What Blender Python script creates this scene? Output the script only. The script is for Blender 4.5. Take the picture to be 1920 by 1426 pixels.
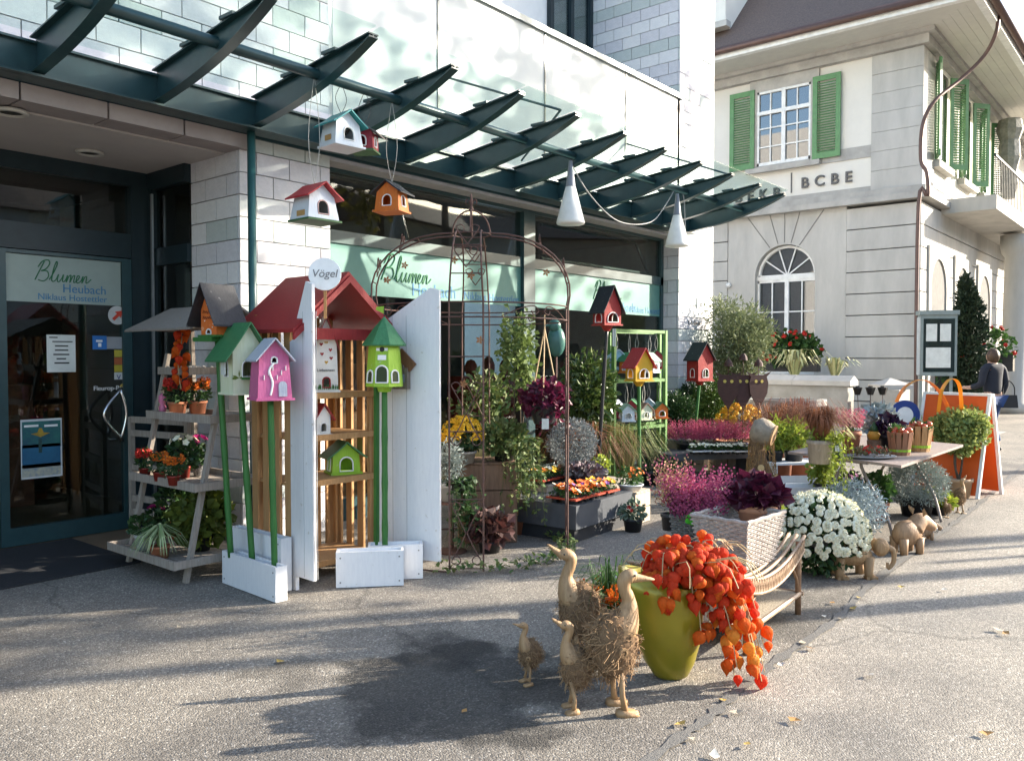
import bpy, math, random
from mathutils import Vector, Matrix
R = random.Random(11)
scene = bpy.context.scene
for o in list(bpy.data.objects): bpy.data.objects.remove(o)
COL = scene.collection
rad = math.radians
# ------------------------------------------------------------ camera
F = 1553.0; YAW = rad(39.9); PIT = math.atan(45 / F); CZ = 1.6
cam = bpy.data.cameras.new('camera'); cam.lens = 36 * F / 1920; cam.sensor_width = 36
cam.clip_start = .05; cam.clip_end = 3000
co = bpy.data.objects.new('camera', cam); COL.objects.link(co)
co.location = (0, 0, CZ); co.rotation_euler = (math.pi / 2 - PIT, 0, YAW - math.pi / 2)
scene.camera = co
# ------------------------------------------------------------ sky, sun, exposure
SUN_AZ = math.atan2(-.588, .809); SUN_EL = rad(20)
w = bpy.data.worlds.new('World'); scene.world = w; w.use_nodes = True
nt = w.node_tree; bg = nt.nodes['Background']
sk = nt.nodes.new('ShaderNodeTexSky'); sk.sky_type = 'NISHITA'; sk.sun_disc = False
sk.sun_elevation = SUN_EL; sk.sun_rotation = math.pi / 2 - SUN_AZ
sk.air_density = 1.0; sk.dust_density = 1.5; sk.ozone_density = 1.0
nt.links.new(sk.outputs[0], bg.inputs[0]); bg.inputs[1].default_value = .15
sl = bpy.data.lights.new('sun', 'SUN'); sl.energy = 4.3; sl.angle = rad(.53); sl.color = (1, .91, .77)
so = bpy.data.objects.new('sun', sl); COL.objects.link(so)
sd = Vector((math.cos(SUN_AZ) * math.cos(SUN_EL), math.sin(SUN_AZ) * math.cos(SUN_EL), math.sin(SUN_EL)))
so.rotation_euler = sd.to_track_quat('Z', 'Y').to_euler(); so.location = sd * 40
vs = scene.view_settings; vs.view_transform = 'Standard'; vs.look = 'None'; vs.gamma = 1; vs.use_curve_mapping = False
vs.exposure = 2.0
scene.render.engine = 'CYCLES'
scene.cycles.max_bounces = 8; scene.cycles.transparent_max_bounces = 16
# ------------------------------------------------------------ pixel -> place helpers (photo pixels, 1920 wide)
cY, sY, cP, sP = math.cos(YAW), math.sin(YAW), math.cos(PIT), math.sin(PIT)
def ray(u, v):
    x = (u - 960) / F; y = -(v - 713) / F
    h = cP + y * sP
    return Vector((h * cY + x * sY, h * sY - x * cY, -sP + y * cP))
def G(u, v, z=0.0):                       # on a level at height z
    r = ray(u, v); return Vector((0, 0, CZ)) + r * ((z - CZ) / r.z)
def PY(u, v, Y):                          # on a plane parallel to the shop front
    r = ray(u, v); return Vector((0, 0, CZ)) + r * (Y / r.y)
def PX(u, v, X):                          # on a plane square to the shop front
    r = ray(u, v); return Vector((0, 0, CZ)) + r * (X / r.x)
def D(u, v, d):                           # at a known distance
    r = ray(u, v); return Vector((0, 0, CZ)) + r * (d / (r.x * cY + r.y * sY))
RT = Vector((sY, -cY, 0)); FW = Vector((cY, sY, 0))   # picture right / away, on the ground
FACE = YAW - math.pi / 2                  # rz that turns a local -Y front to the camera
# ------------------------------------------------------------ materials
MATS = {}
def M(name, c, c2=None, scale=6., rough=.65, bump=0., bscale=40., metal=0., island=False, trans=0., stretch=None, spec=.4, wear=None):
    if name in MATS: return MATS[name]
    if not stretch and not island and any(q in name for q in ('paint', '_roof', 'barn', 'pale_blue', 'deep_red', 'bright_orange')):
        stretch = (8, 8, 1.2); bump = bump or .3; bscale = 14; rough = max(rough, .55); c2 = c2 or tuple(x * .72 for x in c); wear = wear or tuple(min(.7, x * .5 + .2) for x in c)
    m = bpy.data.materials.new(name); m.use_nodes = True; MATS[name] = m
    n = m.node_tree.nodes; l = m.node_tree.links; b = n['Principled BSDF']
    b.inputs['Roughness'].default_value = rough; b.inputs['Metallic'].default_value = metal
    b.inputs['Specular IOR Level'].default_value = spec
    b.inputs['Base Color'].default_value = (*c, 1)
    tc = n.new('ShaderNodeTexCoord'); src = tc.outputs['Object']
    if stretch:
        mp = n.new('ShaderNodeMapping'); mp.inputs['Scale'].default_value = stretch
        l.new(src, mp.inputs[0]); src = mp.outputs[0]
    if c2 is None: c2 = tuple(x * .8 for x in c)
    mx = n.new('ShaderNodeMix'); mx.data_type = 'RGBA'
    mx.inputs[6].default_value = (*c, 1); mx.inputs[7].default_value = (*c2, 1)
    if island:
        g = n.new('ShaderNodeNewGeometry'); l.new(g.outputs['Random Per Island'], mx.inputs[0])
    else:
        nz = n.new('ShaderNodeTexNoise'); nz.inputs['Scale'].default_value = scale; nz.inputs['Detail'].default_value = 6
        nz.inputs['Roughness'].default_value = .65
        rp = n.new('ShaderNodeValToRGB'); rp.color_ramp.elements[0].position = .35; rp.color_ramp.elements[1].position = .68
        l.new(src, nz.inputs['Vector']); l.new(nz.outputs[0], rp.inputs[0]); l.new(rp.outputs[0], mx.inputs[0])
    out = mx.outputs[2]
    if wear:
        nz3 = n.new('ShaderNodeTexNoise'); nz3.inputs['Scale'].default_value = 23; nz3.inputs['Detail'].default_value = 8
        r3 = n.new('ShaderNodeValToRGB'); r3.color_ramp.elements[0].position = .66; r3.color_ramp.elements[1].position = .78
        m3 = n.new('ShaderNodeMix'); m3.data_type = 'RGBA'; m3.inputs[7].default_value = (*wear, 1)
        l.new(tc.outputs['Object'], nz3.inputs['Vector']); l.new(nz3.outputs[0], r3.inputs[0]); l.new(r3.outputs[0], m3.inputs[0]); l.new(out, m3.inputs[6]); out = m3.outputs[2]
    l.new(out, b.inputs['Base Color'])
    if bump:
        nb = n.new('ShaderNodeTexNoise'); nb.inputs['Scale'].default_value = bscale; nb.inputs['Detail'].default_value = 5
        l.new(src, nb.inputs['Vector'])
        bp = n.new('ShaderNodeBump'); bp.inputs['Strength'].default_value = bump; bp.inputs['Distance'].default_value = .01
        l.new(nb.outputs[0], bp.inputs['Height']); l.new(bp.outputs[0], b.inputs['Normal'])
    if trans:
        tr = n.new('ShaderNodeBsdfTranslucent'); l.new(out, tr.inputs[0])
        ms = n.new('ShaderNodeMixShader'); ms.inputs[0].default_value = trans
        l.new(b.outputs[0], ms.inputs[1]); l.new(tr.outputs[0], ms.inputs[2]); l.new(ms.outputs[0], n['Material Output'].inputs[0])
    return m
def glassmat(name, tint, ior=1.45, extra=0.0):
    m = bpy.data.materials.new(name); m.use_nodes = True; MATS[name] = m
    n = m.node_tree.nodes; l = m.node_tree.links
    t = n.new('ShaderNodeBsdfTransparent'); t.inputs[0].default_value = (*tint, 1)
    g = n.new('ShaderNodeBsdfGlossy'); g.inputs['Roughness'].default_value = .02
    lw = n.new('ShaderNodeLayerWeight'); lw.inputs[0].default_value = .5
    pw_ = n.new('ShaderNodeMath'); pw_.operation = 'POWER'; pw_.inputs[1].default_value = 5; l.new(lw.outputs['Facing'], pw_.inputs[0])
    ad = n.new('ShaderNodeMath'); ad.operation = 'MULTIPLY_ADD'; ad.inputs[1].default_value = min(1, (ior - 1) * 2); ad.inputs[2].default_value = ((ior - 1) / (ior + 1)) ** 2 + extra; l.new(pw_.outputs[0], ad.inputs[0])
    ms = n.new('ShaderNodeMixShader'); l.new(ad.outputs[0], ms.inputs[0]); l.new(t.outputs[0], ms.inputs[1]); l.new(g.outputs[0], ms.inputs[2])
    l.new(ms.outputs[0], n['Material Output'].inputs[0]); return m
def wood(name, c, c2, rough=.7, wear=None): return M(name, c, c2, scale=5, rough=rough, bump=.25, bscale=14, stretch=(9, 9, .9), wear=wear)
# ------------------------------------------------------------ mesh builder
def cr(p, k=6):                            # Catmull-Rom through points
    p = [Vector(q) for q in p]; out = []
    for i in range(len(p) - 1):
        a = p[max(i - 1, 0)]; b = p[i]; c = p[i + 1]; d = p[min(i + 2, len(p) - 1)]
        for j in range(k):
            t = j / k
            out.append(.5 * ((2 * b) + (c - a) * t + (2 * a - 5 * b + 4 * c - d) * t * t + (3 * b - a - 3 * c + d) * t ** 3))
    out.append(p[-1]); return out
class MB:
    def __init__(s): s.v = []; s.f = []
    def add(s, vs, fs):
        o = len(s.v); s.v.extend(tuple(q) for q in vs); s.f.extend(tuple(i + o for i in f) for f in fs); return s
    def box(s, x0, x1, y0, y1, z0, z1):
        return s.add([(x, y, z) for z in (z0, z1) for y in (y0, y1) for x in (x0, x1)],
                     [(0, 2, 3, 1), (4, 5, 7, 6), (0, 1, 5, 4), (2, 6, 7, 3), (0, 4, 6, 2), (1, 3, 7, 5)])
    def beam(s, p0, p1, w, h=None, up=(0, 0, 1)):   # square bar from p0 to p1
        p0 = Vector(p0); p1 = Vector(p1); h = h or w; d = (p1 - p0).normalized(); u = Vector(up)
        if abs(d.dot(u)) > .99: u = Vector((1, 0, 0))
        a = d.cross(u).normalized(); b = a.cross(d)
        vs = [p + a * i * w / 2 + b * j * h / 2 for p in (p0, p1) for j in (-1, 1) for i in (-1, 1)]
        return s.add(vs, [(0, 2, 3, 1), (4, 5, 7, 6), (0, 1, 5, 4), (2, 6, 7, 3), (0, 4, 6, 2), (1, 3, 7, 5)])
    def tube(s, pts, r, n=6):
        pts = [Vector(p) for p in pts]; k = len(pts); rr = r if isinstance(r, (list, tuple)) else [r] * k
        vs = []; a = None
        for i, p in enumerate(pts):
            d = (pts[min(i + 1, k - 1)] - pts[max(i - 1, 0)])
            d = d.normalized() if d.length > 1e-9 else Vector((0, 0, 1))
            if a is None: a = d.orthogonal().normalized()
            else:
                a = a - d * a.dot(d); a = a.normalized() if a.length > 1e-6 else d.orthogonal().normalized()
            b = d.cross(a)
            for j in range(n):
                t = 2 * math.pi * j / n; vs.append(p + (a * math.cos(t) + b * math.sin(t)) * rr[i])
        fs = [(i * n + j, i * n + (j + 1) % n, (i + 1) * n + (j + 1) % n, (i + 1) * n + j) for i in range(k - 1) for j in range(n)]
        fs += [tuple(range(n - 1, -1, -1)), tuple((k - 1) * n + j for j in range(n))]
        return s.add(vs, fs)
    def lathe(s, prof, n=18, c=(0, 0, 0), fn=None):
        vs = []
        for r, z in prof:
            for j in range(n):
                t = 2 * math.pi * j / n; q = (c[0] + r * math.cos(t), c[1] + r * math.sin(t), c[2] + z)
                vs.append(fn(*q) if fn else q)
        k = len(prof)
        fs = [(i * n + j, i * n + (j + 1) % n, (i + 1) * n + (j + 1) % n, (i + 1) * n + j) for i in range(k - 1) for j in range(n)]
        fs += [tuple(range(n - 1, -1, -1)), tuple((k - 1) * n + j for j in range(n))]
        return s.add(vs, fs)
    def ell(s, c, r, nu=10, nv=7, jit=0):
        prof = []
        vs = [(c[0], c[1], c[2] - r[2])]
        for i in range(1, nv):
            t = math.pi * i / nv
            for j in range(nu):
                p = 2 * math.pi * j / nu; q = 1 + (R.uniform(-jit, jit) if jit else 0)
                vs.append((c[0] + r[0] * q * math.sin(t) * math.cos(p), c[1] + r[1] * q * math.sin(t) * math.sin(p), c[2] - r[2] * q * math.cos(t)))
        vs.append((c[0], c[1], c[2] + r[2])); last = len(vs) - 1
        fs = [(0, 1 + (j + 1) % nu, 1 + j) for j in range(nu)]
        for i in range(nv - 2):
            for j in range(nu):
                a = 1 + i * nu; fs.append((a + j, a + (j + 1) % nu, a + nu + (j + 1) % nu, a + nu + j))
        a = 1 + (nv - 2) * nu
        fs += [(a + j, a + (j + 1) % nu, last) for j in range(nu)]
        return s.add(vs, fs)
    def prism(s, poly, t0, t1, fn):            # 2D polygon -> slab; fn(a,b,t) gives the 3D point
        n = len(poly); vs = [fn(a, b, t0) for a, b in poly] + [fn(a, b, t1) for a, b in poly]
        fs = [tuple(range(n)), tuple(range(2 * n - 1, n - 1, -1))] + [(i, i + n, (i + 1) % n + n, (i + 1) % n) for i in range(n)]
        return s.add(vs, fs)
    def ring(s, outer, inner, t0, t1, fn, ctr=None):   # slab with a star-shaped hole
        cx = ctr or (sum(p[0] for p in inner) / len(inner), sum(p[1] for p in inner) / len(inner))
        def hit(poly, a):
            dx, dy = math.cos(a), math.sin(a); best = None
            for i in range(len(poly)):
                x1, y1 = poly[i][0] - cx[0], poly[i][1] - cx[1]; x2, y2 = poly[(i + 1) % len(poly)][0] - cx[0], poly[(i + 1) % len(poly)][1] - cx[1]
                ex, ey = x2 - x1, y2 - y1; den = dx * ey - dy * ex
                if abs(den) < 1e-12: continue
                t = (x1 * ey - y1 * ex) / den; q = (x1 * dy - y1 * dx) / den
                if t > 0 and -1e-6 <= q <= 1 + 1e-6 and (best is None or t > best): best = t
            return (cx[0] + dx * best, cx[1] + dy * best)
        an = sorted(set(round(math.atan2(p[1] - cx[1], p[0] - cx[0]), 5) for p in list(outer) + list(inner)))
        o = [hit(outer, a) for a in an]; i_ = [hit(inner, a) for a in an]; n = len(an)
        vs = [fn(a, b, t) for t in (t0, t1) for L in (o, i_) for a, b in L]
        fs = []
        for k in range(n):
            q = (k + 1) % n
            fs += [(k, q, n + q, n + k), (2 * n + k, 3 * n + k, 3 * n + q, 2 * n + q), (k, 2 * n + k, 2 * n + q, q), (n + k, n + q, 3 * n + q, 3 * n + k)]
        return s.add(vs, fs)
    def leaf(s, p, d, nrm, L, W, bend=.15):
        d = Vector(d).normalized(); nrm = Vector(nrm); sx = d.cross(nrm)
        sx = sx.normalized() if sx.length > 1e-6 else d.orthogonal().normalized()
        up = sx.cross(d); p = Vector(p)
        return s.add([p, p + d * L * .5 + sx * W / 2 + up * L * bend, p + d * L, p + d * L * .5 - sx * W / 2 + up * L * bend, p + d * L * .5],
                     [(0, 1, 4), (1, 2, 4), (0, 4, 3), (4, 2, 3)])
    def mesh(s, name, mat, smooth=False):
        me = bpy.data.meshes.new(name); me.from_pydata(s.v, [], s.f)
        if mat: me.materials.append(mat)
        if smooth: me.polygons.foreach_set('use_smooth', [True] * len(me.polygons))
        me.update(); return me
    def build(s, name, mat, parent=None, smooth=False, loc=None, rz=0, kind=None):
        o = bpy.data.objects.new(name, s.mesh(name, mat, smooth)); COL.objects.link(o)
        if parent: o.parent = parent
        if loc is not None: o.location = loc
        if rz: o.rotation_euler.z = rz
        if kind: o['kind'] = kind
        return o
def inst(name, mesh, parent, loc, rot=(0, 0, 0), sc=1):
    o = bpy.data.objects.new(name, mesh); COL.objects.link(o); o.parent = parent; o.location = loc; o.rotation_euler = rot
    o.scale = sc if isinstance(sc, (tuple, list)) else (sc, sc, sc); return o
def tag(o, label, cat, group=None):
    o['label'] = label; o['category'] = cat
    if group: o['group'] = group
    return o
def thing(name, label, cat, loc=(0, 0, 0), rz=0, group=None):
    o = bpy.data.objects.new(name, None); COL.objects.link(o); o.location = loc; o.rotation_euler.z = rz; o.empty_display_size = .1
    return tag(o, label, cat, group)
def text(s, size, mat, parent, loc, rot, name='lettering', ext=.002, space=1.0, align='LEFT', shear=0, offset=0):
    cu = bpy.data.curves.new('t', 'FONT'); cu.body = s; cu.size = size; cu.extrude = ext; cu.space_character = space; cu.align_x = align; cu.shear = shear; cu.offset = offset
    t = bpy.data.objects.new('t', cu); COL.objects.link(t); bpy.context.view_layer.update()
    me = bpy.data.meshes.new_from_object(t.evaluated_get(bpy.context.evaluated_depsgraph_get()))
    bpy.data.objects.remove(t); me.materials.clear(); me.materials.append(mat); me.name = name
    o = bpy.data.objects.new(name, me); COL.objects.link(o); o.location = loc; o.rotation_euler = rot; o.parent = parent; return o
def rnd(a, b): return R.uniform(a, b)
def rvec():
    while True:
        v = Vector((rnd(-1, 1), rnd(-1, 1), rnd(-1, 1)))
        if .01 < v.length < 1: return v.normalized()
HALF = math.pi / 2
# ------------------------------------------------------------ ground
def asphalt(name, c1, c2, stain=False):
    m = bpy.data.materials.new(name); m.use_nodes = True; n = m.node_tree.nodes; l = m.node_tree.links; b = n['Principled BSDF']
    tc = n.new('ShaderNodeTexCoord')
    vo = n.new('ShaderNodeTexVoronoi'); vo.inputs['Scale'].default_value = 120; l.new(tc.outputs['Object'], vo.inputs[0])
    nz = n.new('ShaderNodeTexNoise'); nz.inputs['Scale'].default_value = 1.3; nz.inputs['Detail'].default_value = 8; l.new(tc.outputs['Object'], nz.inputs[0])
    sep = n.new('ShaderNodeSeparateColor'); l.new(vo.outputs['Color'], sep.inputs[0])
    r1 = n.new('ShaderNodeValToRGB'); e = r1.color_ramp.elements; e[0].color = (*[x * .62 for x in c1], 1); e[1].color = (*c2, 1); e[0].position = .0; e[1].position = .93
    k = e.new(.55); k.color = (*c1, 1)
    k = e.new(.99); k.color = (.46, .43, .38, 1)
    l.new(sep.outputs[0], r1.inputs[0])
    mul = n.new('ShaderNodeMix'); mul.data_type = 'RGBA'; mul.blend_type = 'MULTIPLY'; mul.inputs[0].default_value = 1
    r2 = n.new('ShaderNodeValToRGB'); r2.color_ramp.elements[0].color = (.66, .66, .67, 1); r2.color_ramp.elements[1].color = (1.14, 1.11, 1.06, 1)
    r2.color_ramp.elements[0].position = .3; r2.color_ramp.elements[1].position = .7
    l.new(nz.outputs[0], r2.inputs[0]); l.new(r1.outputs[0], mul.inputs[6]); l.new(r2.outputs[0], mul.inputs[7]); out = mul.outputs[2]
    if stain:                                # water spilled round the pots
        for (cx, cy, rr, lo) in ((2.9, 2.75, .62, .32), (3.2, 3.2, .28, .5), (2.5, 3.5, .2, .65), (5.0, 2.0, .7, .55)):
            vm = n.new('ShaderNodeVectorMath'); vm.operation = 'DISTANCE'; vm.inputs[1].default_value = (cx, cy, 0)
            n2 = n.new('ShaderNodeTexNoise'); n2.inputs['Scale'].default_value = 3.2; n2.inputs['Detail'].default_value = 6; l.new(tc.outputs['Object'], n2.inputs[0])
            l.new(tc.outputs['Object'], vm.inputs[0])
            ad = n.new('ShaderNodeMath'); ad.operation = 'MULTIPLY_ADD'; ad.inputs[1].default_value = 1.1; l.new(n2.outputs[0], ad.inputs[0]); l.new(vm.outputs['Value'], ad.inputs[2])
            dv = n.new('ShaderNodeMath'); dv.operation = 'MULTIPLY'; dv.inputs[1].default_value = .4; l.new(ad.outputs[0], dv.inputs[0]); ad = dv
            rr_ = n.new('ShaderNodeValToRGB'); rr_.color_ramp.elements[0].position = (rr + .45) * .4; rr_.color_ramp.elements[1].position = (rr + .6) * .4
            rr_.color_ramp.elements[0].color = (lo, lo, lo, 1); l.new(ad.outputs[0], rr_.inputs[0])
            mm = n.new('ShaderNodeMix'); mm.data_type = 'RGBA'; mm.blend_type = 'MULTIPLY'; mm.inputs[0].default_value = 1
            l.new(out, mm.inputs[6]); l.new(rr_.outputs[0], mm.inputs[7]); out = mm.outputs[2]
    vg = n.new('ShaderNodeTexVoronoi'); vg.inputs['Scale'].default_value = 2.1; l.new(tc.outputs['Object'], vg.inputs[0])
    rg = n.new('ShaderNodeValToRGB'); rg.color_ramp.elements[0].position = .035; rg.color_ramp.elements[0].color = (.55, .54, .53, 1); rg.color_ramp.elements[1].position = .05; l.new(vg.outputs['Distance'], rg.inputs[0])
    mg = n.new('ShaderNodeMix'); mg.data_type = 'RGBA'; mg.blend_type = 'MULTIPLY'; mg.inputs[0].default_value = .8; l.new(out, mg.inputs[6]); l.new(rg.outputs[0], mg.inputs[7]); out = mg.outputs[2]
    np2 = n.new('ShaderNodeTexNoise'); np2.inputs['Scale'].default_value = .55; np2.inputs['Detail'].default_value = 4; l.new(tc.outputs['Object'], np2.inputs[0])
    rp2 = n.new('ShaderNodeValToRGB'); rp2.color_ramp.elements[0].position = .42; rp2.color_ramp.elements[0].color = (.78, .78, .79, 1); rp2.color_ramp.elements[1].position = .5; l.new(np2.outputs[0], rp2.inputs[0])
    mp2 = n.new('ShaderNodeMix'); mp2.data_type = 'RGBA'; mp2.blend_type = 'MULTIPLY'; mp2.inputs[0].default_value = 1; l.new(out, mp2.inputs[6]); l.new(rp2.outputs[0], mp2.inputs[7]); out = mp2.outputs[2]
    vc = n.new('ShaderNodeTexVoronoi'); vc.feature = 'DISTANCE_TO_EDGE'; vc.inputs['Scale'].default_value = .42
    nd = n.new('ShaderNodeTexNoise'); nd.inputs['Scale'].default_value = 2.5; nd.inputs['Detail'].default_value = 6; l.new(tc.outputs['Object'], nd.inputs[0])
    mxv = n.new('ShaderNodeMix'); mxv.data_type = 'RGBA'; mxv.inputs[0].default_value = .25; l.new(tc.outputs['Object'], mxv.inputs[6]); l.new(nd.outputs['Color'], mxv.inputs[7]); l.new(mxv.outputs[2], vc.inputs[0])
    rc = n.new('ShaderNodeValToRGB'); rc.color_ramp.elements[0].position = .0015; rc.color_ramp.elements[0].color = (.5, .5, .5, 1); rc.color_ramp.elements[1].position = .006; l.new(vc.outputs['Distance'], rc.inputs[0])
    mc_ = n.new('ShaderNodeMix'); mc_.data_type = 'RGBA'; mc_.blend_type = 'MULTIPLY'; mc_.inputs[0].default_value = .7; l.new(out, mc_.inputs[6]); l.new(rc.outputs[0], mc_.inputs[7]); out = mc_.outputs[2]
    l.new(out, b.inputs['Base Color']); b.inputs['Roughness'].default_value = .85
    bp = n.new('ShaderNodeBump'); bp.inputs['Strength'].default_value = .55; bp.inputs['Distance'].default_value = .006
    l.new(vo.outputs['Distance'], bp.inputs['Height']); bp.invert = True; l.new(bp.outputs[0], b.inputs['Normal'])
    return m
def sheet(name, pts, z, mat):
    o = MB().add([(x, y, z) for x, y in pts], [tuple(range(len(pts)))]).build(name, mat); o['kind'] = 'structure'; return o
sheet('ground', [(-400, -400), (400, -400), (400, 400), (-400, 400)], -.012, M('earth', (.16, .15, .14)))
sheet('road', [(-40, -40), (60, -40), (60, 2.6), (10.4, 1.86), (2.86, 1.66), (-40, .9)], -.004, asphalt('road_asphalt', (.25, .225, .19), (.36, .325, .275)))
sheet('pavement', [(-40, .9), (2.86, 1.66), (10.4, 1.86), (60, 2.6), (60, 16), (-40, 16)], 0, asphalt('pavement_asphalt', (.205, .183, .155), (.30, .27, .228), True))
kb = MB()
edge = cr([(-8, 1.42, 0), (0, 1.6, 0), (2.86, 1.66, 0), (3.3, 1.655, 0), (4.0, 1.7, 0), (5.1, 1.69, 0), (6.2, 1.78, 0), (8.5, 1.81, 0), (10.4, 1.86, 0), (14, 2.0, 0), (22, 2.2, 0)], 14)
for i in range(len(edge) - 1):
    a, b = edge[i], edge[i + 1]; wv = .026 + .009 * math.sin(i * 1.7) + .006 * math.sin(i * 4.1); wn = .026 + .009 * math.sin((i + 1) * 1.7) + .006 * math.sin((i + 1) * 4.1)
    kb.add([(a.x, a.y - wv, .004), (b.x, b.y - wn, .004), (b.x, b.y + wn, .005), (a.x, a.y + wv, .005)], [(0, 1, 2, 3)])
o = kb.build('tar_seam', M('tar', (.10, .095, .088), (.16, .15, .135), scale=90, rough=.8, bump=.5, bscale=150)); o['kind'] = 'structure'
# far road strip in shade/sun beyond the shop corner, forecourt slab of the bank
sheet('forecourt', [(13.6, 3.2), (20.2, 3.2), (20.2, 15.5), (13.6, 15.5)], .005, M('forecourt_paving', (.36, .34, .31), (.28, .27, .25), scale=3, bump=.2))
# ------------------------------------------------------------ shop
BLK = [M('block_pale', (.66, .64, .66), (.56, .55, .57), scale=9, rough=.8, bump=.15, bscale=60), M('block_white', (.74, .73, .72), (.66, .65, .65), scale=9, rough=.8, bump=.15, bscale=60),
       M('block_green', (.53, .57, .545), (.46, .50, .48), scale=9, rough=.8, bump=.15, bscale=60)]
MORT = M('mortar', (.33, .32, .32)); STEEL = M('teal_steel', (.022, .06, .066), (.017, .047, .053), scale=12, rough=.32, spec=.6)
DARK = M('dark_frame', (.014, .028, .034), (.01, .02, .025), rough=.35); GLASS = glassmat('window_glass', (.74, .80, .78), 1.5, .02)
CANG = glassmat('canopy_glass', (.88, .95, .93), 1.25, .0)
bm = MB()                                  # unit block with chamfered edges
c_ = .03; vs = []
for z in (-.5, .5):
    for y in (-.5, .5):
        for x in (-.5, .5): vs.append((x, y, z))
unit = [MB().add(vs, [(0, 2, 3, 1), (4, 5, 7, 6), (0, 1, 5, 4), (2, 6, 7, 3), (0, 4, 6, 2), (1, 3, 7, 5)]).mesh('block', m) for m in BLK]
shop = thing('shop_building', 'flower shop front of pale masonry blocks with dark teal framed windows', 'building', (0, 0, 0))
CH = .184; BL = .328
def course_mat(k): return unit[2] if k % 4 == 2 else (unit[0] if (k * 7) % 3 else unit[1])
def block_face(core, a0, a1, z0, z1, axis, pos, depth=.03, off=0):
    k0 = int(round(z0 / CH)); k1 = int(z1 / CH)
    for k in range(k0, k1):
        st = a0 - (BL / 2 if (k + off) % 2 else 0)
        while st < a1 - .01:
            s0, s1 = max(st, a0), min(st + BL, a1); st += BL
            if s1 - s0 < .02: continue
            mid = (s0 + s1) / 2; ln = s1 - s0 - .009; zc = (k + .5) * CH; j = rnd(-.0012, .0012)
            me = course_mat(k) if R.random() < .85 else R.choice(unit)
            if axis == 'x': inst('block', me, core, (mid, pos + depth / 2 + j, zc), (0, 0, 0), (ln, depth, CH - .009))
            else: inst('block', me, core, (pos + depth / 2 + j, mid, zc), (0, 0, 0), (depth, ln, CH - .009))
FY = 6.15
pil = MB().box(3.862, 4.765, FY + .024, 6.92, 0, 3.49).build('front_pillar', MORT, shop)
block_face(pil, 3.84, 4.77, 0, 3.50, 'x', FY); block_face(pil, 6.15 + .031, 6.92, 0, 3.50, 'y', 3.84, .03, 1)
up = MB().box(-3, 4.765, FY + .024, 6.6, 3.50, 7.2).build('upper_wall', MORT, shop)
block_face(up, -1.4, 4.77, 3.50, 6.1, 'x', FY)
clm = MB().box(11.322, 12.41, FY + .024, 9.0, 0, 9.5).build('corner_column', MORT, shop)
block_face(clm, 11.3, 12.43, 0, 7.6, 'x', FY); block_face(clm, FY + .031, 6.46, 0, 3.6, 'y', 11.3, .03, 1); block_face(clm, FY + .031, 7.75, 3.9, 7.6, 'y', 11.3, .03, 1)
o = MB().box(12.41, 12.44, 6.15, 16, 0, 9.5).build('side_wall', BLK[1], shop)
# entrance recess: soffit, downlights, glazing
SOF = M('soffit', (.50, .46, .43), (.46, .42, .40), scale=3)
sof = MB().box(-3, 3.84, 6.36, 7.66, 3.30, 3.36).build('soffit', SOF, shop)
for i in range(9): MB().box(-1.3 + i * .58, -1.3 + i * .58 + .565, 6.09, 6.345, 3.31, 3.425).build('soffit_tile', M('soffit_tile', (.34, .30, .29), (.30, .26, .25)), sof)
for u, v in ((20, 210), (168, 286)):
    p = G(u, v, 3.29); d_ = MB().lathe([(.11, 0), (.11, -.02), (.085, -.025), (.08, .0)], 20, (p.x, p.y, 3.297)).build('downlight', M('downlight_rim', (.55, .53, .48)), sof, True)
    MB().lathe([(.078, -.004), (.078, -.001)], 16, (p.x, p.y, 3.292)).build('reflector', M('downlight_dark', (.05, .05, .045), metal=.4), d_)
EY = 7.6
fr = MB()
fr.box(-3, 3.84, EY, EY + .1, 3.16, 3.30)                       # header
fr.box(-3, 3.64, EY - .01, EY + .1, 2.50, 2.72)                   # transom
fr.box(3.62, 3.8, EY - .02, EY + .1, 0, 3.16)
fr.box(2.40, 2.50, EY - .01, EY + .1, 0, 2.50)
fr.box(3.78, 3.86, 6.92, EY, 3.14, 3.30).box(3.80, 3.86, 6.92, EY, 2.44, 2.60).box(3.78, 3.86, 7.52, 7.6, 0, 3.14).box(3.80, 3.86, 6.93, EY, 0, .12)
fr.build('entrance_frame', DARK, shop)
MB().box(3.765, 3.785, 7.49, 7.515, .1, 3.1).build('frame_strip', M('alu', (.5, .52, .54), metal=.8, rough=.3), shop)
MB().box(-3, 3.62, EY + .05, EY + .056, 2.72, 3.16).build('transom_pane', GLASS, shop)
MB().box(3.83, 3.836, 6.93, EY, .12, 3.14).build('side_pane', GLASS, shop)
MB().box(-3, 2.4, EY + .04, EY + .046, .05, 2.50).build('entrance_pane', GLASS, shop)
door = MB().box(2.505, 2.575, EY - .02, EY + .05, .02, 2.49).box(3.53, 3.615, EY - .02, EY + .05, .02, 2.49).box(2.575, 3.53, EY - .02, EY + .05, .02, .17).box(2.575, 3.53, EY - .02, EY + .05, 2.46, 2.49).build('door', STEEL, shop)
MB().box(2.575, 3.53, EY + .012, EY + .018, .17, 2.46).build('door_pane', GLASS, door)
hz = MB()
for s in (-1, 1): hz.tube(cr([(3.5, EY - .02, 1.28), (3.46, EY - .11, 1.30), (3.3 if s < 0 else 3.5, EY - .13, 1.08), (3.46, EY - .11, .86), (3.5, EY - .02, .84)], 6), .014, 8)
hz.build('handle', M('chrome', (.7, .7, .72), metal=1, rough=.15), door, True)
BAND = M('frosted_film', (.135, .31, .265), (.12, .28, .24), rough=.45, trans=.25)
DFILM = M('frosted_film_door', (.30, .36, .33), (.27, .33, .30), rough=.5)
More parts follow.
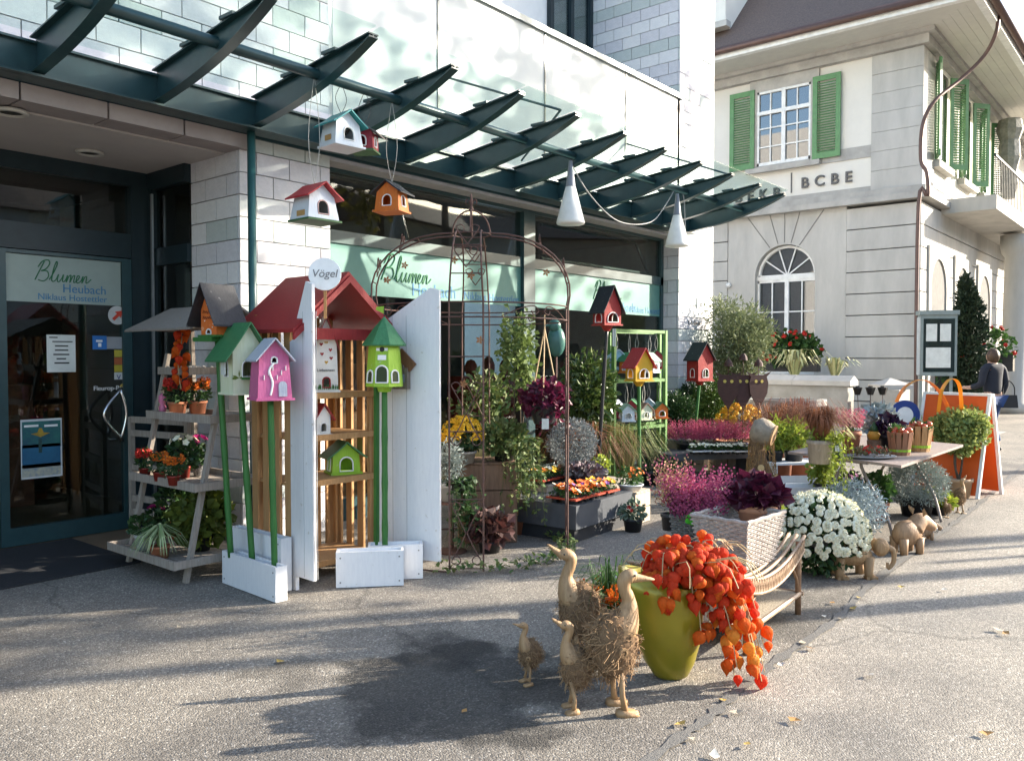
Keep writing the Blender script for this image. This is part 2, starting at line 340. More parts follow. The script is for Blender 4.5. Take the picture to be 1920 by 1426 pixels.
df = MB().box(2.58, 3.525, EY + .002, EY + .006, 2.06, 2.455).build('door_film', DFILM, door)
INKG = M('green_ink', (.03, .16, .07)); INKB = M('blue_ink', (.06, .20, .36)); WHITE = M('white_print', (.8, .8, .78)); INK = M('black_ink', (.02, .02, .02))
SCR = [[(.0, .05), (.14, .5), (.3, 1.0)], [(.05, .7), (.2, .98), (.45, 1.08), (.56, .9), (.42, .62), (.22, .52), (.5, .52), (.6, .25), (.42, .02), (.15, .06)],
       [(.66, .1), (.84, .55), (.92, .92), (.86, 1.02), (.78, .6), (.77, .12), (.86, .02), (.98, .14), (1.06, .4), (1.04, .1), (1.13, .02), (1.24, .2), (1.3, .4), (1.29, .1), (1.36, .04), (1.44, .16), (1.5, .38), (1.48, .02), (1.57, .32), (1.66, .38), (1.66, .02), (1.75, .32), (1.84, .38), (1.84, .08), (1.9, .04), (2.05, .22), (2.08, .36), (1.99, .38), (1.95, .14), (2.04, .02), (2.18, .12), (2.26, .38), (2.25, .02), (2.35, .33), (2.44, .36), (2.45, .06), (2.55, .08), (2.68, .24)]]
def script(x, y, z, h, mat, parent, r):
    b = MB()
    for st in SCR: b.tube(cr([(x + (p[0] + p[1] * .16) * h, y, z + p[1] * h) for p in st], 5), r, 5)
    return b.build('lettering', mat, parent)
script(2.8, EY - .002, 2.24, .17, INKG, df, .0045)
text('Heubach', .105, INKB, df, (3.02, EY + .001, 2.155), (HALF, 0, 0)); text('Niklaus Hostettler', .077, INKB, df, (2.82, EY + .001, 2.085), (HALF, 0, 0))
def flat(name, u0, v0, u1, v1, Y, mat, parent, t=.003):
    a = PY(u0, v0, Y); b = PY(u1, v1, Y); return MB().box(a.x, b.x, Y - t, Y, min(a.z, b.z), max(a.z, b.z)).build(name, mat, parent)
NY = EY + .008
nt_ = flat('notice', 87, 627, 142, 697, NY, M('paper', (.62, .64, .6)), door)
for i, (x0, x1) in enumerate(((92, 108), (98, 136), (103, 128), (103, 128), (100, 130), (106, 124), (102, 130))): flat('text_line', x0, 631 + i * 8, x1, 633.5 + i * 8, NY - .0045, INK, nt_, .001)
st = flat('sticker', 173, 629, 200, 655, NY, M('blue_sticker', (.03, .16, .45)), door); flat('emblem', 180, 637, 192, 641, NY - .004, WHITE, st, .001); flat('emblem', 184, 643, 190, 650, NY - .004, WHITE, st, .001)
flat('sticker', 200, 631, 233, 654, NY, M('grey_sticker', (.28, .29, .3)), door)
for i, c in enumerate(((.5, .42, .05), (.45, .12, .04), (.5, .4, .04), (.62, .62, .6))): flat('sticker', 214, 656 + i * 14, 233, 669 + i * 14, NY, M('sticker_%d' % i, c), door)
text('V', .06, M('navy', (.03, .05, .2)), door, PY(219, 711, NY - .005), (HALF, 0, 0)); text('Fleurop-Partner', .058, WHITE, door, PY(175, 732, NY - .005), (HALF, 0, 0))
c0 = PY(231, 726, NY - .002); MB().lathe([(.035, 0), (.035, .003)], 16).build('round_sticker', M('gold_sticker', (.5, .35, .08)), door, loc=c0).rotation_euler = (HALF, 0, 0)
c0 = PY(220, 591, NY - .002); rs = MB().lathe([(.085, 0), (.085, .003)], 24).build('round_sticker', M('pale_sticker', (.55, .55, .53)), door, loc=c0); rs.rotation_euler = (HALF, 0, 0)
ar = MB().prism([(-.05, -.03), (-.03, -.05), (.015, -.005), (.03, -.025), (.045, .045), (-.025, .03), (-.005, .015)], 0, .002, lambda a, b, t: (a, t, b)).build('arrow', M('red_print', (.6, .06, .03)), door, loc=c0 + Vector((0, -.006, 0)))
ps = flat('poster', 38, 787, 117, 891, NY, M('poster_frame', (.6, .62, .62)), door)
flat('print', 41, 791, 114, 835, NY - .0045, M('poster_green', (.03, .17, .13), (.015, .06, .10), scale=5), ps, .001); flat('print', 41, 835, 114, 872, NY - .0045, M('poster_blue', (.02, .12, .22), (.01, .07, .15), scale=4), ps, .001)
flat('print', 41, 872, 114, 888, NY - .0045, M('poster_pale', (.45, .42, .30), (.2, .25, .3), scale=30), ps, .001); c0 = PY(76, 813, NY - .006); MB().prism([(-.01, .05), (.01, .05), (.025, .012), (.075, .004), (.03, -.014), (.0, -.028), (-.03, -.014), (-.075, .004), (-.025, .012)], 0, .001, lambda a, q, t: (c0.x + a, c0.y - t, c0.z + q)).build('figure', M('poster_gold', (.42, .27, .03), (.2, .14, .03), scale=18), ps); flat('figure', 72, 822, 79, 848, NY - .0065, M('poster_dark', (.02, .06, .06)), ps, .001)
flat('print_line', 45, 797, 72, 799.5, NY - .006, WHITE, ps, .001); flat('print_line', 83, 796, 108, 798.5, NY - .006, WHITE, ps, .001)
# window front
WY = 6.44
wf = MB()
wf.box(4.77, 11.3, WY - .03, WY + .06, 3.36, 3.50); wf.box(4.77, 11.3, WY - .03, WY + .06, 2.69, 2.81)
wf.box(7.86, 8.08, WY - .06, WY + .08, 0, 3.36); wf.box(11.22, 11.3, WY - .03, WY + .06, 0, 3.36); wf.box(4.77, 4.82, WY - .03, WY + .06, 0, 3.36); wf.box(4.77, 11.3, WY - .04, WY + .06, 0, .22)
wf.build('window_frame', STEEL, shop)
tf = MB()
for a, b in ((8.4, 11.05),):
    for p, q in (((a, 2.86), (b, 2.86)), ((b, 2.86), (b - .35, 3.28)), ((b - .35, 3.28), (a, 3.28))): tf.beam((p[0], WY + .1, p[1]), (q[0], WY + .1, q[1]), .03)
tf.build('tilt_sash', DARK, shop)
for a, b in ((4.82, 7.86), (8.08, 11.22)):
    MB().box(a, b, WY, WY + .006, 2.81, 3.36).build('window_pane', GLASS, shop); MB().box(a, b, WY, WY + .006, .22, 2.69).build('window_pane', GLASS, shop)
    bn = MB().box(a, b, WY - .008, WY - .004, 2.21, 2.69).build('sign_band', BAND, shop)
    x0 = 5.62 if a < 6 else 9.42
    script(x0, WY - .012, 2.37, .26, INKG, bn, .007)
    text('Heubach', .19, INKB, bn, (x0 + .42, WY - .0095, 2.245), (HALF, 0, 0)); text('Niklaus Hostettler', .13, INKB, bn, (x0 + 1.22 if a < 6 else x0 + .95, WY - .0095, 2.245), (HALF, 0, 0))
# interior seen through the glass
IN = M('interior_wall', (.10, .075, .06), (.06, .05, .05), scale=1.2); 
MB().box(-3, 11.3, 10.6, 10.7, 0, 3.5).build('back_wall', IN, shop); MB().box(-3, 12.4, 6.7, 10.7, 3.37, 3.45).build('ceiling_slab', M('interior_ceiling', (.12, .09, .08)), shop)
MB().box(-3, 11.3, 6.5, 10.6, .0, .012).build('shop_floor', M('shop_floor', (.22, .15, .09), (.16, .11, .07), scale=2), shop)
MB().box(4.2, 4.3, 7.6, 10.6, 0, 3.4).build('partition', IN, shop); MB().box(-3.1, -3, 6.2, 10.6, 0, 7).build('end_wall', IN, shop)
for i, (x, y, wd, h, c) in enumerate(((5.3, 8.0, 1.0, 1.1, (.4, .06, .03)), (6.6, 8.6, 1.2, 1.5, (.32, .12, .05)), (9.0, 8.3, 1.6, 1.3, (.4, .06, .05)), (10.4, 7.6, .7, .9, (.3, .22, .1)), (.6, 9.2, 1.5, 1.0, (.25, .15, .08)), (2.6, 9.6, .9, 1.3, (.28, .10, .06)))):
    q = MB().box(x, x + wd, y, y + .5, .0, h)
    for k in range(4): q.ell((x + wd * (k + .5) / 4, y + .2, h + .12), (.1, .1, .14 + .05 * (k % 2)), 8, 5)
    tag(q.build('display_counter', M('counter_%d' % i, c, tuple(t * .5 for t in c), scale=4), None), ['red display counter inside the window behind the iron pavilion', 'rusty orange display counter inside the shop window', 'wide red display counter inside the far shop window', 'tan display counter inside beside the corner column', 'low brown counter inside the entrance door', 'dark brown cabinet inside the entrance behind the door'][i], 'counter')
# balcony
UG = glassmat('upper_glass', (.6, .66, .66), 1.6, .1)
FROST = M('frosted_glass', (.74, .76, .74), (.70, .72, .71), rough=.4, trans=.35)
xs = [4.78, 6.14, 7.94, 9.75, 11.28]
for a, b in zip(xs, xs[1:]): MB().box(a + .012, b - .012, FY - .02, FY - .008, 3.66, 5.46).build('balustrade_panel', FROST, shop)
for x in xs[1:-1]: MB().box(x - .011, x + .011, FY - .03, FY + .03, 3.66, 5.46).build('balustrade_post', STEEL, shop)
MB().box(11.2, 11.29, FY - .02, FY + .05, 3.66, 5.46).build('balustrade_post', STEEL, shop)
MB().box(4.77, 11.32, FY - .06, FY + .04, 5.46, 5.53).build('handrail', M('rail_grey', (.30, .33, .33), metal=.3, rough=.4), shop)
MB().box(4.77, 11.3, FY + .05, 7.8, 3.40, 3.64).build('balcony_slab', M('slab', (.5, .5, .5)), shop)
MB().box(4.77, 11.3, 7.8, 7.9, 3.64, 9).build('balcony_wall', M('balcony_render', (.80, .79, .76), (.74, .73, .71)), shop)
for x0, x1 in ((6.3, 7.6), (10.2, 11.25)):
    uw = MB(); MB().box(x0, x1, 7.77, 7.775, 3.7, 8.5).build('balcony_window', UG, shop)
    for a in (x0, (x0 + x1) / 2, x1): uw.box(a - .04, a + .04, 7.72, 7.8, 3.7, 8.5)
    uw.box(x0, x1, 7.73, 7.8, 5.9, 6.0); uw.build('balcony_window_frame', DARK, shop)
np_ = MB().box(11.87, 12.13, FY - .012, FY - .002, 2.36, 2.52).build('number_plate', M('acrylic', (.62, .64, .63), rough=.2), shop)
text('6', .15, M('plate_ink', (.08, .08, .09)), np_, (11.98, FY - .0145, 2.385), (HALF, 0, 0))
text('F. A. Gerch', .085, INK, shop, (11.6, FY - .006, 2.1), (HALF, 0, 0))
# ------------------------------------------------------------ canopy
can = thing('glass_canopy', 'teal steel canopy with curved ribs and clear glass panes over the shop front', 'canopy')
BY = 5.93
MB().box(-2.2, 11.35, BY, BY + .012, 3.43, 3.66).box(-2.2, 11.35, BY - .05, BY + .15, 3.43, 3.445).box(-2.2, 11.35, BY - .03, BY + .15, 3.645, 3.66).box(-2.2, 11.35, BY + .2, FY, 3.42, 3.52).build('gutter_beam', STEEL, can)
TY = 4.485; RX = [3.86 + .819 * (k - 4) for k in range(14)]
prof = []
for i in range(15):
    t = i / 14; y = BY - t * (BY - TY); top = 3.66 + .16 * t + .02; th = .20 * (1 - t ** 2.6) + .012; prof.append((y, top, top - th))
rib = MB(); pl = [(y, a) for y, a, b in prof] + [(y, b) for y, a, b in reversed(prof)]
rib.prism(pl, -.006, .006, lambda a, b, t: (t, a, b))
fl = [(y, a) for y, a, b in prof]
for (y, a, b), (y2, a2, b2) in zip(prof, prof[1:]):
    rib.add([(-.045, y, a), (.045, y, a), (.045, y2, a2), (-.045, y2, a2), (-.045, y, a + .01), (.045, y, a + .01), (.045, y2, a2 + .01), (-.045, y2, a2 + .01)], [(0, 3, 2, 1), (4, 5, 6, 7), (0, 1, 5, 4), (2, 3, 7, 6), (1, 2, 6, 5), (0, 4, 7, 3)])
    rib.add([(-.04, y, b), (.04, y, b), (.04, y2, b2), (-.04, y2, b2), (-.04, y, b - .01), (.04, y, b - .01), (.04, y2, b2 - .01), (-.04, y2, b2 - .01)], [(0, 1, 2, 3), (4, 7, 6, 5), (0, 4, 5, 1), (2, 6, 7, 3), (1, 5, 6, 2), (0, 3, 7, 4)])
for t in (.35, .7): rib.box(-.06, .06, BY - t * 1.445 - .08, BY - t * 1.445 + .08, 3.69 + .16 * t, 3.70 + .16 * t + .012)
rme = rib.mesh('rib', STEEL)
pm = MB().add([(.02, BY - .02, 3.70), (.799, BY - .02, 3.70), (.799, TY - .05, 3.865), (.02, TY - .05, 3.865), (.02, BY - .02, 3.71), (.799, BY - .02, 3.71), (.799, TY - .05, 3.875), (.02, TY - .05, 3.875)], [(0, 3, 2, 1), (4, 5, 6, 7), (0, 1, 5, 4), (2, 3, 7, 6), (1, 2, 6, 5), (0, 4, 7, 3)]).mesh('glass_pane', CANG)
for i, x in enumerate(RX):
    if x > 11.4: continue
    inst('rib', rme, can, (x, 0, 0))
    if x < 11.0: inst('glass_pane', pm, can, (x, 0, .012))
MB().tube([(-2, 5.12, 3.70), (11.45, 5.12, 3.70)], .04, 12).build('tie_tube', STEEL, can, True)
MB().tube([(3.86, 6.0, 0), (3.86, 6.0, 3.43)], .034, 12).build('support_pole', M('pole_teal', (.03, .10, .10), rough=.35), can, True)
for x in (6.2, 9.75):
    MB().tube([(x, 4.6, 3.87), (x, FY - .04, 4.5)], .012, 5).build('stay_rod', STEEL, can); MB().tube([(x, 4.6, 3.87), (x + .9, 5.8, 3.75)], .012, 5).build('stay_rod', STEEL, can)
mt = MB().box(-3, 3.05, 6.3, 7.56, .004, .016).build('entrance_mat', M('black_mat', (.018, .018, .02), (.03, .03, .032), scale=60, rough=.95, bump=.4, bscale=200)); tag(mt, 'wide black doormat lying before the glass entrance door', 'doormat')
# ------------------------------------------------------------ bank
BX, BYc = 20.55, 5.03
STONE = M('bank_stone', (.49, .47, .43), (.38, .365, .335), scale=1.6, rough=.85, bump=.2, bscale=14, stretch=(1.3, 1.3, .35)); STONE2 = M('bank_trim', (.44, .42, .385), (.31, .30, .275), scale=2.2, rough=.85)
PLAS = M('bank_plaster', (.70, .67, .60), (.65, .62, .56), scale=1.5, rough=.9); SHUT = M('shutter_green', (.12, .27, .11), (.09, .2, .085), scale=8, rough=.5); SASH = M('sash_white', (.8, .8, .77), rough=.4)
BGL = glassmat('bank_glass', (.30, .33, .33), 1.55, .12)
bank = thing('bank_building', 'pale stone bank with green shutters and arched ground floor window', 'building', (0, 0, 0))
fx = lambda a, b, t: (BX + t, a, b)       # a=Y b=Z on the -X front, t into the house
MB().box(BX + .35, 42, BYc + .35, 15.5, 0, 8.9).build('wall_core', STONE2, bank)
# ground floor courses on the front (a thing one can count: each its own part), split round the arched window
aw = [PX(1415, 600, BX), PX(1527, 600, BX)]; yl, yr = aw[0].y, aw[1].y            # left (far +Y) and right edge
ztop = PX(1470, 458, BX).z; zs = ztop - (yl - yr) / 2; zsill = 1.15
hole = [(yr, zsill), (yl, zsill)] + [((yl + yr) / 2 + (yl - yr) / 2 * math.cos(t * math.pi / 14), zs + (yl - yr) / 2 * math.sin(t * math.pi / 14)) for t in range(15)]
pan = [(yr - .75, 0.02), (yl + .75, 0.02), (yl + .75, 5.2), (yr - .75, 5.2)]
MB().ring(pan, hole, 0, .38, fx, ((yl + yr) / 2, zs - .3)).build('arch_surround', STONE, bank)
CC = .512
for k in range(10):
    z0, z1 = .02 + k * CC + .012, .02 + (k + 1) * CC - .012; j = rnd(-.004, .004)
    MB().box(BX - .02 + j, BX + .36, BYc - .02, yr - .76, z0, z1).build('stone_course', STONE, bank); MB().box(BX - .02 + j, BX + .36, yl + .76, 15.5, z0, z1).build('stone_course', STONE, bank)
    MB().box(BX + .37, 42, BYc - .018 + j, BYc + .35, z0, z1).build('stone_course', STONE, bank)
vs_ = MB()
for a in (62, 78, 90, 102, 118):           # voussoir joints raised as thin wedge stones over the arch
    ca, sa = math.cos(rad(a)), math.sin(rad(a)); r0 = (yl - yr) / 2 + .04; cy_ = (yl + yr) / 2
    vs_.beam((BX - .004, cy_ + r0 * ca, zs + r0 * sa), (BX - .004, cy_ + (r0 + .95) * ca * 1.2, zs + (r0 + .95) * sa), .02, .018)
vs_.build('voussoir_joint', M('joint_dark', (.2, .195, .185)), bank, kind='stuff')
def sash(parent, y0, y1, z0, z1, bars_y, bars_z, x):
    b = MB()
    for y in (y0, y1): b.box(x - .03, x + .03, y - .05, y + .05, z0, z1)
    b.box(x - .03, x + .03, y0, y1, z0, z0 + .08).box(x - .03, x + .03, y0, y1, z1 - .06, z1)
    b.box(x - .04, x + .03, (y0 + y1) / 2 - .05, (y0 + y1) / 2 + .05, z0, z1)
    for t in bars_y: b.box(x - .02, x + .02, y0 + (y1 - y0) * t - .015, y0 + (y1 - y0) * t + .015, z0, z1)
    for t in bars_z: b.box(x - .021, x + .02, y0, y1, z0 + (z1 - z0) * t - .015, z0 + (z1 - z0) * t + .015)
    return b.build('sash', SASH, parent)
win = MB().box(BX + .24, BX + .25, yr, yl, zsill, ztop).build('arched_window', BGL, bank)
sash(win, yr, yl, zsill, zs - .1, (.25, .75), (.33, .66), BX + .2)
MB().box(BX + .15, BX + .25, yr, yl, zs - .1, zs + .03).build('transom', SASH, win)
fan = MB(); cy_ = (yl + yr) / 2; rr = (yl - yr) / 2
for i in range(24):
    a, b = math.pi * i / 24, math.pi * (i + 1) / 24; fan.beam((BX + .2, cy_ + (rr - .05) * math.cos(a), zs + (rr - .05) * math.sin(a)), (BX + .2, cy_ + (rr - .05) * math.cos(b), zs + (rr - .05) * math.sin(b)), .06, .1, (1, 0, 0))
for a in (36, 72, 108, 144): fan.beam((BX + .2, cy_, zs), (BX + .2, cy_ + rr * math.cos(rad(a)), zs + rr * math.sin(rad(a))), .03, .03)
fan.build('fan_light', SASH, win)
MB().box(BX + .5, BX + .55, yr + .1, yl - .1, zsill, zs + .2).build('blind', M('blind_pale', (.75, .76, .74)), win)
MB().box(BX - .12, BX + .3, yr - .1, yl + .1, zsill - .14, zsill).build('sill', STONE2, bank)
# string course, upper floor
MB().box(BX - .22, 42, BYc - .22, 15.5, 5.2, 5.34).box(BX - .12, 42, BYc - .12, 15.5, 5.341, 5.5).build('string_course', STONE2, bank)
MB().box(BX + .02, BX + .36, BYc + .02, 15.5, 5.5, 8.9).build('upper_front', PLAS, bank)
wl, wr_ = PX(1421, 240, BX).y, PX(1521, 240, BX).y; wz0, wz1 = PX(1470, 306, BX).z, PX(1470, 165, BX).z
w2 = MB().box(BX + .008, BX + .013, wr_, wl, wz0, wz1).build('shuttered_window', BGL, bank)
sash(w2, wr_, wl, wz0, wz1, (.25, .75), (.25, .5, .7), BX - .01); MB().box(BX - .06, BX + .01, wr_, wl, wz0 + (wz1 - wz0) * .7 - .03, wz0 + (wz1 - wz0) * .7 + .06).build('transom', SASH, w2)
sr = MB().ring([(wr_ - .2, wz0 - .16), (wl + .2, wz0 - .16), (wl + .2, wz1 + .32), (wr_ - .2, wz1 + .32)], [(wr_, wz0), (wl, wz0), (wl, wz1), (wr_, wz1)], -.05, .02, fx).build('window_surround', STONE2, bank)
MB().box(BX - .17, BX - .051, wr_ - .26, wl + .26, wz0 - .18, wz0 - .06).build('sill', STONE2, sr)
def shutter(parent, P, ax, ay, w, z0, z1):   # hinge point P, across dir ax, outward dir ay
    b = MB(); P = Vector(P); ax = Vector(ax); ay = Vector(ay); U = Vector((0, 0, 1)); H = z1 - z0
    def bar(a0, a1, h0, h1, t=.035): b.beam(P + ax * ((a0 + a1) / 2) + U * (h0), P + ax * ((a0 + a1) / 2) + U * (h1), a1 - a0, t, ay)
    def hb(h0, h1): b.beam(P + ax * .002 + U * ((h0 + h1) / 2), P + ax * (w - .002) + U * ((h0 + h1) / 2), .034, h1 - h0, U)
    s_ = w * .17; 
    b.beam(P + ax * s_ / 2, P + ax * s_ / 2 + U * H, s_, .036, ay); b.beam(P + ax * (w - s_ / 2), P + ax * (w - s_ / 2) + U * H, s_, .036, ay); hb(0, .14); hb(H - .13, H)
    fr_ = b.build('shutter', SHUT, parent); q = MB(); n = int((H - .27) / .062)
    for i in range(n):
        h = .17 + i * (H - .3) / n; c = P + U * h
        q.beam(c + ax * s_, c + ax * (w - s_), .05, .012, U + ay * .9)
    q.build('louvre_slats', SHUT, fr_, kind='stuff')
shw = wl - PX(1374, 240, BX).y
sw = abs(PX(1372, 240, BX).y - PX(1418, 240, BX).y)
shutter(bank, (BX - .08, wl + .06, wz0 - .04), (0, 1, 0), (-1, 0, 0), sw, 0, wz1 - wz0 + .12); shutter(bank, (BX - .08, wr_ - .06, wz0 - .04), (0, -1, 0), (-1, 0, 0), sw, 0, wz1 - wz0 + .12)
q1 = PX(1635, 200, BX).y
for k in range(7):
    z0 = 5.5 + k * .448; j = rnd(-.003, .003)
    MB().box(BX - .03 + j, BX + .35, BYc - .03, q1, z0 + .01, z0 + .45).build('quoin', STONE, bank)
    MB().box(BX + .36, BX + 1.0, BYc - .028 + j, BYc + .35, z0 + .01, z0 + .45).build('quoin', STONE, bank)
za, zb = PX(1540, 362, BX).z, PX(1540, 312, BX).z
MB().box(BX - .012, BX + .02, q1, wl + 1.2, 5.5, 5.62).box(BX - .012, BX + .02, q1, wr_ - .27, wz0 - .16, wz0 + .12).build('stone_band', STONE2, bank)
LET = M('letter_grey', (.12, .115, .11)); p = PX(1502, 353, BX)
text('BCBE', .36, LET, bank, (BX - .02, p.y, p.z), (HALF, 0, -HALF), ext=.02, space=1.75, offset=.006); p = PX(1416, 372, BX)
text('BEKB', .36, LET, bank, (BX - .02, p.y + .55, p.z - .05), (HALF, 0, -HALF), ext=.02, space=1.75, offset=.006); p = PX(1484, 343, BX); MB().box(BX - .02, BX, p.y - .012, p.y + .012, p.z - .25, p.z + .25).build('divider', LET, bank)
# right (street) side
MB().box(BX + 1.0, 42, BYc + .02, BYc + .35, 5.5, 8.9).build('upper_side', PLAS, bank)
for i, (u0, u1) in enumerate(((1752, 1772), (1800, 1814), (1838, 1850))):
    a, b = PY(u0, 250, BYc).x, PY(u1, 250, BYc).x
    if i: b = a + 1.25
    else: b = a + 1.25
    pn = MB().box(a, b, BYc + .004, BYc + .012, 6.25, 8.5).build('side_window', BGL, bank); MB().box(a - .15, b + .15, BYc - .16, BYc + .015, 6.08, 6.24).build('sill', STONE2, pn)
    shutter(bank, (a - .04, BYc - .06, 6.26), (-.93, -.36, 0), (-.36, -.93, 0), .52, 0, 2.25); shutter(bank, (b + .04, BYc - .06, 6.26), (.8, -.6, 0), (-.6, -.8, 0), .52, 0, 2.25)
for i, u in enumerate((1756, 1802, 1843)):
    a = PY(u, 500, BYc).x; h = [(a - .75, .9), (a + .75, .9)] + [(a + .75 * math.cos(t * math.pi / 10), 3.2 + .75 * math.sin(t * math.pi / 10)) for t in range(11)]
    MB().prism(h, -.03, -.022, lambda p, q, t: (p, BYc + t, q)).build('side_arch_window', M('niche_dark', (.16, .155, .145), (.12, .115, .11), rough=.9), bank); MB().ring([(a - .95, .7), (a + .95, .7), (a + .95, 4.2), (a - .95, 4.2)], h, -.07, -.02, lambda p, q, t: (p, BYc + t, q), (a, 2.6)).build('side_arch_surround', STONE, bank)
# cornice, eaves with boarded soffit, roof
EV = 1.25
MB().box(BX - .16, 42, BYc - .16, 15.5, 8.65, 8.85).box(BX - .3, 42, BYc - .3, 15.5, 8.851, 9.0).build('cornice', STONE2, bank)
SB = M('soffit_board', (.55, .53, .47), (.51, .49, .44), scale=4)
for k in range(5):
    e0 = .3 + k * .19; MB().box(BX - e0 - .185, BX - e0, BYc - e0 - .185, 15.5, 8.95, 8.995).build('soffit_board', SB, bank); MB().box(BX - e0 + .001, 42, BYc - e0 - .185, BYc - e0, 8.948, 8.993).build('soffit_board', SB, bank)
MB().box(BX - EV - .16, BX - EV, BYc - EV - .16, 15.5, 8.92, 9.10).box(BX - EV + .001, 42, BYc - EV - .16, BYc - EV, 8.92, 9.10).build('fascia', M('fascia_white', (.8, .79, .75)), bank)
rf = MB(); E0 = (BX - EV - .2, BYc - EV - .2); H0, H1 = 9.11, 12.6; IN_ = 3.4
rf.add([(E0[0], E0[1], H0), (44, E0[1], H0), (44, E0[1] + IN_, H1), (E0[0] + IN_, E0[1] + IN_, H1), (E0[0] + IN_, 16.5, H1), (E0[0], 16.5, H0)], [(0, 1, 2, 3), (0, 3, 4, 5)])
rm = M('roof_tile', (.15, .105, .085), (.085, .06, .052), scale=22, rough=.85, bump=1.0, bscale=30, stretch=(1, 1, 2.2))
roof = rf.build('roof', rm, bank)
gt = MB().tube([(E0[0] - .05, 16, H0 - .02), (E0[0] - .05, E0[1] - .05, H0 - .02), (44, E0[1] - .05, H0 - .02)], .09, 8).build('gutter', M('copper_brown', (.14, .085, .07), rough=.5, metal=.4), bank, True)
dp = PX(1338, 15, BX - 1.2)
MB().box(E0[0] + .5, E0[0] + 2.2, dp.y - .2, dp.y + 1.9, 9.9, 12).build('dormer', PLAS, roof); MB().box(E0[0] + .49, E0[0] + .498, dp.y + .1, dp.y + 1.6, 10.5, 11.7).build('dormer_window', M('dormer_glass', (.25, .36, .5), rough=.1), roof); MB().box(E0[0] + .35, E0[0] + .6, dp.y - .3, dp.y + 2.0, 9.85, 10.0).build('dormer_sill', STONE2, roof)
pp = [PY(1872, 22, BYc - 1.4), PY(1868, 60, BYc - 1.4), PY(1845, 105, BYc - 1.15), PY(1800, 150, BYc - .75), PY(1752, 190, BYc - .4), PY(1730, 235, BYc - .2), PY(1727, 300, BYc - .18)]
x_ = pp[-1].x; pp += [Vector((x_, BYc - .3, 5.6)), Vector((x_, BYc - .32, 5.1)), Vector((x_, BYc - .14, 4.9)), Vector((x_, BYc - .14, .1))]
MB().tube(cr(pp, 5), .042, 8).build('downpipe', MATS['copper_brown'], bank, True)
# porch with columns and balcony at the far end of the street side
px0 = PY(1868, 430, BYc - 1.2).x
MB().box(px0, 42, BYc - 1.2, BYc, 5.08, 5.42).build('porch_slab', STONE, bank)
for i in range(3):
    a = PY(1903, 600, BYc - .9).x + i * 3.2; MB().lathe([(.42, 0), (.42, .25), (.33, .3), (.31, 2.5), (.28, 4.4), (.36, 4.5), (.4, 4.7), (.4, 5.0)], 20, (a, BYc - .9, 0)).build('porch_column', STONE, bank, True)
rl = MB(); rl.beam((px0, BYc - 1.15, 6.35), (42, BYc - 1.15, 6.35), .05)
for i in range(26): rl.beam((px0 + .05 + i * .22, BYc - 1.15, 5.42), (px0 + .05 + i * .22, BYc - 1.15, 6.35), .02)
rl.build('balcony_railing', M('iron_black', (.03, .03, .03), rough=.5), bank)
mk = MB(); c0 = PY(1893, 270, BYc - .5)
mk.lathe([(.16, -1.6), (.24, -1.2), (.2, -.8), (.3, -.4), (.26, .1), (.36, .4), (.3, .7)], 10, c0); mk.build('carved_bracket', M('carved_stone', (.36, .33, .27), (.2, .19, .16), scale=9, bump=1, bscale=15), bank)
lamp_ = MB().ell((BX - .06, PX(1368, 535, BX).y, PX(1368, 535, BX).z), (.07, .07, .07), 10, 7).build('wall_lamp', SASH, bank, True)
# low wall before the bank
lw = thing('low_wall', 'low grey stone garden wall with sloped coping before the bank', 'wall')
a = D(1440, 705, 16.2); b = D(1597, 705, 15.6); lx = (a.x + b.x) / 2
MB().box(lx, lx + .35, b.y, a.y + 4, 0, 1.05).build('wall_body', M('garden_stone', (.33, .32, .29), (.22, .21, .185), scale=2.2, rough=.9, bump=.2, bscale=20), lw)
for k in range(7):
    y0 = b.y - .06 + k * 1.1; MB().prism([(lx - .06, 1.05), (lx + .41, 1.05), (lx + .41, 1.14), (lx + .175, 1.24), (lx - .06, 1.14)], y0, y0 + 1.09, lambda p, q, t: (p, t, q)).build('coping_stone', M('coping', (.42, .40, .37), (.35, .34, .31), scale=4, rough=.9), lw)
gp = thing('gate_pier', 'short pale stone pier standing at the end of the low wall', 'pier', (0, 0, 0))
c = D(1665, 722, 15.2); MB().box(c.x - .2, c.x + .5, c.y - .25, c.y + .25, 0, 1.0).build('pier_body', MATS['garden_stone'], gp); MB().lathe([(.4, 0), (.4, .08), (.02, .2)], 4, (c.x + .15, c.y, 1.0)).build('pier_cap', MATS['coping'], gp)
# notice cabinet on posts before the bank corner
c = D(1757, 640, 16.5); cab = thing('notice_cabinet', 'grey green glazed notice cabinet on posts before the bank corner', 'notice case', (c.x, c.y, 0), 0)
GCAB = M('cabinet_green', (.22, .26, .25), rough=.4)
MB().box(-.42, .42, -.14, .14, 1.28, 2.55).box(-.46, .46, -.18, .18, 2.551, 2.64).build('case', GCAB, cab); cab.rotation_euler.z = -1.05; cab.scale = (.8, .8, .95)
MB().box(-.36, .36, -.151, -.142, 1.36, 2.47).build('pane', glassmat('case_glass', (.5, .55, .55), 1.5), cab)
for i, (x0, z0, w_, h_) in enumerate(((-.3, 2.0, .25, .36), (.02, 2.0, .25, .36), (-.3, 1.45, .57, .42))): MB().box(x0, x0 + w_, -.156, -.152, z0, z0 + h_).build('notice', MATS['paper'], cab)
for x in (-.35, .35): MB().beam((x, .05, 0), (x, .05, 1.3), .06).build('post', GCAB, cab)
MB().box(-.44, -.425, -.12, .12, 1.3, 2.5).build('side_panel', M('alu2', (.55, .57, .57), metal=.3), cab)
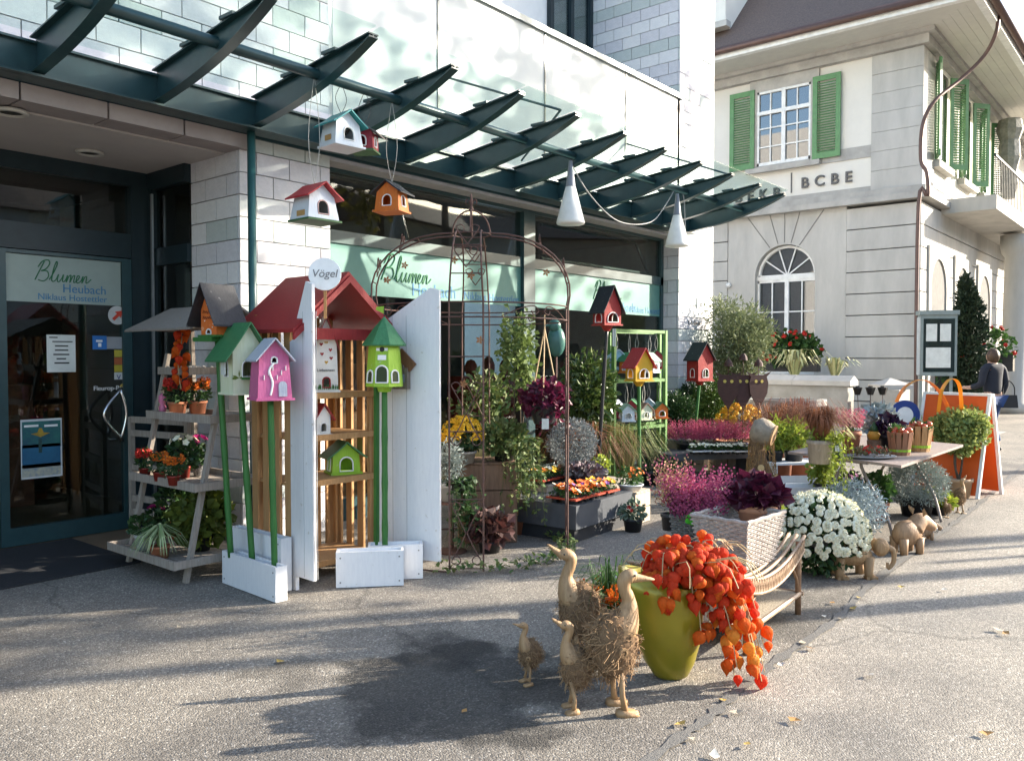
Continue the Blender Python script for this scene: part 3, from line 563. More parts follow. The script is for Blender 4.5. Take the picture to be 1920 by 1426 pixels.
# ------------------------------------------------------------ street trees and houses across the road (shade, reflections)
BARK = M('bark', (.11, .085, .06), (.06, .048, .035), scale=9, rough=.9, bump=.8, bscale=20)
def leafcloud(b, c, r, n, L, W, shell=.55, down=0., flat=0.):
    c = Vector(c)
    for _ in range(n):
        d = rvec(); k = (shell + (1 - shell) * R.random()) ; p = c + Vector((d.x * r[0], d.y * r[1], d.z * r[2])) * k
        t = (d + rvec() * (.9 if W > .012 else 1.9) + Vector((0, 0, -down))).normalized(); s_ = rnd(.7, 1.25)
        b.leaf(p, t, (d * .6 + rvec() * .8 + Vector((0, 0, flat))), L * s_, W * s_)
    return b
def street_tree(x, y, h, r, label, leaf, n, trunk=.16, gap=.5):
    t = thing('street_tree', label, 'tree', (x, y, 0)); b = MB()
    b.tube(cr([(0, 0, 0), (.04, .02, h * .3), (-.03, .05, h * .6), (.02, 0, h * .92)], 4), [trunk * (1 - .06 * i) for i in range(13)], 8); ends = []
    for i in range(9):
        a = i * 2.4; z = h * (gap + (.9 - gap) * i / 9); q = Vector((math.cos(a) * r * .75, math.sin(a) * r * .75, z + r * .5)); b.tube(cr([(0, 0, z), q * .5 + Vector((0, 0, z * .55)), q], 3), [trunk * .4 - i * .003 - j * .005 for j in range(7)], 5); ends.append(q)
    b.build('trunk', BARK, t, True); cb = MB()
    for q in ends + [Vector((0, 0, h)), Vector((r * .3, 0, h * .85)), Vector((-r * .3, .2, h * .8))]:
        for _ in range(3):
            o_ = q + rvec() * r * .35; k = rnd(.3, .5) * r; leafcloud(cb, o_, (k, k, k * .7), n // 36, .2, .13, .2)
    cb.build('crown', leaf, t, kind=None)
AUT = M('autumn_leaf', (.20, .17, .03), (.09, .11, .025), island=True, trans=.35); 
# along the sun's direction from the points their shadows fall on
def up_sun(p, dist): return (p.x + .809 * dist, p.y - .588 * dist)
T = [(G(1700, 1140), 9, .17, 8.2, 1.7, .62), (G(200, 1200), 17, .16, 11, 2.2, .66), (Vector((7.4, 6.15, 0)), 15.5, .2, 12.5, 2.3, .66), (G(60, 1130), 24, .2, 14.5, 2.6, .64)]
for i, (g_, dist, tr, h, r, lo) in enumerate(T):
    x, y = up_sun(g_, dist); street_tree(x, y, h, r, ['slim street tree with thinning yellow leaves beside the kerb', 'high crowned yellow leaved street tree across the road', 'tall street tree opposite the shop window', 'tallest yellowing street tree farthest up the road'][i], AUT, 2600, tr, lo)
for i, (dist, off) in enumerate(((8.5, 0), (8.5, .33))):
    g_ = G(1800, 1030 + off * 60); x, y = up_sun(g_, dist); pb = thing('parking_post', 'thin grey steel sign post by the kerb across the road', 'post', (x, y, 0), 0, 'sign posts across the road'); MB().tube([(0, 0, 0), (0, 0, 3.2)], .035, 8).build('pole', M('galv', (.4, .41, .42), metal=.5, rough=.5), pb); MB().lathe([(.06, 0), (.06, .02)], 10).build('base_plate', MATS['galv'], pb)
for i, (x, y, wd, h) in enumerate(((28, -50, 24, 10.5), (50, -42, 24, 11.5), (10, -46, 18, 10), (-14, -40, 18, 11), (62, -36, 44, 11.5))):
    hs = thing('opposite_house', ['plain cream house across the road', 'plain ochre house at the far end across the road', 'wide grey house across the road from the shop', 'tall buff house across the road behind the camera side', 'long brown terrace far up the road'][i], 'house', (x, y, 0), (-.15 if i < 2 else 0 if i < 4 else .75))
    MB().box(-wd / 2, wd / 2, 0, 9, 0, h).build('wall', M('house_%d' % i, ((.5, .47, .4), (.42, .34, .22), (.34, .34, .34), (.45, .4, .33), (.3, .22, .16))[i]), hs); MB().prism([(-.6, h), (9.6, h), (4.5, h + 2.6)], -wd / 2 - .4, wd / 2 + .4, lambda p, q, t: (t, p, q)).build('roof', rm, hs)
    for r_ in range(3):
        for k in range(5): MB().box(-wd / 2 + 1.2 + k * (wd - 2.4) / 5, -wd / 2 + 2.4 + k * (wd - 2.4) / 5, 9.002, 9.03, 1 + r_ * 3, 2.7 + r_ * 3).build('window', BGL, hs)
# ------------------------------------------------------------ shared builders
TERRA = M('terracotta', (.38, .14, .07), (.30, .11, .06), scale=12, rough=.8); DPOT = M('dark_pot', (.02, .02, .022), rough=.5); GPOT = M('zinc_pot', (.27, .28, .28), (.22, .23, .23), rough=.5); RPOT = M('red_plastic', (.25, .03, .02), rough=.4)
GREEN = M('leaf_mid', (.055, .12, .025), (.025, .065, .015), island=True, trans=.25); DGREEN = M('leaf_dark', (.022, .055, .018), (.04, .085, .022), island=True, trans=.15, rough=.45)
LIME = M('leaf_lime', (.30, .34, .04), (.17, .24, .03), island=True, trans=.35); SILVER = M('leaf_silver', (.34, .38, .35), (.22, .26, .24), island=True, trans=.1); OLIVE = M('leaf_olive', (.22, .25, .12), (.12, .15, .07), island=True, trans=.2)
PURP = M('leaf_purple', (.09, .012, .035), (.04, .008, .02), island=True, trans=.2, rough=.4); RUST = M('grass_rust', (.24, .09, .04), (.14, .06, .03), island=True, trans=.3); VARI = M('leaf_variegated', (.40, .42, .12), (.12, .18, .05), island=True, trans=.3)
PINK = M('bloom_pink', (.42, .06, .15), (.3, .04, .1), island=True, trans=.2); PINKL = M('bloom_rose', (.5, .10, .17), (.35, .06, .13), island=True, trans=.2); WBL = M('bloom_white', (.8, .76, .62), (.68, .66, .46), island=True); YEL = M('bloom_yellow', (.7, .44, .02), (.6, .32, .01), island=True)
ORA = M('bloom_orange', (.72, .20, .015), (.62, .10, .01), island=True, trans=.15); REDB = M('bloom_red', (.55, .03, .015), (.42, .015, .01), island=True, trans=.15); MAG = M('bloom_magenta', (.5, .02, .2), (.4, .015, .15), island=True, trans=.2); VIO = M('bloom_violet', (.16, .04, .22), (.09, .02, .14), island=True)
SOIL = M('soil', (.03, .02, .014), (.05, .035, .025), scale=40, rough=1)
def pot(parent, mat, rt, rb, h, z=0, name='pot'):
    o = MB().lathe([(rb, 0), (rt * .97, h * .82), (rt * 1.06, h * .83), (rt * 1.06, h), (rt * .93, h), (rt * .9, h * .9)], 18).build(name, mat, parent, True, (0, 0, z))
    MB().lathe([(rt * .9, h * .88), (.01, h * .9)], 14).build('soil', SOIL, o, False); return h + z
def flower_mesh(name, mat, r, kind):
    b = MB()
    if kind == 'pom':
        b.ell((0, 0, 0), (r, r, r * .55), 9, 5)
        for k in range(16):
            a = k * 2.4; e = .25 + .6 * (k % 4) / 4; d = Vector((math.cos(a) * e, math.sin(a) * e, 1 - e * .7)); b.leaf(d * r * .45, d, (0, 0, 1), r * .75, r * .4)
    else:
        for k in range(5):
            a = k * 2 * math.pi / 5; d = Vector((math.cos(a), math.sin(a), .25)); b.leaf((0, 0, 0), d, (0, 0, 1), r, r * .95, .08)
    return b.mesh(name, mat)
def on_ell(c, r, zmin=-.2):
    while True:
        d = rvec()
        if d.z > zmin: return d, Vector(c) + Vector((d.x * r[0], d.y * r[1], d.z * r[2]))
def blooms(parent, c, r, mat, n, size, kind='pet', zmin=-.1, name='flower'):
    me = flower_mesh(name, mat, size, kind)
    for _ in range(n):
        d, p = on_ell(c, r, zmin); d = (d + Vector((0, 0, .25)) + rvec() * .25).normalized(); e = d.to_track_quat('Z', 'Y').to_euler(); inst(name, me, parent, p, e, rnd(.75, 1.2))
def specks(parent, c, r, mat, n, size, zmin=0., name='blossoms'):
    b = MB()
    for _ in range(n):
        d, p = on_ell(c, r, zmin); p = p * 1 + rvec() * size
        for k in range(4):
            a = k * HALF + rnd(0, 1); q = (d.orthogonal() * math.cos(a) + d.cross(d.orthogonal()) * math.sin(a) + d * .3); b.leaf(p, q, d, size, size * .9, .1)
    return b.build(name, mat, parent, kind='stuff')
def bush(name, label, cat, loc, r, n, LW, mat, potd=None, shell=.5, down=0., group=None, rz=0, flat=.2, zoff=0):
    t = thing(name, label, cat, loc, rz, group); z = 0
    if potd: z = pot(t, *potd)
    c = (0, 0, z + r[2] * .8 + zoff); b = leafcloud(MB(), c, r, n, LW[0], LW[1], shell, down, flat)
    for k in range(7): b.tube([(rnd(-.02, .02), rnd(-.02, .02), z * .9), (rnd(-.5, .5) * r[0], rnd(-.5, .5) * r[1], c[2] + r[2] * rnd(-.2, .5))], .004, 4)
    b.build('foliage', mat, t); t['c'] = c[2]; return t, Vector(c)
def blades(b, c, n, L, spread, wdt=.006, droop=.6, zj=0):
    for _ in range(n):
        a = rnd(0, 6.283); s = spread * math.sqrt(R.random()); l = L * rnd(.6, 1.1); d = Vector((math.cos(a), math.sin(a), 0)); sx = Vector((-d.y, d.x, 0)) * wdt * rnd(.6, 1.2)
        p0 = Vector(c) + d * s * .25 + Vector((0, 0, rnd(0, zj))); p1 = p0 + d * s * .6 + Vector((0, 0, l * .75)); p2 = p0 + d * (s * 1.3 + l * droop * .4) + Vector((0, 0, l * (1 - droop * .45))); p3 = p0 + d * (s * 1.6 + l * droop * .75) + Vector((0, 0, l * (1 - droop * 1.0)))
        b.add([p0 - sx, p0 + sx, p1 + sx, p1 - sx, p2 + sx * .7, p2 - sx * .7, p3], [(0, 1, 2, 3), (3, 2, 4, 5), (5, 4, 6)])
    return b
def grass(name, label, loc, n, L, spread, mat, potd=None, droop=.6, wdt=.006, group=None):
    t = thing(name, label, 'grass', loc, 0, group); z = pot(t, *potd) if potd else 0
    blades(MB(), (0, 0, z * .95), n, L, spread, wdt, droop).build('blades', mat, t); return t
def spikes(b, c, rx, ry, n, h, lean=.25, w=.017):
    for _ in range(n):
        a = rnd(0, 6.283); q = math.sqrt(R.random()); x, y = math.cos(a) * q * rx, math.sin(a) * q * ry; hh = h * rnd(.65, 1.1)
        d = Vector((x / rx * lean + rnd(-.12, .12), y / ry * lean + rnd(-.12, .12), 1)).normalized(); p = Vector(c) + Vector((x, y, 0))
        for k in range(13):
            t = .2 + .8 * k / 13; a2 = k * 2.4; e = d.orthogonal() * math.cos(a2) + d.cross(d.orthogonal()) * math.sin(a2); b.leaf(p + d * hh * t, (e + d * 1.1), e.cross(d), w * 1.6 * (1.15 - t * .6), w * .8, .05)
    return b
def heather(name, label, loc, rx, ry, n, h, mat, potd=None, rz=0, group=None, base=GREEN, lean=.25, nb=120):
    t = thing(name, label, 'heather', loc, rz, group); z = pot(t, *potd) if potd else 0
    leafcloud(MB(), (0, 0, z + h * .25), (rx * .95, ry * .95, h * .28), nb, .04, .012, .1, 0, .4).build('foliage', base, t); spikes(MB(), (0, 0, z), rx, ry, n, h, lean).build('flower_spikes', mat, t, kind='stuff'); return t
def trailing(b, p0, d, L, n, lf=.035, spread=.12):   # strands of small leaves that hang down
    for _ in range(n):
        q = Vector(p0) + Vector((rnd(-1, 1) * spread, rnd(-1, 1) * spread, 0)); o_ = Vector(d) * rnd(.4, 1.2) + Vector((rnd(-.06, .06), rnd(-.06, .06), 0)); l = L * rnd(.45, 1.05)
        pts = cr([q, q + o_ * .6 + Vector((0, 0, .03)), q + o_ + Vector((0, 0, -l * .4)), q + o_ * 1.1 + Vector((rnd(-.04, .04), rnd(-.04, .04), -l))], 4); b.tube(pts, .002, 3)
        for k in range(int(l / lf * 1.7)):
            t = R.random() * (len(pts) - 1.01); i = int(t); p = pts[i].lerp(pts[i + 1], t - i); dd = rvec(); dd.z = dd.z * .5 - .3; b.leaf(p, dd, (0, 0, 1) if R.random() < .5 else rvec(), lf * rnd(.7, 1.3), lf * rnd(.6, .95), .1)
    return b
def arch_pts(w, h, z0, n=9):
    return [(w / 2, z0), ] + [(w / 2 * math.cos(math.pi * i / n), z0 + h - w / 2 + w / 2 * math.sin(math.pi * i / n)) for i in range(n + 1)] + [(-w / 2, z0)]
RIM = M('rim_white', (.8, .79, .76))
def birdhouse(label, loc, rz, w, d, h, gh, wall, roofm, tb=1.0, hole=(.45, .5, .12), over=.03, rim=RIM, base=None, sidehole=True, group=None, name='birdhouse', perch=None, thick=.012, rot=None, drop=1.0, back=True):
    t = thing(name, label, 'birdhouse', loc, rz, group)
    if rot: t.rotation_euler = rot
    tk = .01; b = MB(); W = lambda z: w / 2 * (tb + (1 - tb) * min(z, h) / h); Dp = lambda z: d / 2 * (tb + (1 - tb) * min(z, h) / h)
    out = [(-W(0), 0), (W(0), 0), (w / 2, h), (0, h + gh), (-w / 2, h)]; f = lambda a, q, s: (a, -Dp(q) + s, q); g = lambda a, q, s: (a, Dp(q) - s, q)
    hp = arch_pts(w * hole[0], h * hole[1], h * hole[2])
    b.ring(out, hp, 0, tk, f, (0, h * hole[2] + h * hole[1] * .45)); b.prism(out, 0, tk, g)
    for s in (-1, 1):
        so_ = [(-d / 2 * tb + .003, 0), (d / 2 * tb - .003, 0), (d / 2 - .003, h), (-d / 2 + .003, h)]; sf = lambda a, q, e, s=s: (s * (W(q) - e), a, q)
        if sidehole: b.ring(so_, arch_pts(d * hole[0] * .9, h * hole[1], h * hole[2]), 0, tk, sf, (0, h * hole[2] + h * hole[1] * .45))
        else: b.prism(so_, 0, tk, sf)
    b.build('wall', wall, t); rp = [(a, q) for a, q in hp]
    MB().tube([(a, -Dp(q) - .002, q) for a, q in rp] + [(rp[0][0], -Dp(rp[0][1]) - .002, rp[0][1])], .0055, 5).build('rim', rim, t)
    if sidehole:
        for s in (-1, 1):
            q = arch_pts(d * hole[0] * .9, h * hole[1], h * hole[2]); MB().tube([(s * (W(z) + .002), a, z) for a, z in q] + [(s * (W(q[0][1]) + .002), q[0][0], q[0][1])], .0055, 5).build('rim', rim, t)
    ang = math.atan2(gh, w / 2); ln = math.hypot(gh, w / 2) + over * 1.5 * drop
    for s in (-1, 1):
        q = MB(); n_ = 5; pr = []
        for i in range(n_ + 1):
            e = ln * i / n_; x = s * e * math.cos(ang); z = h + gh - e * math.sin(ang) + (.018 * (i / n_) ** 2 if drop > 1 else 0); pr.append((x, z))
        poly = pr + [(x, z + thick) for x, z in reversed(pr)]; q.prism(poly, -d / 2 * max(tb, 1) - over, d / 2 * max(tb, 1) + over, lambda a, z, y: (a + s * .0015, y, z)); q.build('roof_slope', roofm, t)
    MB().box(-W(0) - .012, W(0) + .012, -Dp(0) - .02, Dp(0) + .012, -.015, 0).build('floor', base or wall, t)
    if perch: MB().box(-w * .25, w * .25, -Dp(0) - .07, -Dp(0) - .021, h * hole[2] - .02, h * hole[2] - .005).build('perch', perch, t)
    return t
def hang(t, top, bottom, mat, name='hanging_wire', loop=.05):   # wires inside the thing's own frame
    b = MB(); b.tube(cr([(0, 0, bottom), (loop, 0, bottom + (top - bottom) * .4), (.004, 0, top - .05), (0, .03, top), (0, .06, top - .05)], 5), .0025, 5); b.tube(cr([(0, 0, bottom), (-loop, 0, bottom + (top - bottom) * .4), (.004, 0, top - .05)], 5), .0025, 5); return b.build(name, mat, t)
def basket(name, label, loc, rz, bx, by, tx, ty, h, mat, rows=18, cat='basket'):
    t = thing(name, label, cat, loc, rz); wv = MB(); n = 44
    def per(k, z):
        a = z / h; hx, hy = bx + (tx - bx) * a, by + (ty - by) * a; s = 4 * k / n; i = int(s) % 4; f_ = s - int(s)
        c = [(-hx, -hy), (hx, -hy), (hx, hy), (-hx, hy)]; p, q = c[i], c[(i + 1) % 4]; return p[0] + (q[0] - p[0]) * f_, p[1] + (q[1] - p[1]) * f_
    for r_ in range(rows):
        z = h * (r_ + .5) / rows; pts = []
        for k in range(n + 1):
            x, y = per(k % n, z); l = math.hypot(x, y); o_ = .006 * (1 if (k + r_) % 2 else -1) + rnd(-.0015, .0015); pts.append((x * (1 + o_ / l), y * (1 + o_ / l), z + rnd(-.001, .001)))
        wv.tube(pts, h / rows * .5, 5)
    wv.build('weave', mat, t); sk_ = MB()
    for k in range(0, n, 2):
        x0, y0 = per(k, 0); x1, y1 = per(k, h); sk_.tube([(x0, y0, 0), (x1, y1, h + .004)], .004, 4)
    sk_.build('stakes', mat, t, kind='stuff'); rm_ = MB()
    pts = [(*per(k % n, h), h + .008 + .003 * math.sin(k * 2)) for k in range(n + 1)]; rm_.tube(pts, .012, 6); rm_.build('rim', mat, t)
    MB().add([(-bx, -by, .01), (bx, -by, .01), (bx, by, .01), (-bx, by, .01)], [(0, 1, 2, 3)]).build('bottom', mat, t); return t
WICK = M('wicker_white', (.40, .355, .32), (.25, .21, .18), scale=40, rough=.85); WICKG = M('wicker_grey', (.2, .19, .175), (.12, .115, .1), scale=40, rough=.85); RATT = M('rattan', (.30, .17, .09), (.16, .09, .05), scale=18, rough=.55)
# ------------------------------------------------------------ birdhouse cabinet with open doors
WPAINT = M('white_paint', (.72, .72, .72), (.66, .66, .67), scale=7, rough=.55, bump=.08, bscale=20, wear=(.5, .47, .42)); PINE = wood('pine_slat', (.42, .24, .10), (.33, .17, .065)); REDP = wood('red_roof_paint', (.30, .022, .022), (.24, .018, .02), .5); GRP = wood('green_paint', (.035, .15, .03), (.026, .11, .022), .5)
GRR = wood('green_roof_paint', (.05, .19, .075), (.035, .14, .055), .5)
cx0, cx1, cy0, cy1 = 3.385, 4.13, 4.80, 5.27
ca = thing('birdhouse_cabinet', 'tall slatted pine cabinet with red gable roof and open white doors', 'cabinet', (0, 0, 0))
for i in range(4):
    y = cy0 + .035 + i * (cy1 - cy0 - .07) / 3
    for x in (cx0, cx1): MB().box(x - .011, x + .011, y - .033, y + .033, .05, 1.78).build('slat', PINE, ca)
for i in range(6): MB().box(cx0 + .06 + i * .123 - .034, cx0 + .06 + i * .123 + .034, cy1 - .011, cy1 + .011, .05, 1.9).build('slat', PINE, ca)
for z in (.12, .70, 1.02, 1.32):
    MB().box(cx0 + .014, cx1 - .014, cy0 + .02, cy1 - .014, z, z + .02).build('shelf_board', PINE, ca)
    MB().box(cx0 + .014, cx1 - .014, cy0 - .002, cy0 + .018, z - .02, z + .022).build('shelf_edge', PINE, ca)
for x in (cx0 + .03, cx1 - .03):
    for y in (cy0 + .03, cy1 - .03): MB().box(x - .014, x + .014, y - .014, y + .014, 0, 1.8).build('corner_post', PINE, ca)
mx = (cx0 + cx1) / 2; ez, az = 1.80, 2.17
for s in (-1, 1):
    pl_ = [(mx, az), (mx + s * .47, ez - .04), (mx + s * .47, ez - .015), (mx, az + .028)]
    MB().prism(pl_, cy0 - .16, cy1 + .12, lambda a, q, t: (a, t, q)).build('roof_slope', REDP, ca); MB().prism([(mx, az - .05), (mx + s * .47, ez - .09), (mx + s * .47, ez - .042), (mx, az - .002)], cy0 - .175, cy0 - .155, lambda a, q, t: (a, t, q)).build('barge_board', REDP, ca)
MB().box(cx0 + .02, cx1 - .02, cy0 - .005, cy0 + .012, 1.72, 1.80).build('lintel', REDP, ca)
def cdoor(hx, hy, ang, w):
    o_ = thing('x', 'x', 'x'); bpy.data.objects.remove(o_)
    P = Vector((hx, hy, 0)); ax = Vector((math.cos(ang), math.sin(ang), 0)); nn = Vector((-ax.y, ax.x, 0)); poly = [(0, .10), (w, .10), (w, 2.08), (w - .07, 2.10), (.09, 1.86), (.05, 1.80), (.05, 1.72), (0, 1.70)]
    d_ = MB().prism(poly, -.012, .012, lambda a, q, t: tuple(P + ax * a + nn * t + Vector((0, 0, q)))).build('cabinet_door', WPAINT, ca)
    for e in (.16, .28): 
        MB().beam(P + ax * e - nn * .0125 + Vector((0, 0, .11)), P + ax * e - nn * .0125 + Vector((0, 0, 1.9)), .003, .003).build('board_joint', M('joint_grey', (.4, .4, .4)), d_); MB().beam(P + ax * e + nn * .0125 + Vector((0, 0, .11)), P + ax * e + nn * .0125 + Vector((0, 0, 1.9)), .003, .003).build('board_joint', MATS['joint_grey'], d_)
    MB().beam(P + ax * .03, P + ax * .03 + Vector((0, 0, .1)), .05, .025, nn).build('foot', WPAINT, d_); return P, ax, nn
lp = G(591, 1089, .1); la = math.atan2(lp.y - cy0, lp.x - cx0); cdoor(cx0, cy0, la, math.hypot(lp.y - cy0, lp.x - cx0))
rp_ = G(826, 1052, .1); ra = math.atan2(rp_.y - cy0, rp_.x - cx1); rlen = math.hypot(rp_.y - cy0, rp_.x - cx1); P_, ax_, nn_ = cdoor(cx1, cy0, ra, rlen)
ch_ = MB()
for k in range(34):
    q = Vector((cx0 + .02, cy0 - .01, 1.66 - k * .045)); ch_.tube([q + Vector((0, 0, .028)), q + Vector((.01 if k % 2 else 0, .01 if k % 2 == 0 else 0, 0)), q - Vector((0, 0, .028)), q - Vector((.01 if k % 2 else 0, .01 if k % 2 == 0 else 0, 0)), q + Vector((0, 0, .028))], .0035, 4)
ch_.build('door_chain', M('chain', (.25, .24, .22), metal=.8, rough=.4), ca)
# round sign on the gable
c0 = D(609, 514, 5.62); sg = thing('round_sign', 'round white sign lettered Vögel on the red gable', 'sign', c0, FACE + .12)
MB().lathe([(.108, -.006), (.11, 0), (.108, .006)], 32, fn=lambda x, y, z: (x, z, y)).build('disc', M('sign_white', (.85, .85, .83), rough=.4), sg); text('Vögel', .075, M('pencil', (.18, .17, .17)), sg, (-.088, -.008, -.02), (HALF, 0, 0), ext=.0008, shear=.2)
MB().box(-.01, .01, .007, .02, -.3, .02).build('batten', PINE, sg)
# white planter boxes
def planter(label, a, b, w, h, side):
    a = Vector((a.x, a.y, 0)); b = Vector((b.x, b.y, 0)); d = (b - a); L = d.length; t = thing('planter_box', label, 'planter', a, math.atan2(d.y, d.x)); s = side
    for y0, y1, x0, x1 in ((0, .018, 0, L), (w - .018, w, 0, L), (.018, w - .018, 0, .018), (.018, w - .018, L - .018, L)): MB().box(x0, x1, s * y0 if s > 0 else -y1, s * y1 if s > 0 else -y0, .005, h).build('side_board', WPAINT, t)
    MB().box(.018, L - .018, min(s * .018, s * (w - .018)), max(s * .018, s * (w - .018)), h - .03, h - .02).build('top_board', WPAINT, t)
    for x in (.03, L - .03):
        for z in (.04, h - .04): MB().lathe([(.006, 0), (.006, .002)], 8).build('screw', M('screw_grey', (.3, .29, .28), metal=.6), t, loc=(x, -.0005 if s > 0 else .0005, z)).rotation_euler = (HALF if s > 0 else -HALF, 0, 0)
    return t
planter('long white box holding three bamboo poles beside the slatted cabinet', G(417, 1093), G(517, 1131), .085, .235, 1)
planter('taller white box standing between the long box and cabinet', Vector((3.27, 5.40, 0)), Vector((3.26, 4.76, 0)), .085, .37, 1)
planter('short white box before the right cabinet door, in front of another', G(630, 1103), G(757, 1098), .13, .25, 1)
planter('short white box standing behind another before the right door', G(690, 1089), G(793, 1085), .14, .25, 1)
# birdhouses on bamboo poles
def bamboo(t, p0, p1, r, mat):            # in world coordinates, t at origin of the house
    b = MB(); p0 = Vector(p0); p1 = Vector(p1); n = 4; pts = []; rr = []
    for i in range(n * 4 + 1):
        f = i / (n * 4); pts.append(p0.lerp(p1, f)); rr.append(r * (1.14 if i % 4 == 0 and 0 < i < n * 4 else 1))
    return b.tube(pts, rr, 10).build('pole', mat, t, True)
def pole_house(label, foot, top, rz, *a, pm=GRP, pr=.021, **k):
    t = birdhouse(label, (top.x, top.y, top.z), rz, *a, name='birdhouse_on_pole', **k); M_ = Matrix.Rotation(-rz, 3, 'Z'); bamboo(t, M_ @ (foot - top) , Vector((0, 0, -.012)), pr, pm); return t
ORW = M('orange_paint', (.62, .15, .025), (.55, .12, .02), rough=.5, wear=(.75, .5, .3)); BLKR = M('black_roof', (.017, .018, .022), (.028, .029, .034), scale=9, rough=.6); CREAM = M('cream_paint', (.66, .68, .5), (.6, .64, .42), rough=.55); PNKW = M('pink_paint', (.55, .13, .28), (.48, .10, .23), rough=.5, wear=(.6, .3, .35)); LILR = M('lilac_roof', (.42, .44, .5), (.36, .38, .45), rough=.5); LGW = M('lime_paint', (.27, .45, .03), (.23, .4, .025), rough=.45)
d1 = 5.75
def pv(u, v, g): return D(u, v, (g.x * cY + g.y * sY))
b0 = G(433, 1044, .2); b1 = G(473, 1052, .2); b2 = G(515, 1064, .2)
t1 = pole_house('tall orange birdhouse with black roof on a green bamboo pole', b0, pv(408, 628, b0), FACE - .5, .15, .15, .17, .17, ORW, BLKR, hole=(.3, .2, .03), over=.075, sidehole=False, base=GRP, drop=1.3)
sc1 = MB()
for zz, n_ in ((.155, 9), (.115, 11)): sc1.tube(cr([(-.05 + .1 * i / n_, -.082, zz + (.009 if i % 2 else -.007) * (1 + .4 * math.sin(i * 2))) for i in range(n_ + 1)], 3), .0022, 4)
sc1.build('painted_scrawl', M('brown_ink', (.16, .03, .01)), t1)
for k in range(11): MB().ell((rnd(-.06, .06) * (1 if k < 7 else .4), -.081, .03 + k * .022), (.005, .002, .005), 6, 4).build('white_dot', RIM, t1)
MB().box(-.13, .05, -.10, .10, -.045, -.016).build('tray', GRP, t1)
t2 = pole_house('cream birdhouse with painted palms and dark green roof on bamboo pole', b1, pv(452, 735, b1), FACE + .75, .21, .21, .30, .16, CREAM, GRR, tb=.95, hole=(.36, .36, .36), over=.06, perch=GRP, drop=1.5)
pm_ = MB()
for k in range(9):
    for sx, yy in ((-.06, 0), (.065, 0)):
        a = rad(-80 + k * 20); pm_.leaf((sx, -.1035, .24 if sx > 0 else .1), (math.sin(a), 0, math.cos(a) * .4 - .25), (0, -1, 0), .055, .012, .02)
for k in range(7):
    a = rad(-70 + k * 23); pm_.leaf((.1035, .0, .22), (0, math.sin(a), math.cos(a) * .4 - .2), (1, 0, 0), .06, .014, .02); pm_.leaf((-.1035, .02, .14), (0, math.sin(a), math.cos(a) * .4 - .2), (-1, 0, 0), .06, .014, .02)
pm_.build('painted_palms', M('palm_paint', (.16, .22, .03), (.1, .15, .02), island=True), t2, kind='stuff')
MB().box(-.135, -.128, -.05, .01, .12, .22).build('price_tag', MATS['paper'], t2)
t3 = pole_house('pink birdhouse with pale lilac roof on a green bamboo pole', b2, pv(507, 745, b2), FACE + .55, .19, .19, .27, .11, PNKW, LILR, tb=1.18, hole=(.2, .15, .84), over=.03, sidehole=False)
MB().prism(arch_pts(.055, .1, .01), 0, .004, lambda a, q, t: (.05 + a, -.117 + q * .06 - t, q)).build('painted_door', LILR, t3)
MB().tube(cr([(-.03, -.116, .02), (-.015, -.112, .1), (-.035, -.106, .18), (0, -.102, .23)], 4), .007, 5).build('painted_vine', RIM, t3)
for k in range(6): MB().box(-.07 + .028 * k, -.066 + .028 * k, -.1115 , -.1, .12 + .03 * (k % 3), .15 + .03 * (k % 3)).build('dash_mark', RIM, t3)
# octagonal lime tower
b3 = G(722, 1082, .0); b3 = Vector((b3.x, b3.y, .02)); p3 = pv(721, 724, b3); t4 = thing('birdhouse_on_pole', 'lime green tower birdhouse with dark green cone roof on pole', 'birdhouse', p3, FACE)
oc = lambda r, n=8: [(r * math.cos(rad(22.5 + 45 * k)), r * math.sin(rad(22.5 + 45 * k))) for k in range(n)]
MB().lathe([(.138, 0), (.112, .30), (.112, .31)], 8, fn=lambda x, y, z: (x * math.cos(.3927) - y * math.sin(.3927), x * math.sin(.3927) + y * math.cos(.3927), z)).build('wall', LGW, t4)
MB().lathe([(.16, .29), (.163, .30), (.075, .42), (.004, .50)], 8, fn=lambda x, y, z: (x * math.cos(.3927) - y * math.sin(.3927), x * math.sin(.3927) + y * math.cos(.3927), z)).build('roof', GRR, t4); MB().lathe([(.045, -.04), (.06, 0)], 8).build('foot', LGW, t4)
MB().tube([(0, 0, .49), (0, 0, .57)], .004, 5).build('flag_pole', INK, t4); MB().prism([(0, .52), (-.06, .55), (-.055, .57), (0, .575)], -.002, .002, lambda a, q, t: (a, t, q)).build('pennant', LGW, t4)
DKH = M('hole_dark', (.03, .045, .01))  # dark paint on flat panels, standing in for shade inside the tower's holes
for ang, sc in ((0, 1), (-45, .72), (45, .72)):
    M_ = Matrix.Rotation(rad(ang), 3, 'Z'); wv = lambda a, q, e: tuple(M_ @ Vector((a, -(.1275 - .024 * q / .3) - e, q)))
    ap = arch_pts(.085 * sc, .12 * sc, .03); MB().prism(ap, .001, .003, wv).build('opening_panel', DKH, t4); MB().tube([wv(a, q, .004) for a, q in ap + ap[:1]], .006, 5).build('rim', RIM, t4)
MB().prism([(-.03, .19), (.03, .19), (.03, .225), (-.03, .225)], .002, .004, lambda a, q, e: (a, -(.1275 - .024 * q / .3) - e, q)).build('plaque', RIM, t4); MB().lathe([(.018, 0), (.018, .004)], 12, fn=lambda x, y, z: (x, -.107 - z, y + .265)).build('peep_hole', INK, t4); MB().prism([(-.04, .255), (.04, .255), (.04, .275), (-.04, .275)], .0, .003, lambda a, q, e: (a, -(.1275 - .024 * q / .3) - e, q)).build('painted_wings', RIM, t4)
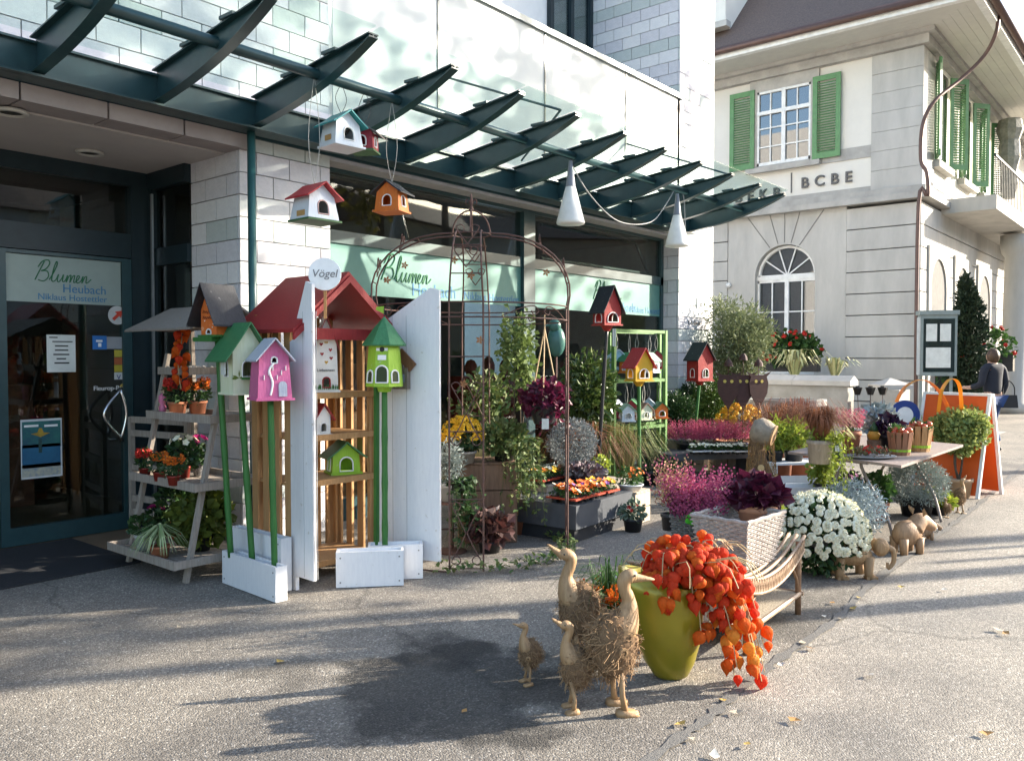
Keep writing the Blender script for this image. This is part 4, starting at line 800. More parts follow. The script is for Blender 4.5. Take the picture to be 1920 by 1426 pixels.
bamboo(t4, Matrix.Rotation(-FACE, 3, 'Z') @ (b3 - p3), Vector((0, 0, -.03)), .021, GRP)
o = MB().beam(D(706, 700, 6.0), D(706, 1040, 6.0), .03).build('green_stake', GRP); tag(o, 'square dark green stake leaning behind the lime tower birdhouse', 'stake')
# inside the cabinet and on its door
hz = birdhouse('white heart painted tower birdhouse on the top cabinet shelf', (mx - .0, cy0 + .12, 1.357), FACE + .35, .15, .15, .33, .19, M('heart_white', (.75, .73, .68)), REDP, tb=1.12, hole=(.34, .22, .06), over=.03, sidehole=False, rim=REDP)
text('Liebesnest', .03, INK, hz, (-.068, -.0845, .135), (HALF, 0, 0), ext=.0006)
for k, (x, z) in enumerate(((0, .2), (-.03, .26), (.03, .29), (0, .34), (-.035, .33), (.035, .23), (-.01, .39))): MB().prism([(0, -.014), (.014, .004), (.008, .013), (0, .006), (-.008, .013), (-.014, .004)], 0, .002, lambda a, q, e: (x + a, -.0825 + z * .02 - e, z + q)).build('painted_heart', REDP if k % 3 else M('ochre', (.5, .3, .04)), hz)
gb = MB()
for k in range(26): gb.leaf((-.08 + .0064 * k, -.0855, .0), (rnd(-.3, .3), 0, 1), (0, -1, 0), .045, .01, .0)
gb.build('painted_grass', GRP, hz, kind='stuff')
birdhouse('small white birdhouse with red roof on the middle cabinet shelf', (mx - .05, cy0 + .12, 1.042), FACE + .7, .11, .12, .13, .08, M('heart_white', (.75, .73, .68)), REDP, sidehole=False)
birdhouse('flower painted lime feeder house with green roof in the cabinet', (mx + .2, cy0 + .17, .737), FACE + .5, .2, .16, .13, .09, LGW, GRR, tb=1.08, hole=(.5, .8, .08), over=.035, drop=1.3)
pd = P_ + ax_ * (rlen * .42) - nn_ * (.014 if nn_.dot(FW) > 0 else -.014); pl = thing('nest_box', 'weathered grey nest box picture with brown roof hung on the white door', 'nest box', (pd.x, pd.y, 1.36), math.atan2(ax_.y, ax_.x))
sg_ = -1 if nn_.dot(FW) > 0 else 1; GREYW = wood('grey_board', (.22, .18, .14), (.14, .11, .09))
for k in range(5): MB().box(-.08 + k * .033, -.05 + k * .033, min(0, sg_ * .05), max(0, sg_ * .05), 0, .20 - abs(k - 2) * .022).build('board', GREYW, pl)
for s in (-1, 1): MB().beam((s * -.0, sg_ * .03, .27), (s * .12, sg_ * .03, .155), .014, .08, (0, 0, 1)).build('roof_slope', wood('brown_board', (.22, .10, .05), (.14, .06, .03)), pl)
bx_ = MB()
for k in range(40): bx_.ell((-.05 + rnd(-.02, .03), sg_ * .055, .03 + rnd(0, .13)), (.008, .006, .008), 5, 4)
bx_.build('berries', M('grey_berry', (.45, .45, .42), (.08, .08, .07), island=True), pl, kind='stuff'); MB().box(.03, .06, min(sg_ * .05, sg_ * .06), max(sg_ * .05, sg_ * .06), .05, .11).build('shutter', M('blue_grey', (.18, .22, .28)), pl)
# ------------------------------------------------------------ weathered ladder shelf
GW = wood('weathered_wood', (.36, .31, .26), (.24, .20, .165), .85, wear=(.48, .45, .41))
sh = thing('ladder_shelf', 'weathered wooden ladder shelf with four trays and small plank roof', 'shelf', (0, 0, 0))
YN, YF = 5.50, 6.36
for y in (YN, YF):
    MB().beam((2.98, y, 0), (3.32, y, 1.62), .045, .03, (1, 0, 0)).build('ladder_leg', GW, sh); MB().beam((3.56, y, 0), (3.52, y, 1.86), .04, .03, (1, 0, 0)).build('back_post', GW, sh)
def tray(x0, x1, y0, y1, z, tilt=0):
    n = max(3, int((x1 - x0) / .09)); tr = MB().box(x0, x1, y0 - .02, y0, z - .01, z + .045).build('tray', GW, sh)
    MB().box(x0, x1, y1, y1 + .02, z - .01, z + .045).build('tray_end', GW, tr); MB().box(x0 - .018, x0, y0 - .02, y1 + .02, z - .012, z + .047).build('tray_front', GW, tr); MB().box(x1, x1 + .018, y0 - .02, y1 + .02, z - .01, z + .045).build('tray_back', GW, tr)
    for k in range(n): MB().box(x0 + (x1 - x0) * k / n + .006, x0 + (x1 - x0) * (k + 1) / n - .006, y0, y1, z - .008, z + .006 + .002 * (k % 2)).build('tray_slat', GW, tr)
tray(2.86, 3.56, YN - .08, YF + .03, .14); tray(3.02, 3.54, YN - .08, YF, .66); tray(3.16, 3.54, YN - .05, YF, 1.13); tray(3.26, 3.52, YN + .42, YF, 1.47)
MB().beam((3.53, YN, 1.50), (3.53, YF, 1.50), .05, .02).build('back_rail', GW, sh); MB().beam((3.52, YN, 1.82), (3.52, YF, 1.82), .04, .02).build('back_rail', GW, sh)
GRF = wood('grey_roof_board', (.25, .22, .19), (.2, .175, .15))
MB().prism([(3.40, 1.97), (3.02, 1.79), (3.02, 1.805), (3.40, 1.99)], YN - .02, YF + .1, lambda a, q, t: (a, t, q)).build('roof_board', GRF, sh); MB().prism([(3.402, 1.97), (3.58, 1.86), (3.58, 1.875), (3.402, 1.99)], YN - .02, YF + .1, lambda a, q, t: (a, t, q)).build('roof_board', GRF, sh)
for y in (YN + .02, YF + .04): MB().prism([(3.08, 1.80), (3.5, 1.80), (3.5, 1.88), (3.4, 1.96)], y, y + .02, lambda a, q, t: (a, t, q)).build('gable_board', GW, sh)
shl = MB()
for k in range(90): shl.ell((rnd(3.28, 3.5), rnd(YN + .45, YF - .02), 1.49 + rnd(0, .03)), (.016, .013, .01), 5, 4)
o = shl.build('sea_shells', M('shell', (.5, .48, .45), (.25, .23, .22), island=True)); o['kind'] = 'stuff'; tag(o, 'heap of grey and white shells in the small upper tray', 'shells')
st_ = thing('wooden_stand', 'narrow weathered stand of two posts and rails behind the shelf', 'stand')
for p in (G(249, 1003), Vector((3.62, 6.62, 0))): MB().beam(p, p + Vector((0, 0, 1.06)), .05, .04, (1, 0, 0)).build('post', GW, st_)
a = G(249, 1003)
for z in (.22, .34, .62, .92, 1.04): MB().beam((a.x, a.y, z), (3.62, 6.62, z), .035, .055).build('rail', GW, st_)
# plants on the ladder shelf
def sp(u, v, z): return G(u, v, z)
bush('cyclamen', 'white cyclamen in white pot on the bottom shelf tray', 'plant', sp(268, 1030, .155), (.09, .09, .07), 90, (.05, .045), DGREEN, (M('white_pot', (.6, .6, .58)), .06, .045, .12))
t, c = bush('cyclamen', 'magenta flowered cyclamen behind the bottom tray', 'plant', sp(292, 1010, .155), (.09, .09, .07), 80, (.05, .045), DGREEN, (DPOT, .055, .045, .11)); blooms(t, c + Vector((0, 0, .06)), (.06, .06, .04), MAG, 9, .03, 'pet', .2)
t = grass('spider_plant', 'striped spider plant in terracotta bowl on the bottom tray', sp(300, 1045, .155), 90, .2, .06, M('spider_leaf', (.42, .45, .25), (.16, .25, .08), island=True), (TERRA, .07, .055, .09), 1.15, .007)
bush('leafy_plant', 'dark leafy plant in orange pot at the back of bottom tray', 'plant', sp(330, 1008, .155), (.15, .15, .17), 260, (.07, .05), DGREEN, (M('orange_pot', (.5, .1, .03)), .07, .055, .12))
bush('leafy_plant', 'big yellow green lobed plant on the bottom shelf tray', 'plant', sp(378, 1030, .155), (.22, .2, .17), 420, (.085, .07), M('leaf_olive_lime', (.13, .16, .02), (.06, .09, .015), island=True, trans=.25), (DPOT, .08, .06, .1))
t, c = bush('cyclamen', 'tall white cyclamen with dark leaves on the middle tray', 'plant', sp(345, 895, .675), (.1, .1, .11), 160, (.06, .05), DGREEN, (RPOT, .05, .04, .09)); blooms(t, c + Vector((0, 0, .09)), (.09, .09, .06), WBL, 16, .035, 'pet', 0)
t, c = bush('cyclamen', 'magenta cyclamen in patterned pot on the middle tray', 'plant', sp(372, 890, .675), (.08, .08, .1), 120, (.05, .045), DGREEN, (M('patterned_pot', (.5, .5, .5), (.03, .03, .04), scale=60), .045, .035, .09)); blooms(t, c + Vector((0, 0, .09)), (.07, .07, .05), MAG, 12, .035, 'pet', 0)
for i, u in enumerate((272, 299, 326)):
    t, c = bush('pepper_plant', ['ornamental pepper in red pot at the stand end of middle tray', 'orange ornamental pepper in red pot, middle one of the tray', 'ornamental pepper in red pot before the white cyclamen'][i], 'plant', sp(u, 893 + i * 8, .675), (.06, .06, .07), 90, (.045, .02), DGREEN, (RPOT, .045, .035, .07)); b = spikes(MB(), c + Vector((0, 0, .0)), .05, .05, 10, .09, .3, .02); b.build('peppers', ORA if i else REDB, t, kind='stuff')
for i, u in enumerate((333, 371)):
    t, c = bush('pepper_plant', ['red ornamental pepper in terracotta pot under the lantern garland', 'orange ornamental pepper in terracotta pot beside the ladder leg'][i], 'plant', sp(u, 777 - i * 2, 1.15), (.09, .09, .08), 150, (.05, .025), DGREEN, (TERRA, .07, .055, .1)); spikes(MB(), c, .08, .08, 14, .12, .3, .024).build('peppers', REDB if i == 0 else ORA, t, kind='stuff')
o = MB(); o.lathe([(.025, 0), (.028, .06), (.016, .075), (.03, .1), (.03, .14), (.01, .16)], 10); t = o.build('figurine', M('pink_speckle', (.6, .2, .32), (.5, .1, .2), scale=60), None, True, sp(305, 776, 1.15)); tag(t, 'small pink speckled figurine on the third shelf tray', 'figurine')
LANT = []
for nm, c in (('lantern_red', (.74, .075, .025)), ('lantern_orange', (.78, .16, .02)), ('lantern_pale', (.8, .34, .05))):
    b = MB(); n = 20; pf = [(.004, .44), (.22, .46), (.42, .28), (.49, .05), (.40, -.2), (.22, -.45), (.08, -.66), (.005, -.8)]
    b.lathe(pf, n, fn=lambda x, y, z: (x * (.86 + .2 * abs(math.cos(2.5 * math.atan2(y, x)))), y * (.86 + .2 * abs(math.cos(2.5 * math.atan2(y, x)))), z)); LANT.append(b.mesh('lantern', M(nm, c, tuple(q * .75 for q in c), scale=3, rough=.7, trans=.5, bump=.5, bscale=6, spec=.2), True))
ga = thing('lantern_garland', 'hanging garland of dried orange lantern fruit on the shelf', 'garland', D(338, 600, 6.25)); gm = MB(); gm.tube(cr([(0, 0, .02), (.01, 0, -.15), (-.02, 0, -.35), (.0, 0, -.52)], 5), .004, 5); gm.build('stem', M('straw', (.42, .3, .15)), ga)
for k in range(22):
    z = -.02 - k * .023; e = rvec() * .05; inst('lantern', LANT[1 if k % 4 else 0], ga, (e.x, e.y, z), (rnd(-.6, .6), rnd(-.6, .6), 0), rnd(.05, .065))
# ------------------------------------------------------------ things hung from the canopy
WIRE = M('wire_pale', (.5, .48, .44), metal=.4); DWIRE = M('wire_dark', (.06, .06, .06))
def hang_house(label, u, v, w, rz, wall, roofm, wm, **k):
    p = PY(u, v, 5.12); t = birdhouse(label, p, rz, w, w * .85, w * .78, w * .42, wall, roofm, hole=(.42, .6, .22), over=.03, group=None, name='hanging_birdhouse', drop=1.4, **k); hang(t, 3.74 - p.z, w * 1.2, wm); return t
WPALE = M('pale_blue_paint', (.62, .66, .7), (.58, .62, .66), rough=.5); TEALR = M('teal_roof', (.02, .24, .25), (.02, .2, .21), rough=.45); DRED = M('deep_red', (.26, .02, .035), (.22, .018, .03), rough=.5); GREYR = M('grey_roof', (.16, .14, .13), (.11, .1, .095)); ORNG = M('bright_orange', (.62, .17, .02), (.52, .13, .02), rough=.5); GBASE = M('green_base', (.06, .14, .05))
REDR = M('red_roof', (.42, .03, .035), (.34, .025, .03), rough=.5)
a = hang_house('hanging white birdhouse with red roof and painted fence on long string', 590, 414, .22, FACE + .85, WPALE, REDR, WIRE, tb=1.25, base=GBASE, rim=M('rim_pink', (.6, .4, .36)), sidehole=False)
for t_, q in ((a, 1),): MB().box(-.137, -.1345, -.07, .03, .02, .06).build('name_plate', M('tan_plate', (.45, .27, .1)), t_)
a = hang_house('hanging white birdhouse with teal roof on a hook', 640, 276, .21, FACE + .8, WPALE, TEALR, DWIRE, tb=1.2, sidehole=False); MB().box(-.128, -.1255, -.05, .03, .03, .07).build('name_plate', MATS['tan_plate'], a)
hang_house('hanging dark red birdhouse with grey roof behind the teal one', 684, 284, .17, FACE - .15, DRED, GREYR, DWIRE, tb=1.05, base=GBASE)
hang_house('hanging orange birdhouse with flat black roof and wire loop', 735, 396, .19, FACE - .35, ORNG, BLKR, WIRE, tb=1.15, base=ORNG)
cable = []
for i, (u, lab) in enumerate(((1070, 'white cone lamp hanging near the middle of the canopy tube'), (1270, 'white cone lamp hanging at the canopy end with bundled cable'))):
    p = PY(u, 300 if i == 0 else 365, 5.12); la_ = thing('cone_lamp', lab, 'lamp', (p.x, 5.12, 3.62)); z1 = -.62
    MB().lathe([(.02, .02), (.022, 0), (.05, -.24), (.053, -.25)], 20).build('neck', M('lamp_grey', (.25, .26, .3), rough=.4), la_, True); MB().lathe([(.053, -.25), (.145, -.60), (.15, -.625), (.14, -.64), (.01, -.65)], 28).build('shade', M('lamp_white', (.82, .82, .8), rough=.35, trans=.25), la_, True)
    MB().tube(cr([(0, 0, .0), (.02, 0, .06), (.05, 0, .1), (.02, .02, .13), (-.04, 0, .11), (-.02, 0, .05)], 5), .005, 5).build('hook', DWIRE, la_); cable.append(p.x)
o = MB().tube(cr([(cable[0] + .02, 5.12, 3.60), (cable[0] + .35, 5.1, 3.32), (cable[0] + .9, 5.1, 3.12), (cable[0] + 1.6, 5.1, 3.2), (cable[1] - .25, 5.12, 3.5), (cable[1], 5.12, 3.74), (cable[1] + .15, 5.12, 3.66), (cable[1] + .2, 5.12, 3.4), (cable[1] + .22, 5.12, 3.1)], 6), .007, 5).build('lamp_cable', M('cable_grey', (.3, .3, .3))); tag(o, 'slack grey cable looping between the two cone lamps', 'cable')
sp_ = thing('spotlight', 'tiny silver clip spotlight on the gutter beam above the entrance', 'spotlight', D(128, 152, 5.75)); MB().tube([(0, 0, .03), (.01, -.01, -.05)], [.02, .03], 8).build('head', MATS['alu'], sp_); MB().box(-.05, .05, -.02, .02, .03, .05).build('clip', INK, sp_)
# ------------------------------------------------------------ rusty iron pavilion
RUST_I = M('rusty_iron', (.12, .06, .045), (.075, .045, .04), scale=25, rough=.75, metal=.2)
gc = D(884, 668, 6.85); gz = thing('iron_pavilion', 'rusty wrought iron garden pavilion with domed top and fleur finial', 'pavilion', (gc.x, gc.y, 0), FACE); RG = .79; HZ = 2.0; IR = .0075
def pav(a, off, z, r=RG): return Vector((math.sin(a) * r + math.cos(a) * off, -math.cos(a) * r + math.sin(a) * off, z))
for q in range(4):
    a = q * HALF; hw = .125
    for s in (-1, 1): MB().tube([pav(a, s * hw, .02), pav(a, s * hw, HZ + .02)], IR, 6).build('leg', RUST_I, gz)
    pn = MB()
    for z in (.04, .55, 1.05, 1.6): pn.tube([pav(a, -hw, z), pav(a, hw, z)], .005, 5)
    pn.build('panel_bar', RUST_I, gz)
    sc_ = MB()
    for z0 in (1.18, .3):
        for s in (-1, 1):
            pts = [pav(a, s * .012, z0), pav(a, s * .09, z0 + .16)] ; spi = [pav(a, s * (.075 + .032 * math.cos(t * .7)), z0 + .2 + .032 * math.sin(t * .7)) for t in range(9)]; sc_.tube(cr([pav(a, s * .004, z0 + .0), pav(a, s * .05, z0 + .1)] + spi, 2), .0045, 5); sc_.tube(cr([pav(a, s * .004, z0), pav(a, s * .05, z0 - .1)] + [pav(a, s * (.075 + .032 * math.cos(t * .7)), z0 - .2 - .032 * math.sin(t * .7)) for t in range(9)], 2), .0045, 5)
    sc_.build('scroll', RUST_I, gz)
    for s in (-1, 1):                              # dome ribs
        pts = [pav(a, s * hw * (1 - .25 * math.sin(t)), HZ + .60 * math.sin(t), RG * math.cos(t) + .16 * math.sin(t)) for t in [i * HALF / 10 for i in range(11)]]; MB().tube(pts, IR, 6).build('dome_rib', RUST_I, gz)
    cn = MB()
    for t in (.35, .8, 1.2): cn.tube([pav(a, -hw * .9, HZ + .6 * math.sin(t), RG * math.cos(t) + .16 * math.sin(t)), pav(a, hw * .9, HZ + .6 * math.sin(t), RG * math.cos(t) + .16 * math.sin(t))], .005, 5)
    for s in (-1, 1):
        for t0 in (.55, 1.0): cn.tube(cr([pav(a, 0, HZ + .6 * math.sin(t0) - .06, RG * math.cos(t0) + .2 * math.sin(t0))] + [pav(a, s * (.055 + .03 * math.cos(k * .8)), HZ + .6 * math.sin(t0) + .06 + .03 * math.sin(k * .8), RG * math.cos(t0) + .16 * math.sin(t0)) for k in range(8)], 2), .0045, 5)
    cn.build('dome_scroll', RUST_I, gz)
    top = []
    for t in range(9): f_ = t / 8 * math.pi / 2; top.append(pav(a, 0, HZ + .60 + .2 * math.sin(f_), .155 * math.cos(f_)))
    MB().tube(top, IR, 6).build('crown_arch', RUST_I, gz)
    bd = MB()                                       # ring bands between the panels with S scrolls
    for z in (HZ, HZ - .11): bd.tube([pav(a + hw / RG + (HALF - 2 * hw / RG) * k / 8, 0, z) for k in range(9)], .006, 5)
    bd.tube([pav(a, -hw, HZ), pav(a, hw, HZ)], .006, 5); bd.tube([pav(a, -hw, HZ - .11), pav(a, hw, HZ - .11)], .006, 5)
    m_ = a + HALF / 2
    for s in (-1, 1): 
        bd.tube(cr([pav(m_ + s * .45, 0, HZ - .1), pav(m_ + s * .25, 0, HZ - .04), pav(m_ + s * .1, 0, HZ - .02), pav(m_ + s * .04, 0, HZ - .06), pav(m_ + s * .1, 0, HZ - .085), pav(m_ + s * .13, 0, HZ - .055)], 4), .0045, 5)
    bd.build('ring_band', RUST_I, gz)
    if q != 0: MB().tube([pav(a + hw / RG + (HALF - 2 * hw / RG) * k / 8, 0, .012) for k in range(9)], IR, 6).build('base_ring', RUST_I, gz)
MB().tube([pav(HALF * 4 * k / 24, 0, HZ + .6, .16) for k in range(25)], .006, 6).build('crown_ring', RUST_I, gz)
fb = MB().lathe([(.012, 0), (.022, .02), (.01, .04), (.012, .05), (.02, .075), (.012, .1), (.002, .15)], 8, (0, 0, HZ + .79))
for s in (-1, 1): fb.tube(cr([(s * .006, 0, HZ + .845), (s * .03, 0, HZ + .89), (s * .045, 0, HZ + .87), (s * .04, 0, HZ + .85)], 4), .006, 5)
fb.build('finial', RUST_I, gz, True)
lf = M('rust_leaf', (.35, .15, .05), (.25, .1, .04))
for a, off, z, r in ((0, -.1, 2.32, .63), (0, .1, 1.72, RG), (.0, -.02, 1.4, RG), (1.57, .1, 2.3, .62), (4.71, 0, 2.35, .55), (4.71, .1, 2.22, .68), (0, .03, 2.2, .7)):
    b = MB(); p = pav(a, off, z, r)
    for k in range(5): b.leaf(p, (math.cos(k * 1.26), 0, math.sin(k * 1.26)), (0, -1, 0), .035, .02)
    b.build('leaf_ornament', lf, gz)
iv = MB()
for k in range(26):
    a = HALF * (-.15 + 1.5 * k / 26); 
    for j in range(9): p = pav(a + rnd(-.03, .03), 0, .02 + rnd(0, .05), RG + rnd(-.08, .08)); iv.leaf(p, rvec() + Vector((0, 0, .4)), (0, 0, 1), .05, .04)
o = iv.build('ground_ivy', M('ivy_leaf', (.06, .12, .03), (.15, .16, .05), island=True, trans=.2), None, loc=(gc.x, gc.y, 0), rz=FACE); tag(o, 'ivy runner creeping along the base ring of the pavilion', 'ivy')
# ------------------------------------------------------------ driftwood ducks
DW = wood('pale_driftwood', (.37, .23, .115), (.24, .14, .065), .6); FIB = M('root_fibre', (.33, .205, .105), (.17, .10, .05), island=True, rough=.9); FIBB = M('root_mat', (.19, .115, .06), (.1, .06, .033), scale=30, rough=1, bump=1, bscale=40)
def duck(label, loc, rz, H, pitch=.2, fat=1., turn=0):     # faces local +X, H = total height
    t = thing('driftwood_duck', label, 'duck figure', (loc.x, loc.y, 0), rz); k = H / .62; lh = .17 * k; bc = Vector((-.02 * k, 0, lh + .125 * k)); br = Vector((.108 * k * fat, .092 * k * fat, .15 * k))
    MB().ell(bc, br, 18, 11, .06).build('body', FIBB, t, True); f = MB()
    for _ in range(900):
        d = rvec(); p = bc + Vector((d.x * br.x, d.y * br.y, d.z * br.z)) * .99; tn = (rvec() - d * rvec().dot(d)).normalized() + d * rnd(.05, .3) + Vector((-.25, 0, -.3)); l = rnd(.018, .05) * k; f.tube([p, p + tn * l * .5 + d * .005, p + tn * l], .0017 * k, 3)
    f.build('root_fibres', FIB, t, kind='stuff')
    for _ in range(3): d = rvec(); d.z *= .5; p = bc + Vector((d.x * br.x, d.y * br.y, d.z * br.z)); MB().lathe([(.022 * k, -.01), (.022 * k, .008), (.012 * k, .009), (.01 * k, -.004)], 10).build('wood_knot', DW, t, loc=p).rotation_euler = d.to_track_quat('Z', 'Y').to_euler()
    top = H - .035 * k; nb = bc.z + br.z * .55; n = [(-.03 * k, 0, nb - .06 * k), (.02 * k, 0, nb - .005 * k), (.045 * k, 0, nb + .05 * k), (.05 * k, 0, nb + (top - nb) * .5), (.03 * k, 0, top - .05 * k), (.03 * k, 0, top - .012 * k), (.055 * k, 0, top + .004 * k), (.078 * k, 0, top - .002 * k)]; rr = [.08, .078, .05, .03, .028, .032, .033, .024]; pts = cr(n, 4); rs = []
    for i in range(len(rr) - 1): rs += [rr[i] + (rr[i + 1] - rr[i]) * j / 4 for j in range(4)]
    rs.append(rr[-1]); nk = MB().tube(pts, [r * k for r in rs], 14); cp_, sp_ = math.cos(pitch), math.sin(pitch)
    bl = [(0, .024, .024), (.035, .017, .018), (.065, .011, .018), (.09, .008, .014), (.104, .003, .005)]; vs = []
    for x, h_, w_ in bl:
        for j in range(10): a = j * .6283; z = math.sin(a) * h_; vs.append(((.068 + x * cp_ - z * sp_) * k, math.cos(a) * w_ * k, top - .004 * k + (x * sp_ + z * cp_) * k))
    nk.add(vs, [(i * 10 + j, i * 10 + (j + 1) % 10, i * 10 + 10 + (j + 1) % 10, i * 10 + 10 + j) for i in range(4) for j in range(10)] + [tuple(range(40, 50))]); nk.build('neck_and_head', DW, t, True)
    for s in (-1, 1): MB().ell((.066 * k, s * .031 * k, top + .012 * k), (.005 * k,) * 3, 6, 5).build('eye', INK, t)
    for s in (-1, 1):
        y = s * .055 * k; MB().tube([(rnd(-.01, .02), y * .9, lh + .05 * k), (.0, y, lh * .5), (.01 * k, y * 1.1, .02)], [.015 * k, .0125 * k, .016 * k], 8).build('leg', DW, t, True)
        ft = MB(); ol = [(-.03, -.016), (.0, -.03), (.05, -.034), (.07, -.024), (.064, -.008), (.078, 0), (.064, .008), (.07, .024), (.05, .034), (.0, .03), (-.03, .016)]; nn2 = len(ol)
        ft.add([(a * k, y * 1.1 + q * k, 0) for a, q in ol] + [(a * k * .9, y * 1.1 + q * k * .85, (.026 if a < .02 else .015) * k) for a, q in ol], [tuple(range(nn2 - 1, -1, -1)), tuple(range(nn2, 2 * nn2))] + [(i, (i + 1) % nn2, nn2 + (i + 1) % nn2, nn2 + i) for i in range(nn2)]); ft.build('foot', DW, t, True)
    tl = MB()
    for _ in range(40): tl.tube([bc + Vector((-br.x * .8, rnd(-.03, .03), rnd(-.05, .05))), bc + Vector((-br.x * 1.2, rnd(-.05, .05), rnd(-.05, .03)))], .002 * k, 3)
    tl.build('tail_fibres', FIB, t, kind='stuff'); return t
LF = math.pi + YAW - HALF               # +X turned to picture left
g = G(990, 1280); duck('small driftwood duck standing alone on the wet patch', g, LF + .35, .305, .35)
g = G(1080, 1252); duck('largest driftwood duck with bill raised beside pepper plant', g, LF + .1, .62, .65, 1.02)
g = G(1075, 1330); duck('small driftwood duck in front of the big pair', g, LF + .15, .41, .6)
g = G(1158, 1330); duck('big driftwood duck with head turned toward the green vase', g, YAW - HALF + .25, .64, -.15, 1.0)
# ------------------------------------------------------------ vase of lantern fruit
g = G(1258, 1283); VC = Vector((g.x, g.y, 0)) + FW * .1
va = thing('tall_vase', 'tall glossy yellow green asymmetric vase on the pavement', 'vase', VC, FACE); VM = M('vase_glaze', (.29, .23, .018), (.2, .18, .014), scale=2.2, rough=.28, spec=.5, metal=.25, wear=(.24, .17, .03))
prf = [(.065, 0), (.085, .012), (.125, .08), (.165, .19), (.193, .31), (.207, .42), (.208, .5), (.196, .5), (.194, .42), (.18, .32)]
def vf(x, y, z): return (x * 1.0 + (.02 - z * .12) , y * .72, z * (1 - .10 * (x / .2)) )
MB().lathe(prf, 36, fn=vf).build('vessel', VM, va, True)
ph = thing('physalis_bunch', 'big cascading bunch of red orange lantern fruit in the vase', 'physalis', VC, FACE); sm = MB(); STRAW = MATS['straw']; tot = 0
for k in range(44):
    f = k / 43; ex = rnd(-.08, .4) ; ey = rnd(-.22, .12); top = .54 + rnd(.0, .14) * (1 - abs(ex - .15)); endz = rnd(.18, .62) if ex > .12 else rnd(.38, .58)
    if k % 4 == 0: ex = rnd(.3, .48); endz = rnd(.0, .2); ey = rnd(-.2, -.02)
    p = [(-.03 + rnd(-.05, .08), rnd(-.04, .05), .44), (ex * .35, ey * .35, top), (ex * .8, ey * .8, (top + endz) / 2 + .07), (ex, ey, max(endz, .05))]; pts = cr(p, 6); sm.tube(pts, .0028, 4)
    for j in range(6, len(pts)):
        for _ in range(1 if j % 3 else 0):
            e = rvec() * .035; q = pts[j] + e + Vector((0, 0, -.025)); q.z = max(q.z, .035); sm.tube([pts[j], q + Vector((0, 0, .02))], .0012, 3); low = q.z < .32; m_ = R.random()
            inst('lantern', LANT[0 if m_ < (.3 if low else .62) else (1 if m_ < .8 else 2 if low else 1)], ph, q, (rnd(-.5, .5), rnd(-.5, .5), rnd(0, 3)), rnd(.044, .068)); tot += 1
for k in range(95):
    d = rvec(); q = Vector((.12 + d.x * .25, -.06 + d.y * .19, .53 + abs(d.z) * .14 - abs(d.x) * .08)); s_ = rnd(.044, .068); inst('lantern', LANT[0 if R.random() < .6 else 1], ph, q, (rnd(-.9, .9), rnd(-.9, .9), rnd(0, 3)), (s_, s_ * rnd(.8, 1), s_ * rnd(.9, 1.15)))
for k in range(30): d = rvec(); sm.tube(cr([(.05 + d.y * .1, 0, .52), (.1 + d.x * .25, d.y * .2 - .08, .66 + d.z * .05), (.12 + d.x * .36, d.y * .3 - .1, .58 + d.z * .1)], 3), .0026, 4)
sm.build('stems', STRAW, ph)
# pepper plant and grass behind the ducks
g = G(1135, 1235); t, c = bush('pepper_plant', 'orange ornamental pepper in a basket pot behind the big duck', 'plant', g, (.15, .14, .12), 330, (.06, .022), GREEN, (WICKG, .1, .08, .14)); spikes(MB(), c, .12, .11, 26, .16, .3, .026).build('peppers', ORA, t, kind='stuff'); blades(MB(), (0.1, .05, .2), 70, .38, .14, .004, .7).build('grass_blades', GREEN, t)
ow = thing('owl_pick', 'small lime green owl on a stick in the pepper plant', 'ornament', D(1157, 1085, 4.75), FACE); MB().ell((0, 0, 0), (.03, .018, .042), 10, 8).build('owl_body', LGW, ow, True); 
for s in (-1, 1): MB().ell((s * .012, -.016, .016), (.01, .006, .01), 8, 5).build('owl_eye', RIM, ow)
MB().tube([(0, 0, -.03), (0, 0, -.3)], .003, 5).build('stick', PINE, ow)
# ------------------------------------------------------------ rattan bench
bA = G(1405, 1232); bB = G(1508, 1150); dv = (bB - bA); bl = dv.length; bt = thing('rattan_bench', 'brown rattan bench with wavy slatted top and woven lower shelf', 'bench', bA, math.atan2(dv.y, dv.x)); bd_ = .72; bh = .36
wav = lambda x: bh + .10 * (abs(x / bl - .42) / .58) ** 2 * 1.15
for k in range(15):
    y = .02 + k * (bd_ - .04) / 14; MB().tube([(x_ * bl / 12 * 1.12 - bl * .06, y, wav(x_ * bl / 12)) for x_ in range(13)], .0115, 6).build('top_cane', M('cane_top', (.42, .30, .2), (.28, .18, .11), scale=20, rough=.5), bt, True)
for x in (.03, bl - .03):
    for y in (.03, bd_ - .03): MB().tube([(x, y, 0), (x, y, wav(x) - .01)], .019, 8).build('leg', RATT, bt, True)
ap_ = MB()
for y in (.004, bd_ - .004):
    ap_.tube([(x_ * bl / 12, y, wav(x_ * bl / 12) - .075) for x_ in range(13)], .008, 6)
    for x_ in range(36): x0 = bl * x_ / 36; ap_.tube([(x0, y, wav(x0)), (x0 + .02, y, wav(x0) - .075)], .005, 4); ap_.tube([(x0 + .02, y - .003, wav(x0)), (x0, y - .003, wav(x0) - .075)], .004, 4)
ap_.build('woven_apron', MATS['cane_top'], bt)
for y in (.03, bd_ - .03):
    for s, x in ((1, .03), (-1, bl - .03)): MB().tube(cr([(x, y, .12), (x + s * .03, y, .22), (x + s * .14, y, wav(x + s * .14) - .08)], 4), .009, 6).build('brace', RATT, bt, True)
WV = M('woven_shelf', (.42, .36, .27), (.2, .16, .11), scale=110, rough=.9, bump=.6, bscale=120)
